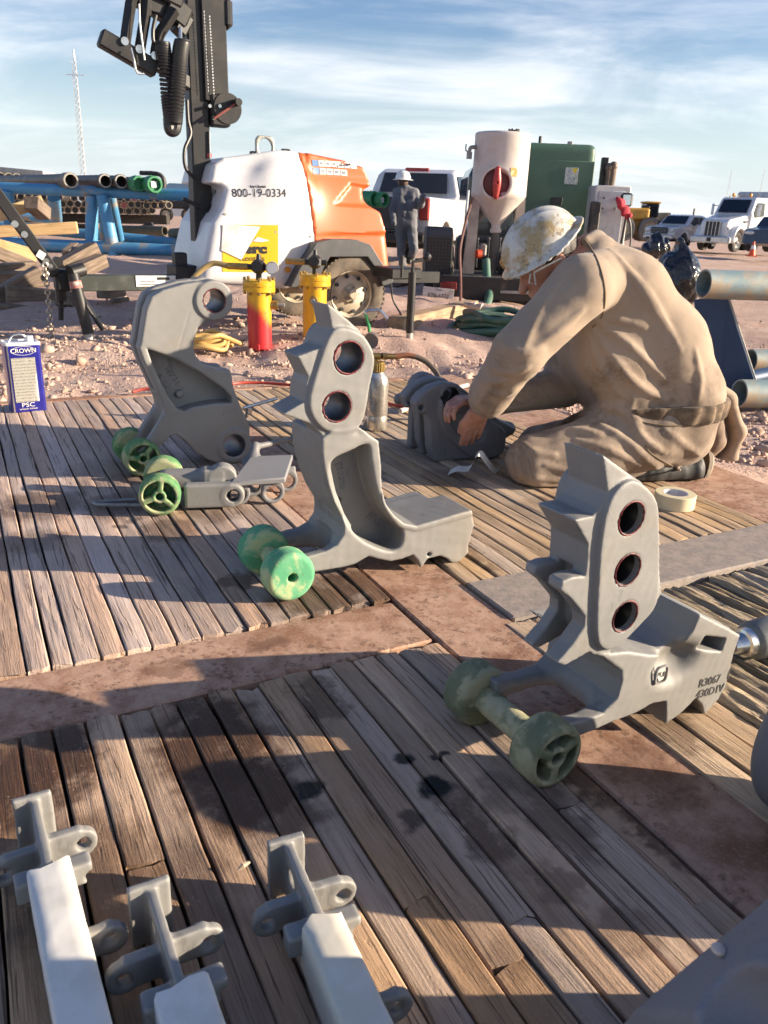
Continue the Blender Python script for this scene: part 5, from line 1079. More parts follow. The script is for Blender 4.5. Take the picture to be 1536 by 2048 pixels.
p = on_ground(965, 668); coil('hose_coil', p.x+.15, p.y, .42, .26, 7, .030, HGRN, 'pile of dark green blasting hose on the dirt behind the person', 2, [(p.x+.5, p.y), (p.x+1.0, p.y+.3)])
a, b = on_ground(925, 640), on_ground(985, 645); m = MB(); z = a.z+.17; m.lathe((a.x, a.y-.1, z), (b.x+.1, b.y-.15, z-.06), [(0, 0), (.030, 0), (.030, .2), (.045, .21), (.045, .26), (.034, .27), (.034, .36), (.05, .37), (.05, .43), (.032, .44), (.030, 1), (0, 1)], 20); tag(m.build('blast_nozzle', pm('grey_coupling', (.45, .42, .36), .5, .4, col2=(.3, .26, .2), vs=20)), 'grey hose nozzle lying across the green hose pile', 'nozzle')
def ground_hose(pxs, r, mat, label, lift=1.0):
    P = []
    for x, y in pxs:
        q = on_ground(x, y); P.append((q.x, q.y, q.z+r*lift+.01))
    m = MB(); m.tube(spline(P, 8), r, 8); tag(m.build('ground_hose', mat), label, 'hose')
RHOSE = pm('red_hose_rubber', (.45, .055, .03), .55, col2=(.30, .04, .03), vs=3)
m = MB(); m.tube(spline([tuple(gp(265, 784, .012)), tuple(gp(290, 778, .02)), tuple(gp(330, 778, .02)), tuple(gp(420, 775, .02)), tuple(gp(480, 766, .012)), tuple(gp(560, 768, .012)), tuple(gp(700, 785, .012)), tuple(gp(800, 812, .012)), tuple(gp(860, 800, .014))], 6), .008, 8); tag(m.build('ground_hose', RHOSE), 'thin red air line lying along the far edge of the mat', 'hose')
m = MB(); m.tube(spline([tuple(gp(800, 822, .016)), tuple(gp(820, 815, .016)), tuple(gp(870, 790, .02)), tuple(gp(935, 770, .02))], 6), .012, 8); tag(m.build('ground_hose', pm('pale_hose', (.5, .46, .42), .6)), 'short pale grey hose beside the dark casting', 'hose')
# ---- blue pipe stand, pipes and rubbish bags on the right
BLUEP = pm('faded_light_blue_paint', (.19, .27, .29), .6, .1, col2=(.32, .37, .35), vs=2.5, dirt=(.38, .29, .19), ds=3.5, dlo=.44, dhi=.62, bs=40)
BLUED = pm('dark_blue_steel_plate', (.018, .045, .10), .45, .2, col2=(.03, .06, .12), vs=3, dirt=(.16, .09, .06), ds=3, dlo=.60, dhi=.74, bs=30)
def pipe(name, a, b, r, mat, label, group=None, inner=None, wall=.12):
    a, b = Vector(a), Vector(b); R = empty(name, a, 0, label, 'pipe', group); e = (b-a); L = e.length; en = e/L
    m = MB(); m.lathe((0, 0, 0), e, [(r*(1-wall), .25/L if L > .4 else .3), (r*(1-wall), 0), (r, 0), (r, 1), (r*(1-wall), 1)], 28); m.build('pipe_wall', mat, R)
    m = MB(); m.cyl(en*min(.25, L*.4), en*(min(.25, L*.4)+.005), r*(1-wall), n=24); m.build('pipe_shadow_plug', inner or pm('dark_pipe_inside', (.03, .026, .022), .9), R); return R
dirp = Vector((1, .20, -.01)).normalized(); g0 = 'blue pipes on the stand at the right'
pA = atY(1407, 568, 4.75); pB = atY(1478, 787, 4.62); pC = atY(1500, 722, 5.6)
for q, lb in ((pA, 'faded blue pipe lying on top of the blue stand, open end towards the person'), (pB, 'scraped blue pipe on the ground in front of the blue stand'), (pC, 'light blue pipe on the ground behind the blue stand')):
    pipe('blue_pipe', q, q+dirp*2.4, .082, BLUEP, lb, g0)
R = empty('pipe_stand', (pA.x, pA.y+.1, 0), 0, 'dark blue steel plate stand leaning under the faded blue pipe', 'stand')
m = MB(); Pq = [atY(1388, 600, 5.02), atY(1452, 588, 4.92), atY(1512, 772, 4.78), atY(1440, 800, 4.85), atY(1395, 700, 4.97)]; o = Vector((pA.x, pA.y+.1, 0)); V = [q-o for q in Pq]; sh = Vector((.018, .03, 0))
m.v = [tuple(v) for v in V]+[tuple(v+sh) for v in V]; n = len(V); m.f = [tuple(range(n)), tuple(range(2*n-1, n-1, -1))]+[(i, n+i, n+(i+1) % n, (i+1) % n) for i in range(n)]; m.build('plate', BLUED, R, False)
m = MB(); m.tube([V[1]+Vector((.012, .02, 0)), V[2]+Vector((.012, .02, 0))], .011, 6); m.build('edge_bar', pm('worn_pale_edge', (.45, .42, .36), .6), R)
m = MB(); m.cyl(V[2]+Vector((-.1, .1, 0)), V[2]+Vector((.35, .5, 0)), .05, n=14); m.build('foot_tube', BLUED, R)
BAG = pm('black_bin_bag', (.012, .012, .013), .22, 0, vs=10, coat=.5, bs=9, bstr=.9, bd=.05)
def bag(px, py, Y, r, sc, label, seed):
    c = atY(px, py, Y); z0 = gzv(c); R = (c.x, c.y, c.z)
    def f(X, Y_, Z): 
        d = sd_ell(X, Y_, Z, (0, 0, 0), (r*sc[0], r*sc[1], r*sc[2])); d = smin(d, sd_cone(X, Y_, Z, (0, 0, r*sc[2]*.7), (-.02, 0, r*sc[2]*1.25), .07, .03), .06)
        return d+.016*np.abs(vnoise(X, Y_, Z, 14/r*.4, seed))-.02*np.abs(np.sin(9/r*.5*(X+.3*Z)+vnoise(X, Y_, Z, 8, seed)))
    o = solid('rubbish_bag', f, (-r*1.4*sc[0], -r*1.4*sc[1], -r*1.3*sc[2]), (r*1.4*sc[0], r*1.4*sc[1], r*1.6*sc[2]), .016, BAG); o.location = (c.x, c.y, max(c.z, z0+r*sc[2]*.8)); tag(o, label, 'rubbish bag', 'black rubbish bags behind the person')
bag(1352, 562, 7.2, .24, (.85, .9, 1.05), 'large shiny black rubbish bag behind the blue pipe end', 2)
bag(1312, 498, 8.6, .13, (1, 1, .8), 'small black rubbish bag seen over the person\'s back', 5)
# ================================================================== light tower trailer
BLKS = pm('black_painted_steel', (.017, .017, .018), .5, .2, col2=(.028, .026, .024), vs=8, dirt=(.12, .09, .07), ds=4, dlo=.6, dhi=.85, bs=60, bstr=.1)
GREYP = pm('dark_grey_fender_plastic', (.055, .057, .062), .55, 0, col2=(.075, .075, .078), vs=5, dirt=(.2, .15, .11), ds=4, dlo=.6, dhi=.85)
WHITEP = pm('white_gelcoat', (.60, .60, .61), .38, 0, col2=(.56, .56, .57), vs=2, dirt=(.42, .33, .26), ds=3.5, dlo=.66, dhi=.86, coat=.25)
ORANGE = pm('orange_gelcoat', (.62, .115, .024), .42, 0, col2=(.56, .10, .022), vs=2, dirt=(.45, .22, .12), ds=4, dlo=.66, dhi=.86, coat=.25)
TYRE = pm('dusty_tyre', (.17, .135, .10), .9, 0, col2=(.06, .052, .045), vs=4, lo=.40, hi=.7, bs=50)
RIM = pm('dusty_rim', (.50, .43, .33), .6, .2, col2=(.36, .30, .22), vs=6)
STK = pm('sticker_white', (.74, .74, .72), .45); INK = pm('print_black', (.02, .02, .022), .5)
PT = Plane((-.347, 7.256), 30); TZ = -.15
def T(x, y, d=0.): return PT.loc(x, y, d)
def T3(x, y, d=0.): return PT.loc(360+x/3.339, 250+y/3.339, d)
def wheel(parent, c, r, w, axis=(0, 1, 0), name='wheel', holes=8, tm=None, rm=None, lugs=True):
    W = empty(name, c); W.parent = parent; W.rotation_euler = Vector(axis).to_track_quat('Y', 'Z').to_euler()
    m = MB(); m.lathe((0, 0, 0), (0, w, 0), [(r*.60, .10), (r*.66, .02), (r*.80, -.02), (r*.93, .03), (r*.985, .10), (r, .2), (r, .8), (r*.985, .9), (r*.93, .97), (r*.6, .98), (r*.6, .10)], 56)
    if lugs:
        for i in range(48):
            a = 2*pi*i/48
            for k in (0, 1): b = a+k*pi/48; m.bbox((r*.985*cos(b), w*(.13+.74*k), r*.985*sin(b)), (r*.045, w*.22, r*.06), r*.008, Matrix.Rotation(-b, 3, 'Y'))
    m.build('tyre', tm or TYRE, W)
    m = MB(); m.lathe((0, 0, 0), (0, w, 0), [(r*.60, .05), (r*.57, .08), (r*.56, .25), (r*.50, .30), (r*.42, .22), (r*.25, .20), (r*.22, .12), (r*.13, .10), (r*.13, -.12), (r*.10, -.16), (0, -.16)], 40); m.build('rim', rm or RIM, W)
    for i in range(holes):
        a = 2*pi*(i+.3)/holes; m = MB(); q = (r*.46*cos(a), w*.235, r*.46*sin(a)); m.cyl(Vector(q)+Vector((0, -.012, 0)), Vector(q)+Vector((0, .01, 0)), r*.055, r*.05, n=8); m.build('rim_slot', BLKP, W)
    for i in range(5):
        a = 2*pi*i/5; m = MB(); m.cyl((r*.19*cos(a), w*.0, r*.19*sin(a)), (r*.19*cos(a), w*.2, r*.19*sin(a)), r*.035, n=6); m.build('lug_nut', STEELG, W)
    return W
def light_tower():
    R = empty('light_tower', PT.o, PT.ang, 'towable light tower with white and orange hood, black mast and dusty tyre', 'light tower')
    prof = [T3(x, y, .12) for x, y in ((140, 1062), (150, 980), (190, 800), (225, 655), (285, 565), (330, 430), (300, 402), (228, 385), (262, 258), (330, 212), (520, 190), (700, 178), (840, 184), (1000, 200), (1150, 230), (1275, 278), (1303, 345), (1308, 408), (1262, 445), (1262, 500), (1292, 548), (1352, 585), (1385, 720), (1410, 975), (1380, 1020), (900, 1030), (720, 1082), (300, 1070))]
    pol = [(p.x, p.z) for p in prof]; ridge = [T3(x, y, .11) for x, y in ((900, 190), (1270, 282), (1303, 345), (1308, 408), (1180, 390), (1030, 540), (1290, 548), (1352, 585), (1380, 720), (900, 720))]; rpol = [(p.x, p.z) for p in ridge]
    s0, s1 = T3(841, 186, .1), T3(900, 770, .1)
    def hood(X, Y, Z, side):
        d = ext(sd_poly(pol, X, Z), Y, .10, 1.12, .085)
        tz = np.clip((Z-.35)/.8, 0, 1); d = smax(d, (.10+.16*tz*tz)-Y, .05)
        bx = T3(560, 480, .1); bul = sd_ell(X, Y, Z, (T3(760, 700).x, .20, T3(760, 620).z), (.34, .115, .46)); d = smin(d, bul, .10)
        if side: d = smin(d, np.maximum(ext(sd_poly(rpol, X, Z), Y, .085, .4, .02), (.085+.15*tz*tz)-Y), .03)
        cut = (X-s0.x)*(s1.z-s0.z)-(Z-s0.z)*(s1.x-s0.x)           # sign: which side of the hood joint
        n = sqrt((s1.x-s0.x)**2+(s1.z-s0.z)**2); c = cut/n
        return np.maximum(d, c+.003 if side else -c+.003)
    xs = [p[0] for p in pol]; zs = [p[1] for p in pol]; lo, hi = (min(xs)-.03, .0, min(zs)-.02), (max(xs)+.05, 1.2, max(zs)+.03)
    fW = lambda X, Y, Z: hood(X, Y, Z, False); fO = lambda X, Y, Z: hood(X, Y, Z, True)
    w = solid('white_hood', fW, lo, hi, .014, WHITEP, R); solid('orange_hood', fO, lo, hi, .014, ORANGE, R)
    YS = np.linspace(.05, .6, 221, dtype=np.float32)
    def skin_y(x, z):                        # depth of the hood skin at x, z
        c = ((x-s0.x)*(s1.z-s0.z)-(z-s0.z)*(s1.x-s0.x)); v = hood(np.array([[[x]]], np.float32), YS[None, :, None], np.array([[[z]]], np.float32), c <= 0).ravel(); k = int(np.argmax(v < 0)) if (v < 0).any() else 36; return float(YS[k]-(YS[1]-YS[0])*v[k]/(v[k]-v[k-1]+1e-9)) if 0 < k and v[k] < 0 else .14
    def side(px, py, eps=.004):
        dep = .12
        for _ in range(3): q = T3(px, py, dep); dep = skin_y(q.x, q.z)
        return T3(px, py, dep-eps)
    def decal(name, quad, mat, eps=.004, n=6):
        m = MB(); 
        for j in range(n+1):
            for i in range(n+1):
                u, v = i/n, j/n; x = (quad[0][0]*(1-u)+quad[1][0]*u)*(1-v)+(quad[3][0]*(1-u)+quad[2][0]*u)*v; y = (quad[0][1]*(1-u)+quad[1][1]*u)*(1-v)+(quad[3][1]*(1-u)+quad[2][1]*u)*v; m.v.append(tuple(side(x, y, eps)))
        m.f = [(j*(n+1)+i, j*(n+1)+i+1, (j+1)*(n+1)+i+1, (j+1)*(n+1)+i) for j in range(n) for i in range(n)]; return m.build(name, mat, R)
    def word(s, x, y, h, x1, mat, bold=0., eps=.004, shear=0.):        # lettering between photo x..x1 at baseline centre y
        a, b = side(x, y, eps), side(x1, y, eps); tl, tr = side(x, y-h, eps), side(x1, y-h, eps); ux = (b-a); uz = ((tl-a)+(tr-b))/2; L = ux.length; ux.normalize(); ny = ux.cross(uz).normalized(); uz2 = ny.cross(ux)
        o = text_mesh('lettering', s, uz.length*1.36, mat, R, (0, 0, 0), (0, 0, 0), .0, 'CENTER', 1, shear, bold); me = o.data; xs_ = [v.co.x for v in me.vertices]; k = L/(max(xs_)-min(xs_))
        c = (a+b)/2+uz*.5; M = Matrix((ux, uz2, ny)).transposed().to_4x4(); M.translation = c; M = M @ Matrix.Diagonal((k, 1, 1, 1)); o.matrix_local = Matrix.Identity(4)
        for v in me.vertices:
            p = M @ Vector((v.co.x, v.co.y, 0)); p.y = skin_y(p.x, p.z)-eps; v.co = p
        return o
    word('800-19-0334', 350, 485, 58, 708, INK); word('Herc Rentals', 470, 420, 18, 574, INK, .001)
    YD = pm('yellow_decal', (.68, .42, .012), .45, col2=(.64, .39, .01), vs=4)
    decal('yellow_decal', ((282, 668), (655, 668), (655, 982), (284, 980)), YD, .004)
    word('erc', 428, 860, 62, 582, INK, .006, .008); word('Rentals', 400, 912, 40, 565, INK, 0, .008)
    m = MB(); P = [side(*q, .011) for q in ((286, 664), (536, 680), (410, 900), (276, 838))]; mid = side(420, 760, .05); m.v = [tuple(p) for p in P]+[tuple(mid)]; m.f = [(0, 1, 4), (1, 2, 4), (2, 3, 4), (3, 0, 4)]; m.build('peeled_decal', pm('peeling_white_film', (.72, .68, .66), .5, col2=(.66, .55, .50), vs=7), R)
    m = MB(); m.v = [tuple(side(*q, .009)) for q in ((486, 776), (520, 748), (598, 772), (545, 782))]; m.f = [(0, 1, 2, 3)]; m.build('logo_swoosh', STK, R)
    BLS = pm('sticker_blue', (.05, .17, .42), .45)
    for r_, (x0, y0, x1, y1, n) in enumerate(((882, 232, 1182, 252, 7), (888, 284, 1120, 300, 5))):
        for i in range(n):
            u0, u1 = i/n, (i+.90)/n; xa, xb = x0+(x1-x0)*u0, x0+(x1-x0)*u1; ya = y0+(y1-y0)*u0; o = decal('safety_sticker', ((xa, ya), (xb, ya+3), (xb+2, ya+43), (xa+2, ya+40)), BLS if i == 0 else STK, .005, 2)
            if i: decal('sticker_icon', ((xa+8, ya+12), (xb-8, ya+14), (xb-10, ya+30), (xa+12, ya+28)), pm('icon_grey', (.20, .22, .24), .5), .007, 1)
    # lifting eye
    c = T3(565, 150, .6); m = MB(); a = circ(c.x, c.z, .055, 24); pts = [(c.x-.085, c.z-.12), (c.x-.085, c.z+.06), (c.x-.06, c.z+.09), (c.x+.06, c.z+.09), (c.x+.085, c.z+.06), (c.x+.085, c.z-.12)]
    def eye(X, Y, Z): return np.maximum(ext(sd_poly(pts, X, Z), Y, .58, .61, .004), -(np.sqrt((X-c.x)**2+((Z-c.z)/1.15)**2)-.062))
    solid('lifting_eye', eye, (c.x-.1, .56, c.z-.13), (c.x+.1, .63, c.z+.1), .008, pm('zinc_plate', (.38, .37, .33), .45, .6), R)
    m = MB(); m.bbox((c.x, .6, c.z-.13), (.26, .12, .06), .02); m.build('eye_base', pm('olive_bracket', (.20, .23, .14), .6), R)
    for x, y in ((495, 188), (705, 172)): q = T3(x, y, .62); m = MB(); m.bbox(q, (.07, .05, .03), .006); m.build('hood_latch', BLKP, R)
    for x, y in ((870, 745), (304, 596), (640, 715)): q = side(x, y, .004); m = MB(); m.cyl(q, q+Vector((0, .012, 0)), .011, n=8); m.build('rivet', STEELG, R)
    q = side(722, 965, .02); m = MB(); m.cyl(q, q+Vector((0, .02, 0)), .026, n=14); m.build('amber_marker', pm('amber_lens', (.65, .25, .01), .3), R)
    # fender and wheels
    fo = [T3(x, y, -.02) for x, y in ((735, 1082), (800, 950), (870, 850), (905, 785), (1005, 762), (1185, 766), (1272, 798), (1335, 900), (1425, 1042), (1412, 1060), (1352, 1076), (1298, 950), (1250, 880), (1000, 882), (955, 960), (935, 1010), (880, 1040), (760, 1086))]
    m = MB(); m.prism([(p.x, p.z) for p in fo], -.03, .24); m.build('fender', GREYP, R, False, bevel=.008)
    cw = T(704.4, 588.4, 0); r = .335; tz = gzv(PT.w(cw.x, 0)); cz = tz+r-.005
    wheel(R, (cw.x, .0, cz), r, .20); wf = wheel(R, (cw.x, 1.22, cz), r, .20)
    m = MB(); m.cyl((cw.x, .1, cz), (cw.x, 1.3, cz), .035, n=12); m.box((cw.x-.1, .33, cz+.12), (2.4, .07, .10)); m.box((cw.x-.1, .95, cz+.12), (2.4, .07, .10)); m.build('chassis', BLKS, R, False)
    # drawbar
    a, b = T(158, 566, .30), T(392, 564, .42); m = MB(); zc = (a.z+b.z)/2; m.bbox(((a.x+b.x)/2, .36, zc), (b.x-a.x, .10, .125), .006); m.build('drawbar', pm('worn_dark_green_steel', (.05, .058, .05), .55, .2, col2=(.09, .095, .085), vs=6, dirt=(.25, .2, .15), ds=6, dlo=.62, dhi=.8), R)
    q = T(312, 557, .30); m = MB(); m.box((q.x, .306, zc+.015), (.32, .004, .085)); m.build('data_plate', STK, R, False); m = MB(); m.box((q.x+.06, .3035, zc+.035), (.10, .003, .02)); m.box((q.x-.07, .3035, zc+.01), (.12, .003, .006)); m.box((q.x-.05, .3035, zc-.01), (.16, .003, .005)); m.build('data_plate_print', INK, R, False)
    q = T(377, 545, .4); m = MB(); m.bbox((q.x, .45, q.z), (.26, .3, .12), .01); m.bbox((q.x-.07, .4, q.z+.1), (.1, .12, .12), .01); m.build('mast_base', BLKS, R)
    ar = [T(x, y, .22) for x, y in ((-30, 355), (0, 400), (60, 478), (112, 550))]; m = MB(); d = (ar[-1]-ar[0]).normalized(); Rm = d.to_track_quat('Z', 'Y').to_matrix(); mid = (ar[-1]+ar[0])/2; m.bbox(mid, (.06, .085, (ar[-1]-ar[0]).length), .008, Rm); m.build('tongue_arm', BLKS, R)
    for x, y in ((30, 448), (49, 469), (92, 523), (101, 532)): q = T(x, y, .17); m = MB(); m.cyl(q, q+Vector((0, .03, 0)), .024 if y < 500 or x < 95 else .017, n=12); m.build('bolt', CHROME, R)
    q = T(82, 510, .172); m = MB(); m.bbox(q, (.055, .004, .055), .001, Matrix.Rotation(.6, 3, 'Y')); m.build('arm_sticker', STK, R)
    m = MB(); q = T(115, 523, .25); m.cyl(q+Vector((0, -.03, 0)), q+Vector((0, .05, 0)), .035, n=14); q = T(125, 560, .28); m.bbox(q, (.12, .16, .16), .02); m.bbox(T(120, 575, .3), (.07, .1, .22), .02); m.tube([T(122, 560, .3), T(122, 640, .3)], .02, 8); m.build('coupler', BLKS, R)
    # safety chain
    top, bot = T(90, 530, .15), T(104, 676, .10); n = 17; m = MB()
    ch = empty('safety_chain'); ch.parent = R; LK = None
    for i in range(n):
        t = i/(n-1); c = top.lerp(bot, t); L = (bot-top).length/n*.78; mm = []
        for k in range(13):
            w = 2*pi*k/12; off = Vector((.017*cos(w), 0, L*.8*sin(w))) if i % 2 == 0 else Vector((0, .017*cos(w), L*.8*sin(w))); mm.append(off)
        mb = MB(); mb.tube(mm, .0065, 6, False); o = mb.build('chain_link', pm('galvanised_chain', (.42, .39, .33), .4, .7, col2=(.3, .25, .18), vs=20), ch); o.location = c
    # jack and leg plate
    a, b = T(146, 548, .05), T(177, 668, -.02); m = MB(); m.cyl(b, a, .042, n=16); m.build('jack_leg', BLKS, R); m = MB(); c2 = T(180, 686, -.03); m.cyl(b, c2, .035, n=14); m.build('jack_foot', pm('pale_jack_foot', (.42, .40, .37), .6, .3), R)
    m = MB(); a1 = a.lerp(b, .12); a2 = a.lerp(b, .24); m.cyl(a2, a1, .045, n=16); m.build('jack_sticker', pm('worn_red_label', (.35, .10, .08), .6, col2=(.5, .45, .4), vs=30), R)
    a, b = T(140, 555, .2), T(206, 660, .12); m = MB(); d = (b-a).normalized(); m.bbox((a+b)/2, (.022, .085, (b-a).length), .006, d.to_track_quat('Z', 'X').to_matrix()); m.build('leg_plate', BLKS, R)
    m = MB(); q = T(140, 543, .12); m.cyl(q+Vector((0, 0, -.01)), q+Vector((.1, .05, .012)), .05, n=14); m.build('jack_mount', BLKS, R)
    # rear stabiliser
    f_ = on_ground(818, 690); lf = Vector(((f_-PT.o).dot(PT.x), (f_-PT.o).dot(PT.y), f_.z)); tp = T(816, 545, lf.y); m = MB(); m.cyl((lf.x, lf.y, lf.z+.10), (lf.x, lf.y, tp.z), .032, n=16); m.build('stabiliser_post', BLKS, R)
    m = MB(); m.cyl((lf.x, lf.y, lf.z), (lf.x, lf.y, lf.z+.14), .026, n=14); m.cyl((lf.x, lf.y, lf.z-.01), (lf.x, lf.y, lf.z+.012), .07, n=14); m.build('stabiliser_foot', pm('pale_jack_foot', (.42, .40, .37), .6, .3), R)
    q = T(796, 548, .2); m = MB(); m.bbox(((lf.x+q.x)/2-.05, (lf.y+.3)/2, tp.z-.04), (.30, .35, .09), .01); m.build('stabiliser_bracket', BLKS, R); m = MB(); m.tube([(lf.x, lf.y, tp.z), (lf.x, lf.y, tp.z+.08), (lf.x+.10, lf.y, tp.z+.10)], .014, 8); m.build('stabiliser_arm', BLKS, R); m = MB(); m.cyl((lf.x-.10, lf.y, tp.z-.04), (lf.x-.10, lf.y, tp.z+.13), .012, n=8); m.build('stabiliser_screw', BLKS, R); m = MB(); m.sphere((lf.x+.13, lf.y, tp.z+.12), .035, 10, 8); m.build('crank_knob', BLKP, R)
    # electric lead to the ground
    m = MB(); m.tube(spline([T(782, 568, .05), T(786, 600, .05), T(800, 625, .0), T(806, 642, -.2)], 5), .008, 6); m.build('lead', BLKP, R)
    # ---- mast
    D = .55; b0, t0 = T(407, 560, D), T(381, -130, D); u = (t0-b0).normalized(); Rm = u.to_track_quat('Z', 'Y').to_matrix()
    def MP(x, y, dd=0.): return T(x, y, D+dd)
    m = MB(); m.bbox((b0+t0)/2, (.155, .155, (t0-b0).length), .012, Rm); m.build('mast_tube', BLKS, R)
    a, b = MP(428, 206, -.02), MP(414, -130, -.02); m = MB(); m.bbox((a+b)/2, (.17, .20, (b-a).length), .010, (b-a).normalized().to_track_quat('Z', 'Y').to_matrix()); m.build('mast_carriage', BLKS, R)
    a, b = MP(449, 198, .02), MP(430, -60, .02); LD = empty('cable_ladder'); LD.parent = R
    for sx in (-.022, .030):
        m = MB(); m.tube([a+Vector((sx, 0, 0)), b+Vector((sx, 0, 0))], .010, 6); m.build('ladder_rail', BLKS, LD)
    for i in range(34):
        q = a.lerp(b, (i+.5)/34); m = MB(); m.bbox(q, (.055, .02, .012), .002, Matrix.Rotation(.35, 3, 'Y')); m.build('rung', BLKS, LD)
    HO = pm('pale_slot', (.62, .64, .67), .6)  # pale chips painted as sky showing through the guide's holes
    for k, (xa, ya, xb, yb, n) in enumerate(((428, 190, 419, 30, 26), (417, 185, 408, 20, 24))):
        for i in range(n):
            t = (i+.5)/n; q = MP(xa+(xb-xa)*t, ya+(yb-ya)*t, -.125); m = MB(); m.bbox(q, (.009 if k == 0 else .005, .004, .012 if k == 0 else .016), .001); m.build('painted_sky_slot', HO, R)
    q = MP(452, 28, -.05); m = MB(); m.bbox(q, (.08, .14, .22), .03); m.build('junction_box', BLKS, R)
    q = MP(437, 222, -.05); m = MB(); m.bbox(q, (.16, .14, .24), .015); m.build('winch_frame', BLKS, R)
    q = MP(452, 218, -.08); m = MB(); m.lathe(q+Vector((0, -.05, 0)), q+Vector((0, .05, 0)), [(0, 0), (.115, 0), (.115, .25), (.07, .3), (.07, .7), (.115, .75), (.115, 1), (0, 1)], 28); m.build('winch_drum', BLKS, R)
    for x, y in ((440, 212), (428, 236), (420, 212)): k = MP(x, y, -.14); m = MB(); m.cyl(k, k+Vector((0, .03, 0)), .014, n=8); m.build('winch_bolt', CHROME, R)
    a, b = MP(428, 237, -.17), MP(474, 205, -.17); m = MB(); m.tube([a, b], .010, 8); m.build('crank_arm', pm('red_crank', (.22, .06, .05), .5), R); m = MB(); m.cyl(b+Vector((0, -.05, 0)), b+Vector((0, .03, 0)), .028, n=12); m.build('crank_handle', BLKP, R)
    m = MB(); q0, q1 = MP(418, 262, -.08), MP(419, 316, -.08); d = (q0-q1); m.bbox((q0+q1)/2, (.036, .004, d.length), .001, d.normalized().to_track_quat('Z', 'Y').to_matrix()); m.build('mast_label', STK, R); m = MB(); m.bbox(q1+Vector((0, -.003, .02)), (.036, .004, .03), .001); m.build('mast_label_red', pm('label_red', (.5, .05, .04), .5), R)
    m = MB(); m.tube(spline([MP(374, 200, -.1), MP(376, 240, -.1), MP(381, 268, -.1), MP(369, 300, -.14), MP(371, 335, -.14), MP(390, 358, -.1)], 6), .014, 8); m.build('mast_cable', BLKP, R)
    a = MP(405, 415, -.14); m = MB(); m.tube([a+Vector((-.16, 0, .06)), a], .016, 8); m.build('mast_latch', BLKS, R); m = MB(); q = MP(432, 385, -.1); m.bbox(q+Vector((.02, 0, -.03)), (.05, .05, .34), .01, Matrix.Rotation(.5, 3, 'Y')); m.tube([MP(428, 352, -.1), MP(436, 372, -.1), MP(432, 396, -.1)], .018, 8); m.build('mast_strut', BLKS, R)
    # ---- lamp frame folded beside the mast
    F = -.22
    a, b = MP(199, 74, F), MP(312, 140, F); d = (b-a); m = MB(); m.bbox((a+b)/2, (.11, .12, d.length), .012, d.normalized().to_track_quat('Z', 'Y').to_matrix()); m.build('lamp_bar', BLKS, R)
    a, b = MP(300, 120, F+.1), MP(392, 175, F+.2); d = (b-a); m = MB(); m.bbox((a+b)/2, (.07, .10, d.length), .012, d.normalized().to_track_quat('Z', 'Y').to_matrix()); m.build('lamp_bar', BLKS, R)
    for pts in (((250, 88), (258, 30), (266, -10), (290, -60)), ((279, 102), (286, 60), (292, 20), (296, -60)), ((310, 112), (318, 72), (332, 48), (350, 20))):
        P = [MP(x, y, F-.02) for x, y in pts]; m = MB(); m.tube(spline([tuple(p) for p in P], 4), .040, 4); m.build('lamp_arm', BLKS, R, False)
    for x, y in ((250, 82), (279, 98), (310, 111)): q = MP(x, y, F-.075); m = MB(); m.cyl(q, q+Vector((0, .03, 0)), .028, n=12); m.build('pivot_bolt', CHROME, R)
    for (x0, y0, x1, y1, h) in ((262, -20, 345, 30, .12), (330, 8, 372, 42, .16), (300, -30, 360, 0, .2), (352, 38, 374, 60, .12)):
        a, b = MP(x0, y0, F+.1), MP(x1, y1, F+.12); d = b-a; m = MB(); m.bbox((a+b)/2, (h, .16, d.length), .015, d.normalized().to_track_quat('Z', 'Y').to_matrix()); m.build('lamp_head', BLKS, R)
    m = MB(); m.tube(spline([MP(278, 8, F-.09), MP(280, 50, F-.09), MP(289, 120, F-.09)], 5), .007, 6); m.tube(spline([MP(262, 96, F-.1), MP(268, 120, F-.12), MP(274, 145, F-.12), MP(288, 148, F-.1)], 6), .007, 6); m.build('cable_wire', CHROME, R)
    m = MB(); m.tube(spline([MP(312, 30, F-.05), MP(306, 60, F-.05), MP(308, 85, F-.05), MP(322, 90, F)], 6), .014, 8); m.build('lamp_cable', BLKP, R)
    def helix(P, turns, r, tr):
        S_ = [Vector(p) for p in spline([tuple(p) for p in P], 12)]; n = len(S_); out = []; N = turns*12
        for i in range(N+1):
            t = i/N*(n-1); k = min(int(t), n-2); c = S_[k].lerp(S_[k+1], t-k); w = 2*pi*i/12; out.append(c+Vector((r*cos(w), r*sin(w), 0)))
        m = MB(); m.tube(out, tr, 6); m.build('coiled_cable', BLKP, R)
    helix([MP(325, 85, F-.1), MP(331, 130, F-.1), MP(337, 200, F-.1), MP(342, 240, F-.1)], 26, .046, .013)
    helix([MP(365, 82, F-.14), MP(360, 110, F-.14), MP(355, 170, F-.14), MP(349, 245, F-.14)], 34, .050, .014)
    m = MB(); m.tube(spline([MP(338, 238, F-.12), MP(340, 258, F-.12), MP(346, 262, F-.12), MP(351, 256, F-.12), MP(352, 240, F-.12)], 5), .045, 10); m.build('cable_loop', BLKP, R)
    m = MB(); m.cyl(MP(361, 55, F-.1), MP(361, 78, F-.12), .012, n=8); m.build('cable_hook', CHROME, R)
light_tower()
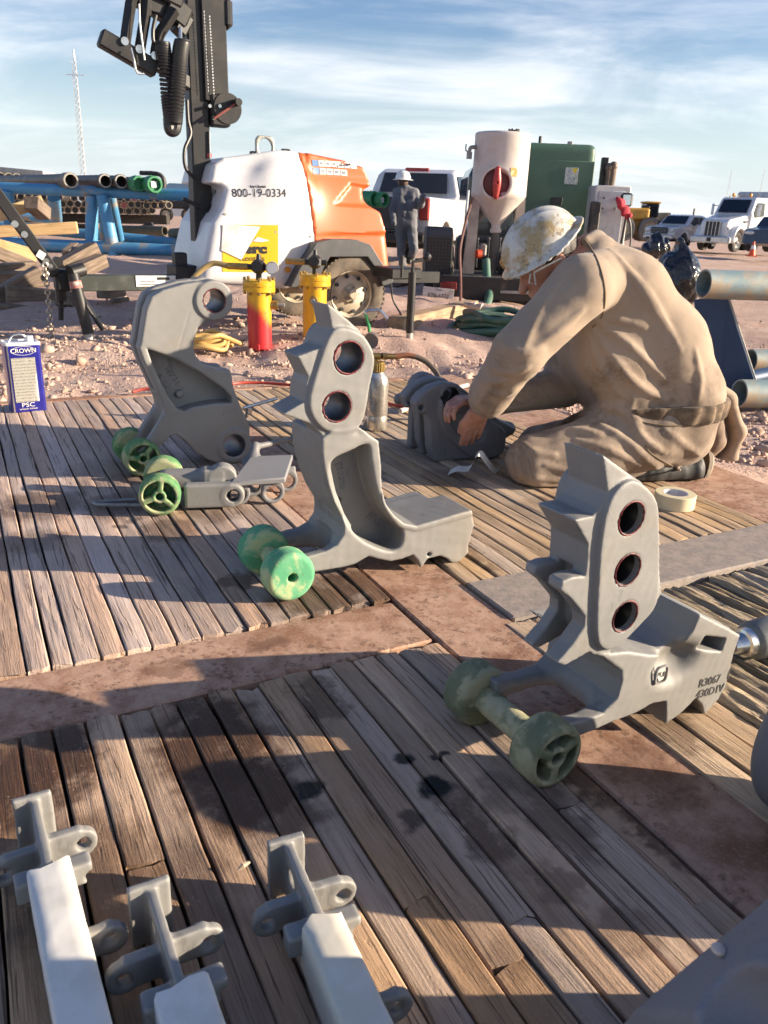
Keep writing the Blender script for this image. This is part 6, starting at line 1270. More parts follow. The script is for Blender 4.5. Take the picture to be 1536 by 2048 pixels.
# crank handle lying near the middle jaw, wood blocks under the stabiliser
def timber(a, b, w, h, label, mat=None, group='timbers on the yard', roll=0.):
    a, b = Vector(a), Vector(b); d = b-a; L = d.length; d.normalize(); s = d.cross(Vector((0, 0, 1))).normalized(); u = s.cross(d).normalized()
    if roll: s, u = s*cos(roll)+u*sin(roll), u*cos(roll)-s*sin(roll)
    me_ = MB(); me_.bbox((0, 0, 0), (w, L, h), .008); o = me_.build('timber', mat or TIMB, None, True, 30); M = Matrix((s, d, u)).transposed().to_4x4(); M.translation = (a+b)/2; o.matrix_world = M; tag(o, label, 'timber', group); return o
def timber_mat(name, a, b):
    t = NT(name); c = t.coord('Object'); n = t.noise(t.coord('Object', (40, 2.2, 40)), 1, 5, .6, .8); k = t.mix(t.ramp(n, .4, .66), a, b); k = t.mix(t.ramp(t.noise(c, 3, 5, .6), .52, .7, 0, .6), k, tuple(x*.5 for x in b)); return t.set(Base_Color=k, Roughness=.85, Normal=t.bump(n, .5, .006))
TIMB = timber_mat('old_grey_timber', (.24, .18, .13), (.13, .095, .07)); TIMY = timber_mat('yellow_pine_timber', (.58, .40, .20), (.44, .28, .13))
a = on_ground(790, 668); timber((a.x, a.y, a.z+.07), (a.x+.85, a.y+1.9, a.z+.07), .16, .15, 'long timber beam on the ground beside the stabiliser post', timber_mat('tan_timber', (.40, .28, .17), (.26, .18, .11)))
a = on_ground(775, 585); timber((a.x-.9, a.y+.9, a.z+.06), (a.x+1.6, a.y+2.1, a.z+.06), .24, .10, 'dark grey timber on the ground behind the trailer tyre', TIMB)
q = atY(740, 640, 4.9); R = empty('crank_handle', (q.x, q.y, 0), 0, 'bent crank handle with green grip standing behind the middle jaw', 'crank handle')
V_ = lambda x, y: atY(x, y, 4.9)-Vector((q.x, q.y, 0)); m = MB(); m.tube(spline([V_(731, 628), V_(734, 622), V_(758, 621), V_(764, 625), V_(775, 638)], 4), .011, 8); m.build('crank_bar', CHROME, R)
m = MB(); m.tube([V_(731, 628), V_(737, 648), V_(739, 664)], .010, 8); m.build('green_grip', pm('green_grip', (.04, .28, .08), .4), R); m = MB(); c = V_(742, 682); m.cyl(c+Vector((0, -.02, 0)), c+Vector((0, .06, 0)), .045, n=20); m.build('hub', AXLE, R); m = MB(); m.cyl(c, (c.x, c.y, gzv(q)), .02, n=10); m.build('stem', AXLE, R)
# ================================================================== blasting trailer and compressor
GREEN = pm('compressor_green', (.058, .118, .078), .45, 0, col2=(.07, .13, .088), vs=1.5, dirt=(.2, .18, .12), ds=2.5, dlo=.62, dhi=.85)
CREAM = pm('cream_tank_paint', (.54, .49, .45), .5, 0, col2=(.47, .41, .37), vs=2, dirt=(.42, .25, .12), ds=2.2, dlo=.58, dhi=.75)
TANW = pm('beige_leg_paint', (.42, .36, .31), .6, 0, vs=4)
REDM = pm('red_enamel', (.38, .03, .025), .4, 0, col2=(.26, .02, .02), vs=8)
GLASS = pm('dark_glass', (.012, .014, .017), .06, 0, vs=2, spec=.8)
CARW = pm('white_car_paint', (.62, .62, .63), .25, 0, col2=(.59, .59, .60), vs=1.2, coat=.5, dirt=(.5, .42, .34), ds=1.2, dlo=.68, dhi=.95)
def A(x, y, Y): return atY(x, y, Y)
def blast_trailer():
    o = A(940, 600, 10.5); o.z = 0; R = empty('blast_trailer', o, 0, 'black flat trailer with number plate carrying the cream blast pot', 'trailer')
    L = lambda x, y, Y: A(x, y, Y)-o
    z1 = L(900, 552, 10.5).z; z0 = L(900, 598, 10.5).z; x0, x1 = L(868, 560, 10.5).x, L(1130, 560, 10.5).x; gz_ = gzv(o)
    m = MB(); m.bbox(((x0+x1)/2, .06, (z0+z1)/2), (x1-x0, .12, z1-z0), .01); m.build('rear_beam', BLKS, R)
    m = MB(); m.bbox(((x0+x1)/2+.12, 2.1, z1-.03), (x1-x0, 4.1, .05), .01); m.build('deck', pm('worn_black_deck', (.035, .034, .034), .6, col2=(.08, .075, .07), vs=5), R)
    m = MB(); m.bbox(((x0+x1)/2, -.01, z0-.10), (x1-x0-.3, .10, .08), .01); m.build('step_bar', BLKS, R)
    q, k = L(881, 563, 10.44), L(913, 581, 10.44); m = MB(); m.bbox(((q.x+k.x)/2, -.03, (q.z+k.z)/2), (k.x-q.x, .05, q.z-k.z), .008); m.build('tail_lamp', pm('dark_red_lens', (.16, .012, .015), .25, coat=.5), R)
    q, k = L(846, 572, 10.4), L(906, 606, 10.4); PR = empty('number_plate', ((q.x+k.x)/2, -.10, (q.z+k.z)/2)); PR.parent = R; w, h = k.x-q.x, q.z-k.z; PR.rotation_euler = (0, radians(4), 0)
    m = MB(); m.bbox((0, 0, 0), (w, .006, h*.86), .002); m.build('plate', pm('plate_white', (.55, .54, .52), .5, col2=(.4, .37, .33), vs=12), PR); text_mesh('plate_lettering', '978-655J', h*.52, INK, PR, (0, -.0045, -.025), (pi/2, 0, 0), .001, sx=w*.92/(h*.52*4.7)); text_mesh('plate_lettering', 'TEXAS', h*.16, pm('plate_blue', (.05, .08, .2), .5), PR, (0, -.0045, h*.30), (pi/2, 0, 0), .001)
    q, k = L(944, 576, 10.42), L(1035, 592, 10.42); m = MB(); m.bbox(((q.x+k.x)/2+.3, -.02, (q.z+k.z)/2), (.45, .02, .035), .004); m.build('hasp', STEELG, R)
    # fender
    P = [L(x, y, 10.9) for x, y in ((848, 578), (852, 510), (862, 470), (872, 457), (918, 455), (913, 480), (905, 500), (897, 530), (896, 545), (868, 552), (866, 578))]; m = MB(); m.prism([(p.x, p.z) for p in P], .30, .34); pts = [(p.x, p.z) for p in P[1:5]]
    m = MB(); pr = [(.35, L(850, 578, 10.85).z), (.35, L(850, 470, 10.85).z), (.55, L(850, 453, 11).z), (1.25, L(850, 453, 11).z), (1.45, L(850, 480, 11).z), (1.45, L(850, 560, 11).z)]; xa, xb = L(852, 500, 10.85).x, L(906, 500, 10.85).x
    m.v = [(x, y, z) for x in (xa, xb) for y, z in pr]; n = len(pr); m.f = [tuple(range(n)), tuple(range(2*n-1, n-1, -1))]+[(i, n+i, n+(i+1) % n, (i+1) % n) for i in range(n)]; t = NT('tread_plate_black'); ck = t.n('ShaderNodeTexChecker', inp={'Scale': 34}); t.L(t.coord('Object', rot=(0, radians(45), 0)), ck.inputs[0]); t.set(Base_Color=t.mix(ck.outputs['Fac'], (.016, .016, .018), (.028, .028, .03)), Roughness=.45, Metallic=.3, Normal=t.bump(ck.outputs['Fac'], .4, .01)); m.build('fender', t.m, R, False, bevel=.02)
    wheel(R, ((xa+xb)/2+.02, .9, gz_+.34), .34, .2, (1, 0, 0), lugs=False); wheel(R, (x1-.2, .9, gz_+.34), .34, .2, (1, 0, 0), lugs=False)
    m = MB(); m.box(((x0+x1)/2, 2.2, z0-.02), (.9, 3.9, .1)); m.build('chassis', BLKS, R, False)
    a, b = L(915, 470, 12.1), L(1075, 560, 12.1); m = MB(); m.bbox(((a.x+b.x)/2, 1.75, (a.z+b.z)/2), (b.x-a.x, .5, a.z-b.z), .05); m.build('engine_housing', BLKS, R)
    for i in range(6): q = L(930+22*i, 505, 12.05); m = MB(); m.bbox((q.x, 1.49, q.z), (.05, .02, .42), .01); m.build('housing_louvre', GREYP, R)
    # jumble of valves on the deck
    m = MB(); b = L(1000, 530, 11.2); m.bbox(b+Vector((.25, .1, 0)), (.5, .3, .35), .03); m.build('valve_box', BLKS, R)
    for x, y, s in ((965, 500, .10), (1010, 520, .12), (1035, 545, .08)): m = MB(); m.bbox(L(x, y, 11.0), (s, s, s*1.6), .02); m.build('valve_body', pm('grey_valve', (.20, .19, .18), .5, .3), R)
    m = MB(); m.bbox(L(1000, 556, 10.62), (1.0, .03, .02), .004); m.build('deck_strip', pm('bare_metal_strip', (.5, .47, .42), .4, .6), R)
blast_trailer()
def blast_pot():
    c = A(1001, 340, 11.2); c.z = 0; R = empty('blast_pot', c, 0, 'cream sandblasting pot with cone bottom and red hatch handle on the trailer', 'blast pot'); L = lambda x, y, d=0.: A(x, y, 11.2+d)-c
    r = .355; zt, zc, zb = L(1001, 268).z, L(985, 396).z, L(980, 456).z
    m = MB(); m.lathe((0, 0, zb), (0, 0, zt+.02), [(.05, 0), (.06, .04), (r*.96, (zc-zb)/(zt-zb)-.01), (r, (zc-zb)/(zt-zb)+.02), (r*1.008, (zc-zb)/(zt-zb)+.04), (r, (zc-zb)/(zt-zb)+.06), (r, .93), (r*1.01, .95), (r, .975), (r*.95, .99), (r*.6, .997), (0, 1)], 56); m.build('tank', CREAM, R)
    q = L(993, 366, -.4); m = MB(); m.lathe((q.x, -r-.05, q.z), (q.x, -r+.12, q.z), [(.195, 1), (.20, .0), (.185, -.02), (.17, 0), (.165, .35), (0, .35)], 36); m.build('hatch_ring', CREAM, R); m = MB(); m.lathe((q.x, -r-.012, q.z), (q.x, -r+.02, q.z), [(0, 0), (.10, .0), (.166, .5), (.166, 1)], 32); m.build('hatch_cover', pm('dark_red_cover', (.11, .012, .012), .4, vs=9), R)
    def hd(X, Y, Z): return smax(smin(sd_cone(X, Y, Z, (q.x, -r-.08, q.z+.16), (q.x, -r-.08, q.z-.16), .030, .030), sd_ell(X, Y, Z, (q.x, -r-.08, q.z), (.055, .04, .15)), .03), -sd_cyly(X, Y, Z, q.x, q.z, .012, -9, -r-.085), .004)
    solid('hatch_handle', hd, (q.x-.1, -r-.15, q.z-.22), (q.x+.1, -r-.02, q.z+.22), .012, REDM, R)
    m = MB(); a = L(950, 293, -.2); m.tube(spline([(-r+.02, -.1, a.z), (-r-.06, -.12, a.z-.01), (-r-.07, -.12, a.z-.08)], 4), .024, 8); m.cyl((-r-.07, -.12, a.z-.06), (-r-.07, -.12, a.z-.14), .035, n=10); m.tube([(-r-.06, -.12, a.z-.08), (-r-.12, -.12, a.z-.04), (-r-.12, -.12, a.z+.03)], .010, 6); m.build('inlet_valve', STEELG, R)
    m = MB(); m.cyl((.13, 0, zt), (.13, 0, zt+.05), .06, .07, n=12); m.build('filler_cap', BLKP, R)
    for i in range(6): w = 2*pi*i/6; m = MB(); m.bbox((.13+.06*cos(w), .06*sin(w), zt+.05), (.025, .025, .03), .005); m.build('cap_lug', BLKP, R)
    m = MB(); m.lathe((0, 0, zb-.06), (0, 0, zb+.04), [(.06, 0), (.075, .1), (.075, .5), (.06, .55), (.06, 1)], 18); m.build('cone_collar', CREAM, R)
    dz = A(900, 552, 10.5).z
    m = MB(); m.cyl((0, 0, zb-.05), (0, 0, dz), .05, n=14); m.build('outlet_pipe', pm('dirty_pipe', (.12, .11, .10), .7), R)
    for sx in (-1, 1): m = MB(); m.add([(sx*r*.82-.05, -.1, zc+.02), (sx*r*.82+.05, -.1, zc+.02), (sx*r*.9+.06, -.12, dz), (sx*r*.9-.10, -.12, dz), (sx*r*.82-.05, -.02, zc+.02), (sx*r*.82+.05, -.02, zc+.02), (sx*r*.9+.06, -.0, dz), (sx*r*.9-.10, -.0, dz)], [(3, 2, 1, 0), (4, 5, 6, 7), (0, 1, 5, 4), (1, 2, 6, 5), (2, 3, 7, 6), (3, 0, 4, 7)]); m.build('leg', TANW, R, False)
    q = L(953, 508, -.3); m = MB(); m.cyl(q, q+Vector((.06, .02, 0)), .055, n=16); m.build('red_cap', pm('orange_red_cap', (.55, .07, .02), .45), R)
    m = MB(); q = L(1029, 344, -.38); m.bbox((q.x, -r*.93, q.z), (.09, .006, .10), .001, Matrix.Rotation(radians(22), 3, 'Z')); m.build('warning_label', pm('label_tan', (.62, .50, .34), .5, col2=(.5, .3, .05), vs=25, lo=.45, hi=.5), R)
    m = MB(); m.tube(spline([L(972, 520, -.35), L(974, 560, -.5), L(978, 590, -.7), L(972, 612, -.9), L(960, 632, -1.0)], 6), .055, 12); m.build('blast_hose', HGRN, R)
    m = MB(); m.tube(spline([L(945, 395, -.42), L(930, 450, -.5), L(920, 500, -.6), L(921, 560, -.8), L(921, 628, -1.6)], 8), .018, 8); m.build('air_line', pm('red_brown_hose', (.16, .07, .055), .6), R)
blast_pot()
def compressor():
    p0, p1 = A(1010, 480, 13.4), A(1196, 290, 13.4); o = Vector(((p0.x+p1.x)/2, 13.4, 0)); R = empty('air_compressor', o, 0, 'large dark green compressor cabinet behind the cream blast pot', 'compressor'); L = lambda x, y, Y=13.4: A(x, y, Y)-o
    w, zt = p1.x-p0.x, A(1120, 286, 13.4).z; zb = A(1120, 490, 13.4).z
    solid('cabinet', lambda X, Y, Z: sd_box(X, Y, Z, (0, .75, (zt+zb)/2), (w, 1.5, zt-zb), .10), (-w/2, 0, zb), (w/2, 1.5, zt), .035, GREEN, R)
    a, b = L(1056, 318), L(1172, 478); m = MB(); m.bbox(((a.x+b.x)/2, -.006, (a.z+b.z)/2), (b.x-a.x, .03, a.z-b.z), .012); m.build('door', GREEN, R)
    m = MB(); q = L(1142, 352); m.bbox((q.x, -.025, q.z), (.20, .006, .24), .001); m.build('label', pm('label_pale', (.55, .56, .52), .5, col2=(.35, .38, .36), vs=30, lo=.46, hi=.5), R); m = MB(); m.add([(q.x-.0, -.030, q.z+.11), (q.x+.09, -.030, q.z+.11), (q.x+.045, -.030, q.z+.02)], [(0, 2, 1)]); m.build('warning_triangle', pm('label_yellow', (.65, .5, .03), .5), R, False); text_mesh('label_digit', '1', .09, INK, R, (q.x+.05, -.030, q.z-.05), (pi/2, 0, 0), .001)
    q = L(1112, 402); m = MB(); m.bbox((q.x, -.03, q.z), (.18, .02, .10), .004); m.build('latch_recess', BLKP, R)
    m = MB(); q = L(1142, 291); m.bbox((q.x, .1, zt+.01), (.07, .07, .05), .006); m.build('top_lug', STEELG, R); m = MB(); q = L(1086, 287); m.cyl((q.x, .3, zt-.02), (q.x, .3, zt+.11), .025, n=10); m.build('exhaust_stub', BLKS, R)
    for i, (x, y) in enumerate(((1218, 335), (1227, 332))):
        q = L(x, y, 13.2); m = MB(); m.tube([q+Vector((0, 0, -.35)), q+Vector((.01, 0, -.12)), q], [.05, .045, .055], 10); m.sphere(q, .065, 10, 8); m.build('air_outlet', pm('rusty_fitting', (.16, .12, .09), .6, .4, vs=12), R)
    q = L(1207, 345, 13.3); m = MB(); m.bbox(q, (.10, .1, .42), .01); m.build('outlet_frame', BLKS, R)
    o2 = A(1222, 440, 12.6); o2.z = 0; C = empty('white_cabinet', o2, 0, 'narrow grey-white metal cabinet to the right of the green compressor', 'cabinet'); a, b = A(1193, 370, 12.6)-o2, A(1246, 500, 12.6)-o2
    m = MB(); m.bbox(((a.x+b.x)/2, .25, (a.z+b.z)/2), (b.x-a.x, .5, a.z-b.z), .012); m.build('case', pm('off_white_paint', (.60, .58, .55), .5, col2=(.52, .5, .47), vs=3, dirt=(.3, .22, .15), ds=3, dlo=.62, dhi=.8), C)
    m = MB(); m.bbox(((a.x+b.x)/2-.02, -.012, (a.z+b.z)/2-.04), ((b.x-a.x)*.74, .02, (a.z-b.z)*.92), .004); m.build('door', pm('grey_door_paint', (.50, .50, .52), .5), C)
    for x, y in ((1208, 396), (1205, 417)): q = A(x, y, 12.58)-o2; m = MB(); m.cyl((q.x, -.035, q.z), (q.x, -.01, q.z), .014, n=8); m.build('knob', BLKP, C)
    for x, y in ((1233, 398), (1230, 418)): q = A(x, y, 12.58)-o2; m = MB(); m.bbox((q.x, -.03, q.z), (.03, .02, .05), .004); m.build('hinge', STEELG, C)
    q = A(1196, 440, 12.5)-o2; m = MB(); m.bbox((q.x-.06, -.1, q.z), (.15, .1, .5), .02); m.build('rubber_flap', BLACKR, C)
    o3 = A(1253, 400, 12.4); mz = o3.z; o3.z = 0; C = empty('wing_mirror', o3, 0, 'black truck mirror with pale reflection beside the white cabinet', 'mirror'); m = MB(); m.bbox((0, 0, mz), (.17, .10, .19), .03); m.build('housing', BLKP, C); m = MB(); m.bbox((-.01, -.052, mz), (.11, .006, .14), .002); m.build('mirror_glass', pm('mirror_surface', (.55, .6, .62), .05, 1.0), C); m = MB(); g_ = gzv(o3); m.tube([(.04, .02, mz-.09), (.02, .02, mz-.5), (-.05, .02, g_)], .018, 8); m.build('mirror_arm', BLKS, C)
    q = A(1245, 418, 12.3); o = solid('red_rag', lambda X, Y, Z: sd_cone(X, Y, Z, (-.05, 0, .10), (.09, 0, -.07), .05, .055)+.02*vnoise(X, Y, Z, 30, 4), (-.16, -.1, -.18), (.2, .1, .2), .014, pm('red_cloth', (.42, .03, .05), .85, vs=8)); o.location = q; tag(o, 'red rag hanging beside the white cabinet', 'rag')
    q = A(1248, 450, 12.3); m = MB(); m.tube(spline([q+Vector((0, 0, .18)), q+Vector((.09, 0, .02)), q+Vector((.13, 0, -.25)), q+Vector((.13, 0, -.6))], 5), .014, 6); tag(m.build('black_cable', BLKP), 'black cable arching down from the red rag', 'cable')
    # dark truck cab behind the pot
    P = [A(x, y, 12.7) for x, y in ((927, 478), (931, 420), (938, 350), (948, 331), (965, 326), (1030, 326), (1030, 500), (925, 500))]; o4 = P[0]*1.0; o4.z = 0; C = empty('dark_truck_cab', o4, 0, 'black truck cab with rounded edge just behind the cream blast pot', 'truck'); pol = [((p-o4).x, (p-o4).z) for p in P]
    solid('cab_shell', lambda X, Y, Z: ext(sd_poly(pol, X, Z), Y, 0, 1.6, .05), (pol[0][0]-.1, 0, pol[6][1]-.1), (pol[5][0]+.05, 1.6, pol[4][1]+.05), .03, pm('black_car_paint', (.012, .013, .016), .2, coat=.6, vs=2), C)
    P = [A(x, y, 12.66)-o4 for x, y in ((944, 400), (949, 352), (958, 340), (1020, 340), (1020, 440), (955, 445), (946, 430))]; m = MB(); m.prism([(p.x, p.z) for p in P], -.04, -.012); m.build('window', GLASS, C, False)
    P = [A(x, y, 12.6)-o4 for x, y in ((938, 380), (934, 430), (938, 470), (941, 500))]; m = MB(); m.tube(spline([Vector((p.x, -.03, p.z)) for p in P], 5), .02, 6); m.build('trim', pm('pale_trim', (.55, .58, .62), .3, .3), C)
compressor()
# ================================================================== vehicles
def hw_fn(w, z0, z1, k): return lambda z: w/2-k*max(0, (z-z0)/(z1-z0))
def pickup(name, loc, rz, label, sc=1.0, front='dark', tail=True):
    R = empty(name, loc, rz, label, 'pickup truck'); W, k = 2.02, .20; hw = hw_fn(W, 1.32, 1.95, k)
    pol = [(-3.0, .60), (-3.03, .80), (-3.0, 1.36), (-.95, 1.36), (-.86, 1.40), (-.70, 1.86), (-.45, 1.95), (.70, 1.96), (1.0, 1.88), (1.62, 1.36), (2.80, 1.24), (2.98, 1.10), (3.0, .62), (2.6, .52), (-2.7, .52)]
    def f(X, Y, Z):
        d = sd_poly(pol, X, Z); wy = np.abs(Y)-(W/2-k*np.clip((Z-1.32)/.63, 0, 1)); d = smax(d+.03, wy+.03, .06)-.01
        for x in (-1.85, 1.85): d = smax(d, -np.maximum(np.sqrt((X-x)**2+(Z-.42)**2)-.50, .62-np.abs(Y)), .02); d = smin(d, np.maximum(np.maximum(np.sqrt((X-x)**2+(Z-.42)**2)-.56, .50-np.sqrt((X-x)**2+(Z-.42)**2)), np.abs(np.abs(Y)-1.0)-.025), .03)
        return smax(d, -sd_box(X, Y, Z, (-1.98, 0, 1.4), (1.86, 1.66, .9), .03), .02)
    solid('body', f, (-3.1, -1.08, .45), (3.1, 1.08, 2.0), .038, CARW, R)
    def sidewin(P, s): m = MB(); m.v = [(x, s*(hw(z)+.004), z) for x, z in P]; m.f = [tuple(range(len(P))) if s < 0 else tuple(range(len(P)-1, -1, -1))]; m.build('side_window', GLASS, R, False)
    for s in (-1, 1): sidewin([(-.72, 1.42), (-.62, 1.80), (.10, 1.83), (.10, 1.42)], s); sidewin([(.18, 1.42), (.18, 1.83), (.72, 1.82), (1.22, 1.45), (1.2, 1.42)], s)
    m = MB(); e = .03; m.v = [(-.90-e, -.74, 1.45), (-.90-e, .74, 1.45), (-.73-e, .68, 1.84), (-.73-e, -.68, 1.84)]; m.f = [(0, 3, 2, 1)]; m.build('rear_window', GLASS, R, False)
    m = MB(); m.v = [(1.56+e, -.78, 1.43), (1.56+e, .78, 1.43), (1.03+e, .70, 1.87), (1.03+e, -.70, 1.87)]; m.f = [(0, 1, 2, 3)]; m.build('windscreen', GLASS, R, False)
    for x in (-1.85, 1.85):
        for s in (-1, 1): wheel(R, (x, s*1.0, .40), .40, .25, (0, -s, 0), lugs=False, tm=pm('dark_tyre', (.025, .025, .026), .85, col2=(.06, .05, .042), vs=4), rm=STEELG, holes=5)
    m = MB(); m.bbox((3.06, 0, .66), (.16, 1.96, .26), .05); m.build('front_bumper', pm('bumper_chrome_grey', (.52, .52, .53), .25, .6), R); m = MB(); m.bbox((3.01, 0, 1.02), (.06, 1.10, .36), .03); m.build('grille', pm('grille_dark', (.045, .047, .05), .4, .4), R)
    for z in (.94, 1.02, 1.10): m = MB(); m.bbox((3.045, 0, z), (.02, 1.0, .022), .005); m.build('grille_bar', STEELG, R)
    for s in (-1, 1): m = MB(); m.bbox((2.97, s*.78, 1.05), (.12, .36, .26), .05); m.build('headlight', pm('headlamp', (.6, .62, .64), .1, .2), R); m = MB(); m.bbox((3.13, s*.62, .60), (.04, .24, .10), .02); m.build('fog_light', BLKP, R)
    m = MB(); m.bbox((-3.08, 0, .62), (.14, 1.9, .20), .04); m.build('rear_bumper', pm('black_bumper', (.03, .03, .032), .45), R); m = MB(); m.bbox((-3.035, 0, 1.03), (.03, 1.46, .58), .03); m.build('tailgate', pm('dark_tailgate', (.05, .05, .055), .4) if tail else CARW, R)
    for s in (-1, 1): m = MB(); m.bbox((-3.02, s*.88, 1.12), (.06, .20, .38), .03); m.build('tail_light', REDM, R); m = MB(); m.bbox((1.18, s*1.16, 1.45), (.12, .22, .22), .04); m.build('wing_mirror', BLKP, R); m = MB(); m.bbox((-.05, s*1.015, 1.18), (.20, .03, .05), .012); m.build('door_handle', STEELG, R); m = MB(); m.bbox((.85, s*1.015, 1.18), (.20, .03, .05), .012); m.build('door_handle', STEELG, R)
    m = MB(); m.bbox((-.66, 0, 1.91), (.05, .52, .07), .015); m.build('brake_light', REDM, R)
    for i in range(5): m = MB(); m.bbox((.72, -.5+.25*i, 1.97), (.08, .06, .03), .01); m.build('roof_marker', pm('amber_lens', (.65, .25, .01), .3), R)
    m = MB(); m.box((0, 0, .5), (4.6, 1.2, .2)); m.build('chassis', BLKS, R, False); return R
c = A(757, 470, 15.9); h = radians(72); gzz = gzv((c.x, c.y)); pickup('pickup_truck', (c.x+3.0*cos(h), c.y+3.0*sin(h), gzz), h, 'white pickup truck seen from behind next to the standing person')
c = A(1362, 497, 52); h = radians(222); pickup('pickup_truck', (c.x+.3, c.y+.6, c.z), h, 'white pickup truck facing left beside the white semi truck', tail=False)
def semi(loc, rz, label):
    R = empty('semi_truck', loc, rz, label, 'semi truck'); WT = pm('semi_white_paint', (.70, .71, .73), .28, coat=.4, vs=1, dirt=(.45, .4, .34), ds=1, dlo=.7, dhi=.95)
    pol = [(-1.2, .95), (-1.2, 2.85), (-.95, 2.98), (.45, 2.95), (.62, 2.86), (1.12, 2.02), (2.75, 1.72), (2.98, 1.55), (3.02, .75), (2.7, .70), (1.0, .75)]
    def f(X, Y, Z):
        d = sd_poly(pol, X, Z); wy = np.abs(Y)-np.where(X > 1.0, 1.05-.12*np.clip(X-1.0, 0, 2)+0*Z, 1.15-.10*np.clip((Z-1.9)/1., 0, 1)); d = smax(d+.05, wy+.05, .10)-.02
        d = smin(d, np.maximum(sd_cyly(X, Y, Z, 2.05, .72, .70, -1.2, 1.2, .05), .55-np.abs(Y)), .08)
        return smax(smax(d, -np.maximum(np.sqrt((X-2.05)**2+(Z-.62)**2)-.60, .55-np.abs(Y)), .03), .45-Z, .01)
    solid('cab', f, (-1.3, -1.25, .4), (3.15, 1.25, 3.05), .05, WT, R)
    m = MB(); m.v = [(1.10+.04, -.86, 2.10), (1.10+.04, .86, 2.10), (.66+.04, .82, 2.80), (.66+.04, -.82, 2.80)]; m.f = [(0, 1, 2, 3)]; m.build('windscreen', GLASS, R, False)
    for s in (-1, 1):
        m = MB(); m.v = [(x, s*(1.15-.10*max(0, (z-1.9)))+s*.012, z) for x, z in ((-.45, 1.95), (-.45, 2.65), (.42, 2.65), (.78, 2.1), (.6, 1.85))]; m.f = [(0, 1, 2, 3, 4)[::(1 if s < 0 else -1)]]; m.build('side_window', GLASS, R, False)
        m = MB(); m.bbox((.75, s*1.38, 2.25), (.10, .16, .62), .04); m.build('wing_mirror', WT, R); m = MB(); m.tube([(.75, s*1.05, 2.45), (.75, s*1.36, 2.45)], .02, 6); m.build('mirror_arm', BLKS, R)
        m = MB(); m.bbox((2.72, s*.82, 1.22), (.42, .12, .18), .05); m.build('headlight', pm('headlamp', (.6, .62, .64), .1, .2), R); m = MB(); m.bbox((1.35, s*1.03, 1.62), (.34, .03, .12), .01); m.build('hood_vent', BLKP, R)
        wheel(R, (2.05, s*1.08, .52), .52, .30, (0, -s, 0), lugs=False, tm=pm('dark_tyre', (.025, .025, .026), .85), rm=CHROME, holes=8)
        for x in (-2.6, -3.9): wheel(R, (x, s*1.08, .52), .52, .5, (0, -s, 0), lugs=False, tm=pm('dark_tyre', (.025, .025, .026), .85), rm=CHROME, holes=8)
        m = MB(); m.cyl((-.3, s*1.0, .8), (-1.6, s*1.0, .8), .33, n=20); m.build('fuel_tank', pm('dark_tank', (.05, .05, .055), .35, .6), R)
        m = MB(); m.cyl((-1.35, s*1.0, .9), (-1.35, s*1.0, 3.1), .08, n=14); m.build('exhaust_stack', CHROME, R); m = MB(); m.tube([(.2, s*.95, 2.9), (.1, s*.95, 4.4)], .012, 5); m.build('aerial', STEELG, R)
        m = MB(); m.sphere((.25, s*.5, 3.05), .11, 10, 8, (1.3, .8, 1)); m.build('beacon', pm('amber_lens', (.65, .25, .01), .3), R)
    m = MB(); m.bbox((3.06, 0, 1.18), (.07, .92, .92), .04); m.build('grille', pm('grille_bright', (.62, .62, .60), .3, .7), R)
    for i in range(4): m = MB(); m.bbox((3.10, -.32+.213*i, 1.17), (.03, .17, .80), .01); m.build('grille_slot', pm('grille_dark', (.045, .047, .05), .4, .4), R)
    m = MB(); m.bbox((3.12, 0, .62), (.30, 2.36, .40), .08); m.build('bumper', pm('bumper_pale', (.62, .68, .70), .2, .5), R); m = MB(); m.bbox((3.275, 0, .62), (.02, .26, .20), .02); m.build('tow_plate', BLKP, R)
    m = MB(); m.box((-1.8, 0, .85), (5.4, .9, .25)); m.build('chassis', BLKS, R, False)
    for i in range(5): m = MB(); m.bbox((.50, -.6+.3*i, 2.98), (.10, .09, .06), .02); m.build('roof_marker', pm('amber_lens', (.65, .25, .01), .3), R)
    m = MB(); m.bbox((-3.3, 0, 2.25), (3.6, 2.4, 2.1), .08); m.build('box_body', pm('pale_grey_box', (.50, .53, .56), .45), R)
    for i in range(6): m = MB(); m.bbox((-1.8-.6*i, 1.215, 2.25), (.06, .03, 2.0), .01); m.build('box_rib', STEELG, R); m = MB(); m.bbox((-1.8-.6*i, -1.215, 2.25), (.06, .03, 2.0), .01); m.build('box_rib', STEELG, R)
    return R
c = A(1466, 504, 47.5); h = radians(222); s_ = semi((c.x-2.05*cos(h)-1.1*sin(h)*-1*-1-1.4, c.y-2.05*sin(h)+.6, c.z), h, 'white semi truck with upright grille at the right edge')
def car():
    c = A(1560, 505, 41); R = empty('dark_car', c, radians(222), 'dark vehicle nose cut by the right edge beside the semi truck', 'car')
    pol = [(-2, .3), (-2, 1.1), (-1, 1.6), (.6, 1.6), (1.2, 1.15), (2.3, 1.0), (2.4, .4), (2, .28)]
    solid('body', lambda X, Y, Z: smax(sd_poly(pol, X, Z), np.abs(Y)-.9, .1), (-2.1, -1, .2), (2.5, 1, 1.7), .05, pm('dark_blue_car_paint', (.03, .035, .05), .25, coat=.5), R)
    for s in (-1, 1):
        m = MB(); m.bbox((2.28, s*.6, .85), (.2, .45, .2), .06); m.build('headlight', pm('headlamp', (.6, .62, .64), .1, .2), R)
        for x in (-1.3, 1.5): wheel(R, (x, s*.92, .34), .34, .22, (0, -s, 0), lugs=False, tm=pm('dark_tyre', (.025, .025, .026), .85), holes=5)
car()
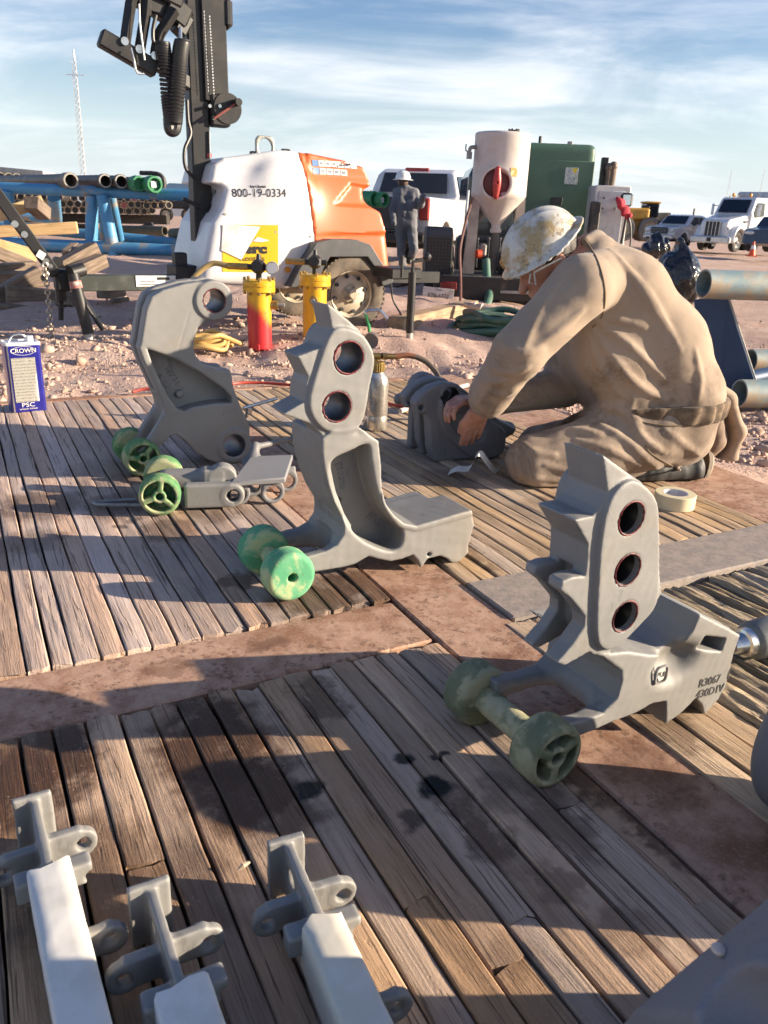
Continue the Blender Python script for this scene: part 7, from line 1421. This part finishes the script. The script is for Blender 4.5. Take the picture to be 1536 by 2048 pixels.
def loader():
    c = A(1283, 483, 58); R = empty('wheel_loader', c, radians(0), 'yellow wheel loader parked beyond the kneeling person', 'loader'); Y_ = pm('loader_yellow', (.58, .30, .045), .5, vs=1, dirt=(.3, .2, .1), ds=1.5)
    def f(X, Y, Z): return smin(smin(sd_box(X, Y, Z, (-.9, 0, 1.75), (1.9, 1.7, .75), .12), sd_box(X, Y, Z, (-1.0, 0, 1.0), (1.6, 1.2, 1.0), .1), .05), sd_box(X, Y, Z, (.6, 0, 1.1), (1.6, .9, .6), .1), .05)
    solid('body', f, (-2, -1, .3), (1.6, 1, 2.3), .06, Y_, R); m = MB(); m.bbox((.25, 0, 2.0), (.9, 1.2, .9), .06); m.build('cab', GLASS, R); m = MB(); m.bbox((.25, 0, 2.5), (1.05, 1.35, .12), .04); m.build('cab_roof', Y_, R)
    for x in (0.15, -1.6):
        for s in (-1, 1): wheel(R, (x, s*1.15, .78), .78, .45, (0, -s, 0), holes=0, tm=pm('grey_loader_tyre', (.22, .20, .17), .9, vs=2), rm=pm('loader_rim', (.5, .42, .3), .6))
    m = MB(); m.add([(1.0, -1.2, .2), (2.0, -1.2, .15), (1.3, -1.2, 1.9), (1.15, -1.2, 1.9), (1.0, 1.2, .2), (2.0, 1.2, .15), (1.3, 1.2, 1.9), (1.15, 1.2, 1.9)], [(0, 1, 2, 3), (7, 6, 5, 4), (0, 4, 5, 1), (1, 5, 6, 2), (2, 6, 7, 3), (3, 7, 4, 0)]); m.build('bucket', pm('worn_bucket', (.40, .33, .22), .6, .3), R, False); m = MB(); m.tube([(.3, -.5, 1.5), (1.2, -.5, 1.0)], .12, 6); m.tube([(.3, .5, 1.5), (1.2, .5, 1.0)], .12, 6); m.build('lift_arm', Y_, R, False); m = MB(); m.bbox((-.2, -.5, 2.2), (.5, .3, .2), .05); m.build('engine_vent', BLKP, R)
loader()
def cone():
    c = A(1503, 513, 36); R = empty('traffic_cone', c, 0, 'orange traffic cone with white band near the semi truck', 'traffic cone'); O = pm('cone_orange', (.72, .10, .025), .55, vs=6)
    m = MB(); m.bbox((0, 0, .02), (.36, .36, .04), .01); m.build('base', O, R); m = MB(); m.lathe((0, 0, .04), (0, 0, .62), [(.15, 0), (.025, 1), (0, 1)], 20); m.build('shaft', O, R); m = MB(); m.lathe((0, 0, .30), (0, 0, .45), [(.103, 0), (.070, 1)], 20); m.build('band', STK, R)
cone()
# ================================================================== pipe yard on the left
RACKB = pm('blue_rack_paint', (.075, .26, .46), .5, .1, col2=(.11, .32, .52), vs=1.5, dirt=(.40, .30, .20), ds=1.8, dlo=.52, dhi=.68, bs=20)
DPIPE = pm('dark_casing_steel', (.060, .052, .048), .5, .3, col2=(.12, .10, .085), vs=2, dirt=(.2, .15, .11), ds=2.5, dlo=.55, dhi=.75)
CPL = pm('casing_coupling', (.20, .16, .12), .55, .3, col2=(.12, .10, .08), vs=5)
def pipe_rack():
    Yr = 18.0; o = A(215, 470, Yr); o.z = 0; R = empty('pipe_rack', o, 0, 'blue steel pipe rack with splayed legs carrying dark casing pipes', 'pipe rack'); L = lambda x, y, Y=Yr: A(x, y, Y)-o
    def tb(a, b, r, nm): m = MB(); m.cyl(a, b, r, n=16); m.build(nm, RACKB, R)
    top = L(210, 387).z; g_ = gzv(o)
    tb(Vector((L(-90, 372).x-1, .6, L(-60, 374).z+.02)), Vector((L(398, 392).x, -.3, L(398, 392).z)), .115, 'top_beam')
    tb(Vector((L(-60, 480).x-2, 3.0, g_+.45)), Vector((L(395, 480).x, 2.2, g_+.12)), .12, 'runner'); tb(Vector((L(60, 520).x-3, .0, g_+.12)), Vector((L(400, 520).x, -.4, g_+.12)), .13, 'runner')
    for (x0, y0, x1, y1, d) in ((184, 392, 183, 500, 0), (205, 392, 230, 512, -.3), (222, 390, 240, 478, 2.0), (208, 398, 208, 478, 2.2), (15, 380, 22, 478, 0.5), (103, 395, 108, 440, 5), (112, 395, 117, 440, 5)):
        a, b = L(x0, y0, Yr+d*.5), L(x1, y1, Yr+d); tb(Vector((a.x, a.y, a.z)), Vector((b.x, b.y, max(b.z, g_-.05))), .13 if d < 1 else .10, 'leg')
    tb(L(20, 430, Yr+8), L(115, 440, Yr+8), .12, 'rear_beam')
    return o
pipe_rack()
dirc = Vector((-.60, .80, .006)).normalized(); gcp = 'dark casing pipes on the blue rack'
for i, (x, y, r, lb) in enumerate(((142, 361, .155, 'thick casing pipe with rusty collar, leftmost open end on the blue rack'), (211, 362, .140, 'dark casing pipe with open end, second on the blue rack'), (243, 363, .140, 'dark casing pipe with open end, third on the blue rack'))):
    q = A(x, y, 17.6); R = pipe('casing_pipe', q, q+dirc*(11-i), r*.86, DPIPE, lb, gcp); m = MB(); m.ring((0, 0, 0), dirc*(.35 if i == 0 else .12), r, r*.74, 28); m.build('collar', CPL if i == 0 else DPIPE, R); m = MB(); m.ring(-dirc*.004, dirc*.01, r*.92, r*.76, 28); m.build('end_face', pm('bright_pipe_end', (.40, .38, .35), .4, .5), R)
GPRO = pm('green_thread_protector', (.035, .21, .085), .45, 0, col2=(.05, .26, .11), vs=4)
def protector(q, dr, r, label, group, white=False, name='capped_pipe', Lp=8.0):
    R = empty(name, q, 0, label, 'pipe', group); m = MB(); m.cyl(dr*.05, dr*Lp, r*.86, n=24); m.build('pipe_wall', DPIPE, R)
    m = MB(); m.lathe(-dr*.06, dr*.22, [(0, .30), (r*.70, .30), (r*.74, 0), (r*.95, 0), (r*1.0, .1), (r*1.0, 1), (r*.8, 1)], 28); m.build('protector', GPRO, R)
    for k in range(4): w = 2*pi*k/4+.4; s1 = dr.cross(Vector((0, 0, 1))).normalized(); u1 = s1.cross(dr); c_ = (s1*cos(w)+u1*sin(w))*r*.98; m = MB(); m.sphere(c_, r*.16, 8, 6); m.build('protector_lug', GPRO, R)
    if white: m = MB(); s1 = dr.cross(Vector((0, 0, 1))).normalized(); m.v = [tuple(-dr*.001+s1*a*r*.36+Vector((0, 0, 1))*b*r*.36) for a, b in ((-1, -1), (1, -1), (1, 1), (-1, 1))]; m.f = [(0, 1, 2, 3)]; m.build('tag', STK, R, False)
protector(A(277, 367, 17.5), dirc, .150, 'green capped pipe, inner of the pair at the rack end', gcp); protector(A(308, 369, 17.4), dirc, .165, 'green capped pipe with white tag at the rack end', gcp, True)
q = A(292, 385, 17.6); m = MB(); m.tube(spline([q+Vector((-.36, .3, .10)), q+Vector((-.26, .25, -.02)), q+Vector((0, .2, -.06)), q+Vector((.2, .2, .0)), q+Vector((.32, .25, .16)), q+Vector((.22, .3, .36)), q+Vector((-.2, .35, .38))], 6), .045, 8); tag(m.build('lifting_sling', BLACKR), 'black sling wrapped round the green capped pipes', 'sling')
for k, (x, y, w_, lb) in enumerate(((745, 398, False, 'green capped pipe half hidden by the orange hood'), (764, 400, True, 'green capped pipe with white tag left of the standing person'))): protector(A(x, y, 14.2), Vector((-.75, .66, 0)), .125, lb, 'green capped pipes behind the orange hood', w_, Lp=3.0)
# far stack of pipes, each pipe its own thing
gst = 'far stack of casing pipes'; st0 = None
STM = [DPIPE, pm('pipe_end_tan', (.45, .38, .28), .5, .3, vs=5), pm('pipe_end_pink', (.45, .13, .14), .6, vs=4)]
def far_pipe(x, y, Y, r, kind, label):
    global st0
    q = A(x, y, Y)
    if st0 is None:
        st0 = empty('stacked_pipe', q, 0, label, 'pipe', gst); d = Vector((-.35, .94, 0)); m = MB(); m.cyl(d*.02, d*9, r, n=14); m.build('pipe_wall', DPIPE, st0); m = MB(); m.ring(-d*.02, d*.12, r*1.02, r*.80, 18); m.build('pipe_end', STM[1], st0); m = MB(); m.cyl(d*.01, d*.04, r*.8, n=14); m.build('bore', BLKP, st0); o = st0
    else: o = copy_tree(st0); o.location = q; o['label'] = label
    if kind:
        for c_ in o.children:
            if c_.name.startswith('bore'): c_.data = c_.data.copy(); c_.data.materials.clear(); c_.data.materials.append(STM[kind])
    return o
rows = [(395, 0.0, 21), (408, .5, 21), (420, .25, 19)]
LBL = ['casing pipe with open tan end in the far stack, {} row', 'casing pipe with {} row end plugged tan in the far stack', 'casing pipe with {} row end capped pink in the far stack']
for ri, (y, off, n) in enumerate(rows):
    for i in range(n):
        x = 26+(i+off)*15.2+RNG.uniform(-1.5, 1.5); kd = 2 if (ri, i) in ((0, 16), (1, 14)) else (1 if (i*7+ri*3) % 9 == 4 else 0)
        far_pipe(x, y+.014*x-2+RNG.uniform(-1, 1), 33+.2*ri, .135, kd, LBL[kd].format(('top', 'middle', 'bottom')[ri]))
q0, q1 = A(15, 434, 33.5), A(330, 440, 33.5); timber((q0.x, q0.y+.5, q0.z), (q1.x, q1.y+.5, q1.z), .5, .35, 'dark sleeper beam under the far pipe stack', pm('dark_sleeper', (.05, .042, .036), .9, vs=2))
for i, (x, y) in enumerate(((8, 346), (22, 347), (38, 348), (54, 349))): o = far_pipe(x-20, y+7, 26, .13, 0, 'casing pipe in the top layer above the blue rack at far left')
q = A(-10, 338, 27); R_ = empty('pipe_bundle_cover', q, 0, 'pale sheet over pipes at the far left edge', 'cover'); m = MB(); m.add([(-2, 0, .18), (1.5, 0, .0), (1.55, 2, -.08), (-2, 2, .1), (-2, 0, .02), (1.5, 0, -.16), (1.55, 2, -.2), (-2, 2, -.05)], [(0, 1, 2, 3), (7, 6, 5, 4), (0, 4, 5, 1), (1, 5, 6, 2), (2, 6, 7, 3), (3, 7, 4, 0)]); m.build('sheet', pm('pale_sheet', (.42, .40, .38), .6), R_, False)
# timbers and dunnage
TL = [((-10, 432), (84, 402), 11.5, .19, TIMY, 'yellow pine beam slanting up at the far left'), ((62, 405), (88, 428), 11.4, .2, TIMB, 'short dark block end below the slanting pine beam'), ((-20, 464), (155, 455), 12.5, .2, TIMY, 'long level yellow pine beam behind the trailer tongue'),
    ((-30, 484), (70, 512), 9.6, .18, TIMY, 'pine beam sloping down behind the black tongue arm'), ((-20, 500), (60, 532), 9.4, .16, TIMB, 'grey beam beneath the sloping pine beam'), ((-20, 545), (70, 538), 9.0, .2, TIMB, 'thick grey timber in the pile at left'), ((-20, 562), (90, 556), 8.8, .2, TIMB, 'second thick grey timber in the pile at left'),
    ((-20, 600), (80, 545), 8.2, .17, TIMB, 'weathered beam leaning across the timber pile'), ((120, 535), (190, 496), 8.6, .16, TIMB, 'weathered beam end pointing up right of the chain'), ((150, 545), (205, 520), 8.5, .16, TIMB, 'weathered beam lying under the raised beam end'), ((132, 508), (150, 492), 8.8, .09, TIMB, 'small upright stake end in the timber pile'), ((150, 510), (160, 494), 8.8, .09, TIMB, 'second small stake end in the timber pile'),
    ((-20, 618), (165, 628), 8.0, .14, TIMB, 'long grey plank on the ground below the timber pile'), ((10, 588), (150, 600), 8.2, .2, TIMB, 'dark timber in the shade of the pile'), ((126, 596), (150, 612), 8.0, .16, TIMB, 'square block end beside the chain'), ((205, 585), (240, 580), 8.2, .14, TIMB, 'dark broken block on the dirt left of the jaw'), ((225, 602), (255, 598), 7.8, .05, TIMB, 'thin wood offcut on the dirt left of the jaw')]
for (a, b, Y, w_, mt, lb) in TL: timber(A(*a, Y), A(*b, Y+.35), w_, w_*.85, lb, mt)
for (a, b, Y, r, lb) in (((245, 460), (330, 462), 22, .12, 'dark pipe lying on the dirt under the rack'), ((345, 468), (375, 466), 20, .13, 'short pipe end beside the mast on the dirt'), ((140, 462), (330, 470), 24, .06, 'thin greenish pipe lying on the dirt')): p_, q_ = A(*b, Y), A(*a, Y+.6); pipe('loose_pipe', p_, q_, r, pm('olive_pipe', (.12, .115, .08), .6, .2, vs=3), lb, 'loose pipes on the dirt')
c = A(292, 445, 24); R = empty('pipe_tong_stand', (c.x, c.y, gzv(c)), 0, 'dark steel stand with slanted plate under the pipe rack', 'stand'); m = MB(); m.prism([(-.1, 0), (.35, 0), (.18, .55), (.02, .55)], -.1, .1); m.build('plate', BLKS, R, False); m = MB(); m.tube([(.1, 0, .5), (-.5, 0, .25), (-.55, 0, .05)], .06, 6); m.build('arm', BLKS, R)
# ================================================================== distance
def shed(px0, px1, ytop, yeave, ybase, Y, wall, roof, label, ribs=0):
    a, b = A(px0, ybase, Y), A(px1, ybase, Y); o = Vector(((a.x+b.x)/2, Y, 0)); R = empty('warehouse', o, 0, label, 'building'); w = b.x-a.x; ze = A((px0+px1)/2, yeave, Y).z; zt = A((px0+px1)/2, ytop, Y).z; zb = gzv(o)-.3
    m = MB(); m.box((0, 5, (ze+zb)/2), (w, 10, ze-zb)); m.build('wall', wall, R, False); m = MB(); m.add([(-w/2-.3, -.4, ze), (w/2+.3, -.4, ze), (w/2+.3, 5, zt), (-w/2-.3, 5, zt), (w/2+.3, 10.4, ze), (-w/2-.3, 10.4, ze)], [(0, 1, 2, 3), (3, 2, 4, 5), (0, 3, 5), (1, 4, 2)]); m.build('roof', roof, R, False)
    for i in range(ribs): x = -w/2+w*(i+.5)/ribs; m = MB(); m.box((x, -.03, (ze+zb)/2), (w/ribs*.45, .06, ze-zb)); m.build('wall_panel', wall, R, False)
    return R
WW = pm('white_wall_sheet', (.62, .63, .64), .5, vs=.3); shed(322, 470, 366, 383, 404, 95, WW, pm('blue_roof_sheet', (.07, .12, .18), .5, vs=.3), 'white corrugated warehouse with dark blue roof behind the mast', 34)
shed(1288, 1425, 431, 437, 452, 140, pm('pale_yellow_wall', (.62, .54, .38), .6, vs=.3), pm('pale_roof', (.50, .49, .48), .5, vs=.3), 'long low cream building behind the white pickup on the right', 0)
shed(1254, 1290, 429, 437, 455, 120, pm('dark_shed_wall', (.16, .14, .13), .7, vs=.3), pm('grey_gable_roof', (.26, .25, .25), .6, vs=.3), 'small grey gabled shed behind the wheel loader', 0)
def far_truck():
    c = A(345, 428, 60); R = empty('flatbed_truck', (c.x, c.y, gzv(c)), 0, 'black equipment truck far behind the rack near the warehouse', 'truck'); m = MB(); m.bbox((0, 0, 1.1), (4.2, 2, .5), .1); m.build('bed', BLKS, R); m = MB(); m.bbox((-.8, 0, 1.7), (1.6, 1.9, .9), .2); m.build('cab', BLKS, R); m = MB(); m.bbox((1.0, 0, 1.6), (1.2, 1.4, .6), .1); m.build('machine', GREYP, R)
    for x in (-1.5, -.2, 1.3): wheel(R, (x, -1.0, .45), .45, .3, lugs=False, holes=0, tm=pm('dark_tyre', (.025, .025, .026), .85))
far_truck()
def radio_mast():
    b = A(171, 402, 110); t = A(152.5, 121, 110); o = Vector((b.x, 110, gzv(b))); R = empty('radio_mast', o, 0, 'tall white lattice radio mast rising above the pipe rack', 'mast'); M = pm('galvanised_white_mast', (.66, .66, .66), .5, .2, vs=1); H = t.z-o.z; dx = t.x-b.x
    legs = [(-.36, 0), (.36, 0), (0, .62)]; m = {}
    def pt(k, z): s = 1-.35*z/H; return Vector((legs[k][0]*s+dx*z/H*.15, legs[k][1]*s, z))
    for k in range(3): mm = MB(); mm.cyl(pt(k, 0), pt(k, H), .045, .032, n=6); mm.build('leg', M, R)
    n = 26
    for i in range(n):
        z0, z1 = H*i/n, H*(i+1)/n; mm = MB()
        for k in range(3): j = (k+1) % 3; mm.cyl(pt(k, z0), pt(j, z1), .02, n=4); mm.cyl(pt(k, z1), pt(j, z1), .018, n=4)
        o2 = mm.build('lattice_bay', M, R, False)
    zz = A(160, 150, 110).z-o.z; mm = MB(); mm.cyl(pt(0, zz)+Vector((-.8, 0, 0)), pt(1, zz)+Vector((1.0, 0, 0)), .05, n=6); mm.build('cross_arm', M, R)
    mm = MB(); mm.cyl((dx*.15, .2, H), (dx*.15, .2, H+1.2), .09, n=6); mm.build('tip', M, R)
radio_mast()
def pole(px, y0, Y, label):
    c = A(px, y0, Y); o = Vector((c.x, Y, gzv(c))); R = empty('utility_pole', o, 0, label, 'utility pole'); W_ = pm('pole_wood', (.22, .17, .13), .85, vs=2); h = c.z-o.z; m = MB(); m.cyl((0, 0, 0), (0, 0, h), .22, .16, n=8); m.build('pole_shaft', W_, R); m = MB(); m.box((0, -.2, h-1.2), (2.6, .16, .16)); m.build('cross_arm', W_, R, False)
pole(1389, 417, 150, 'wooden utility pole above the white pickup on the right'); pole(1252, 420, 170, 'thin distant utility pole left of the grey shed')
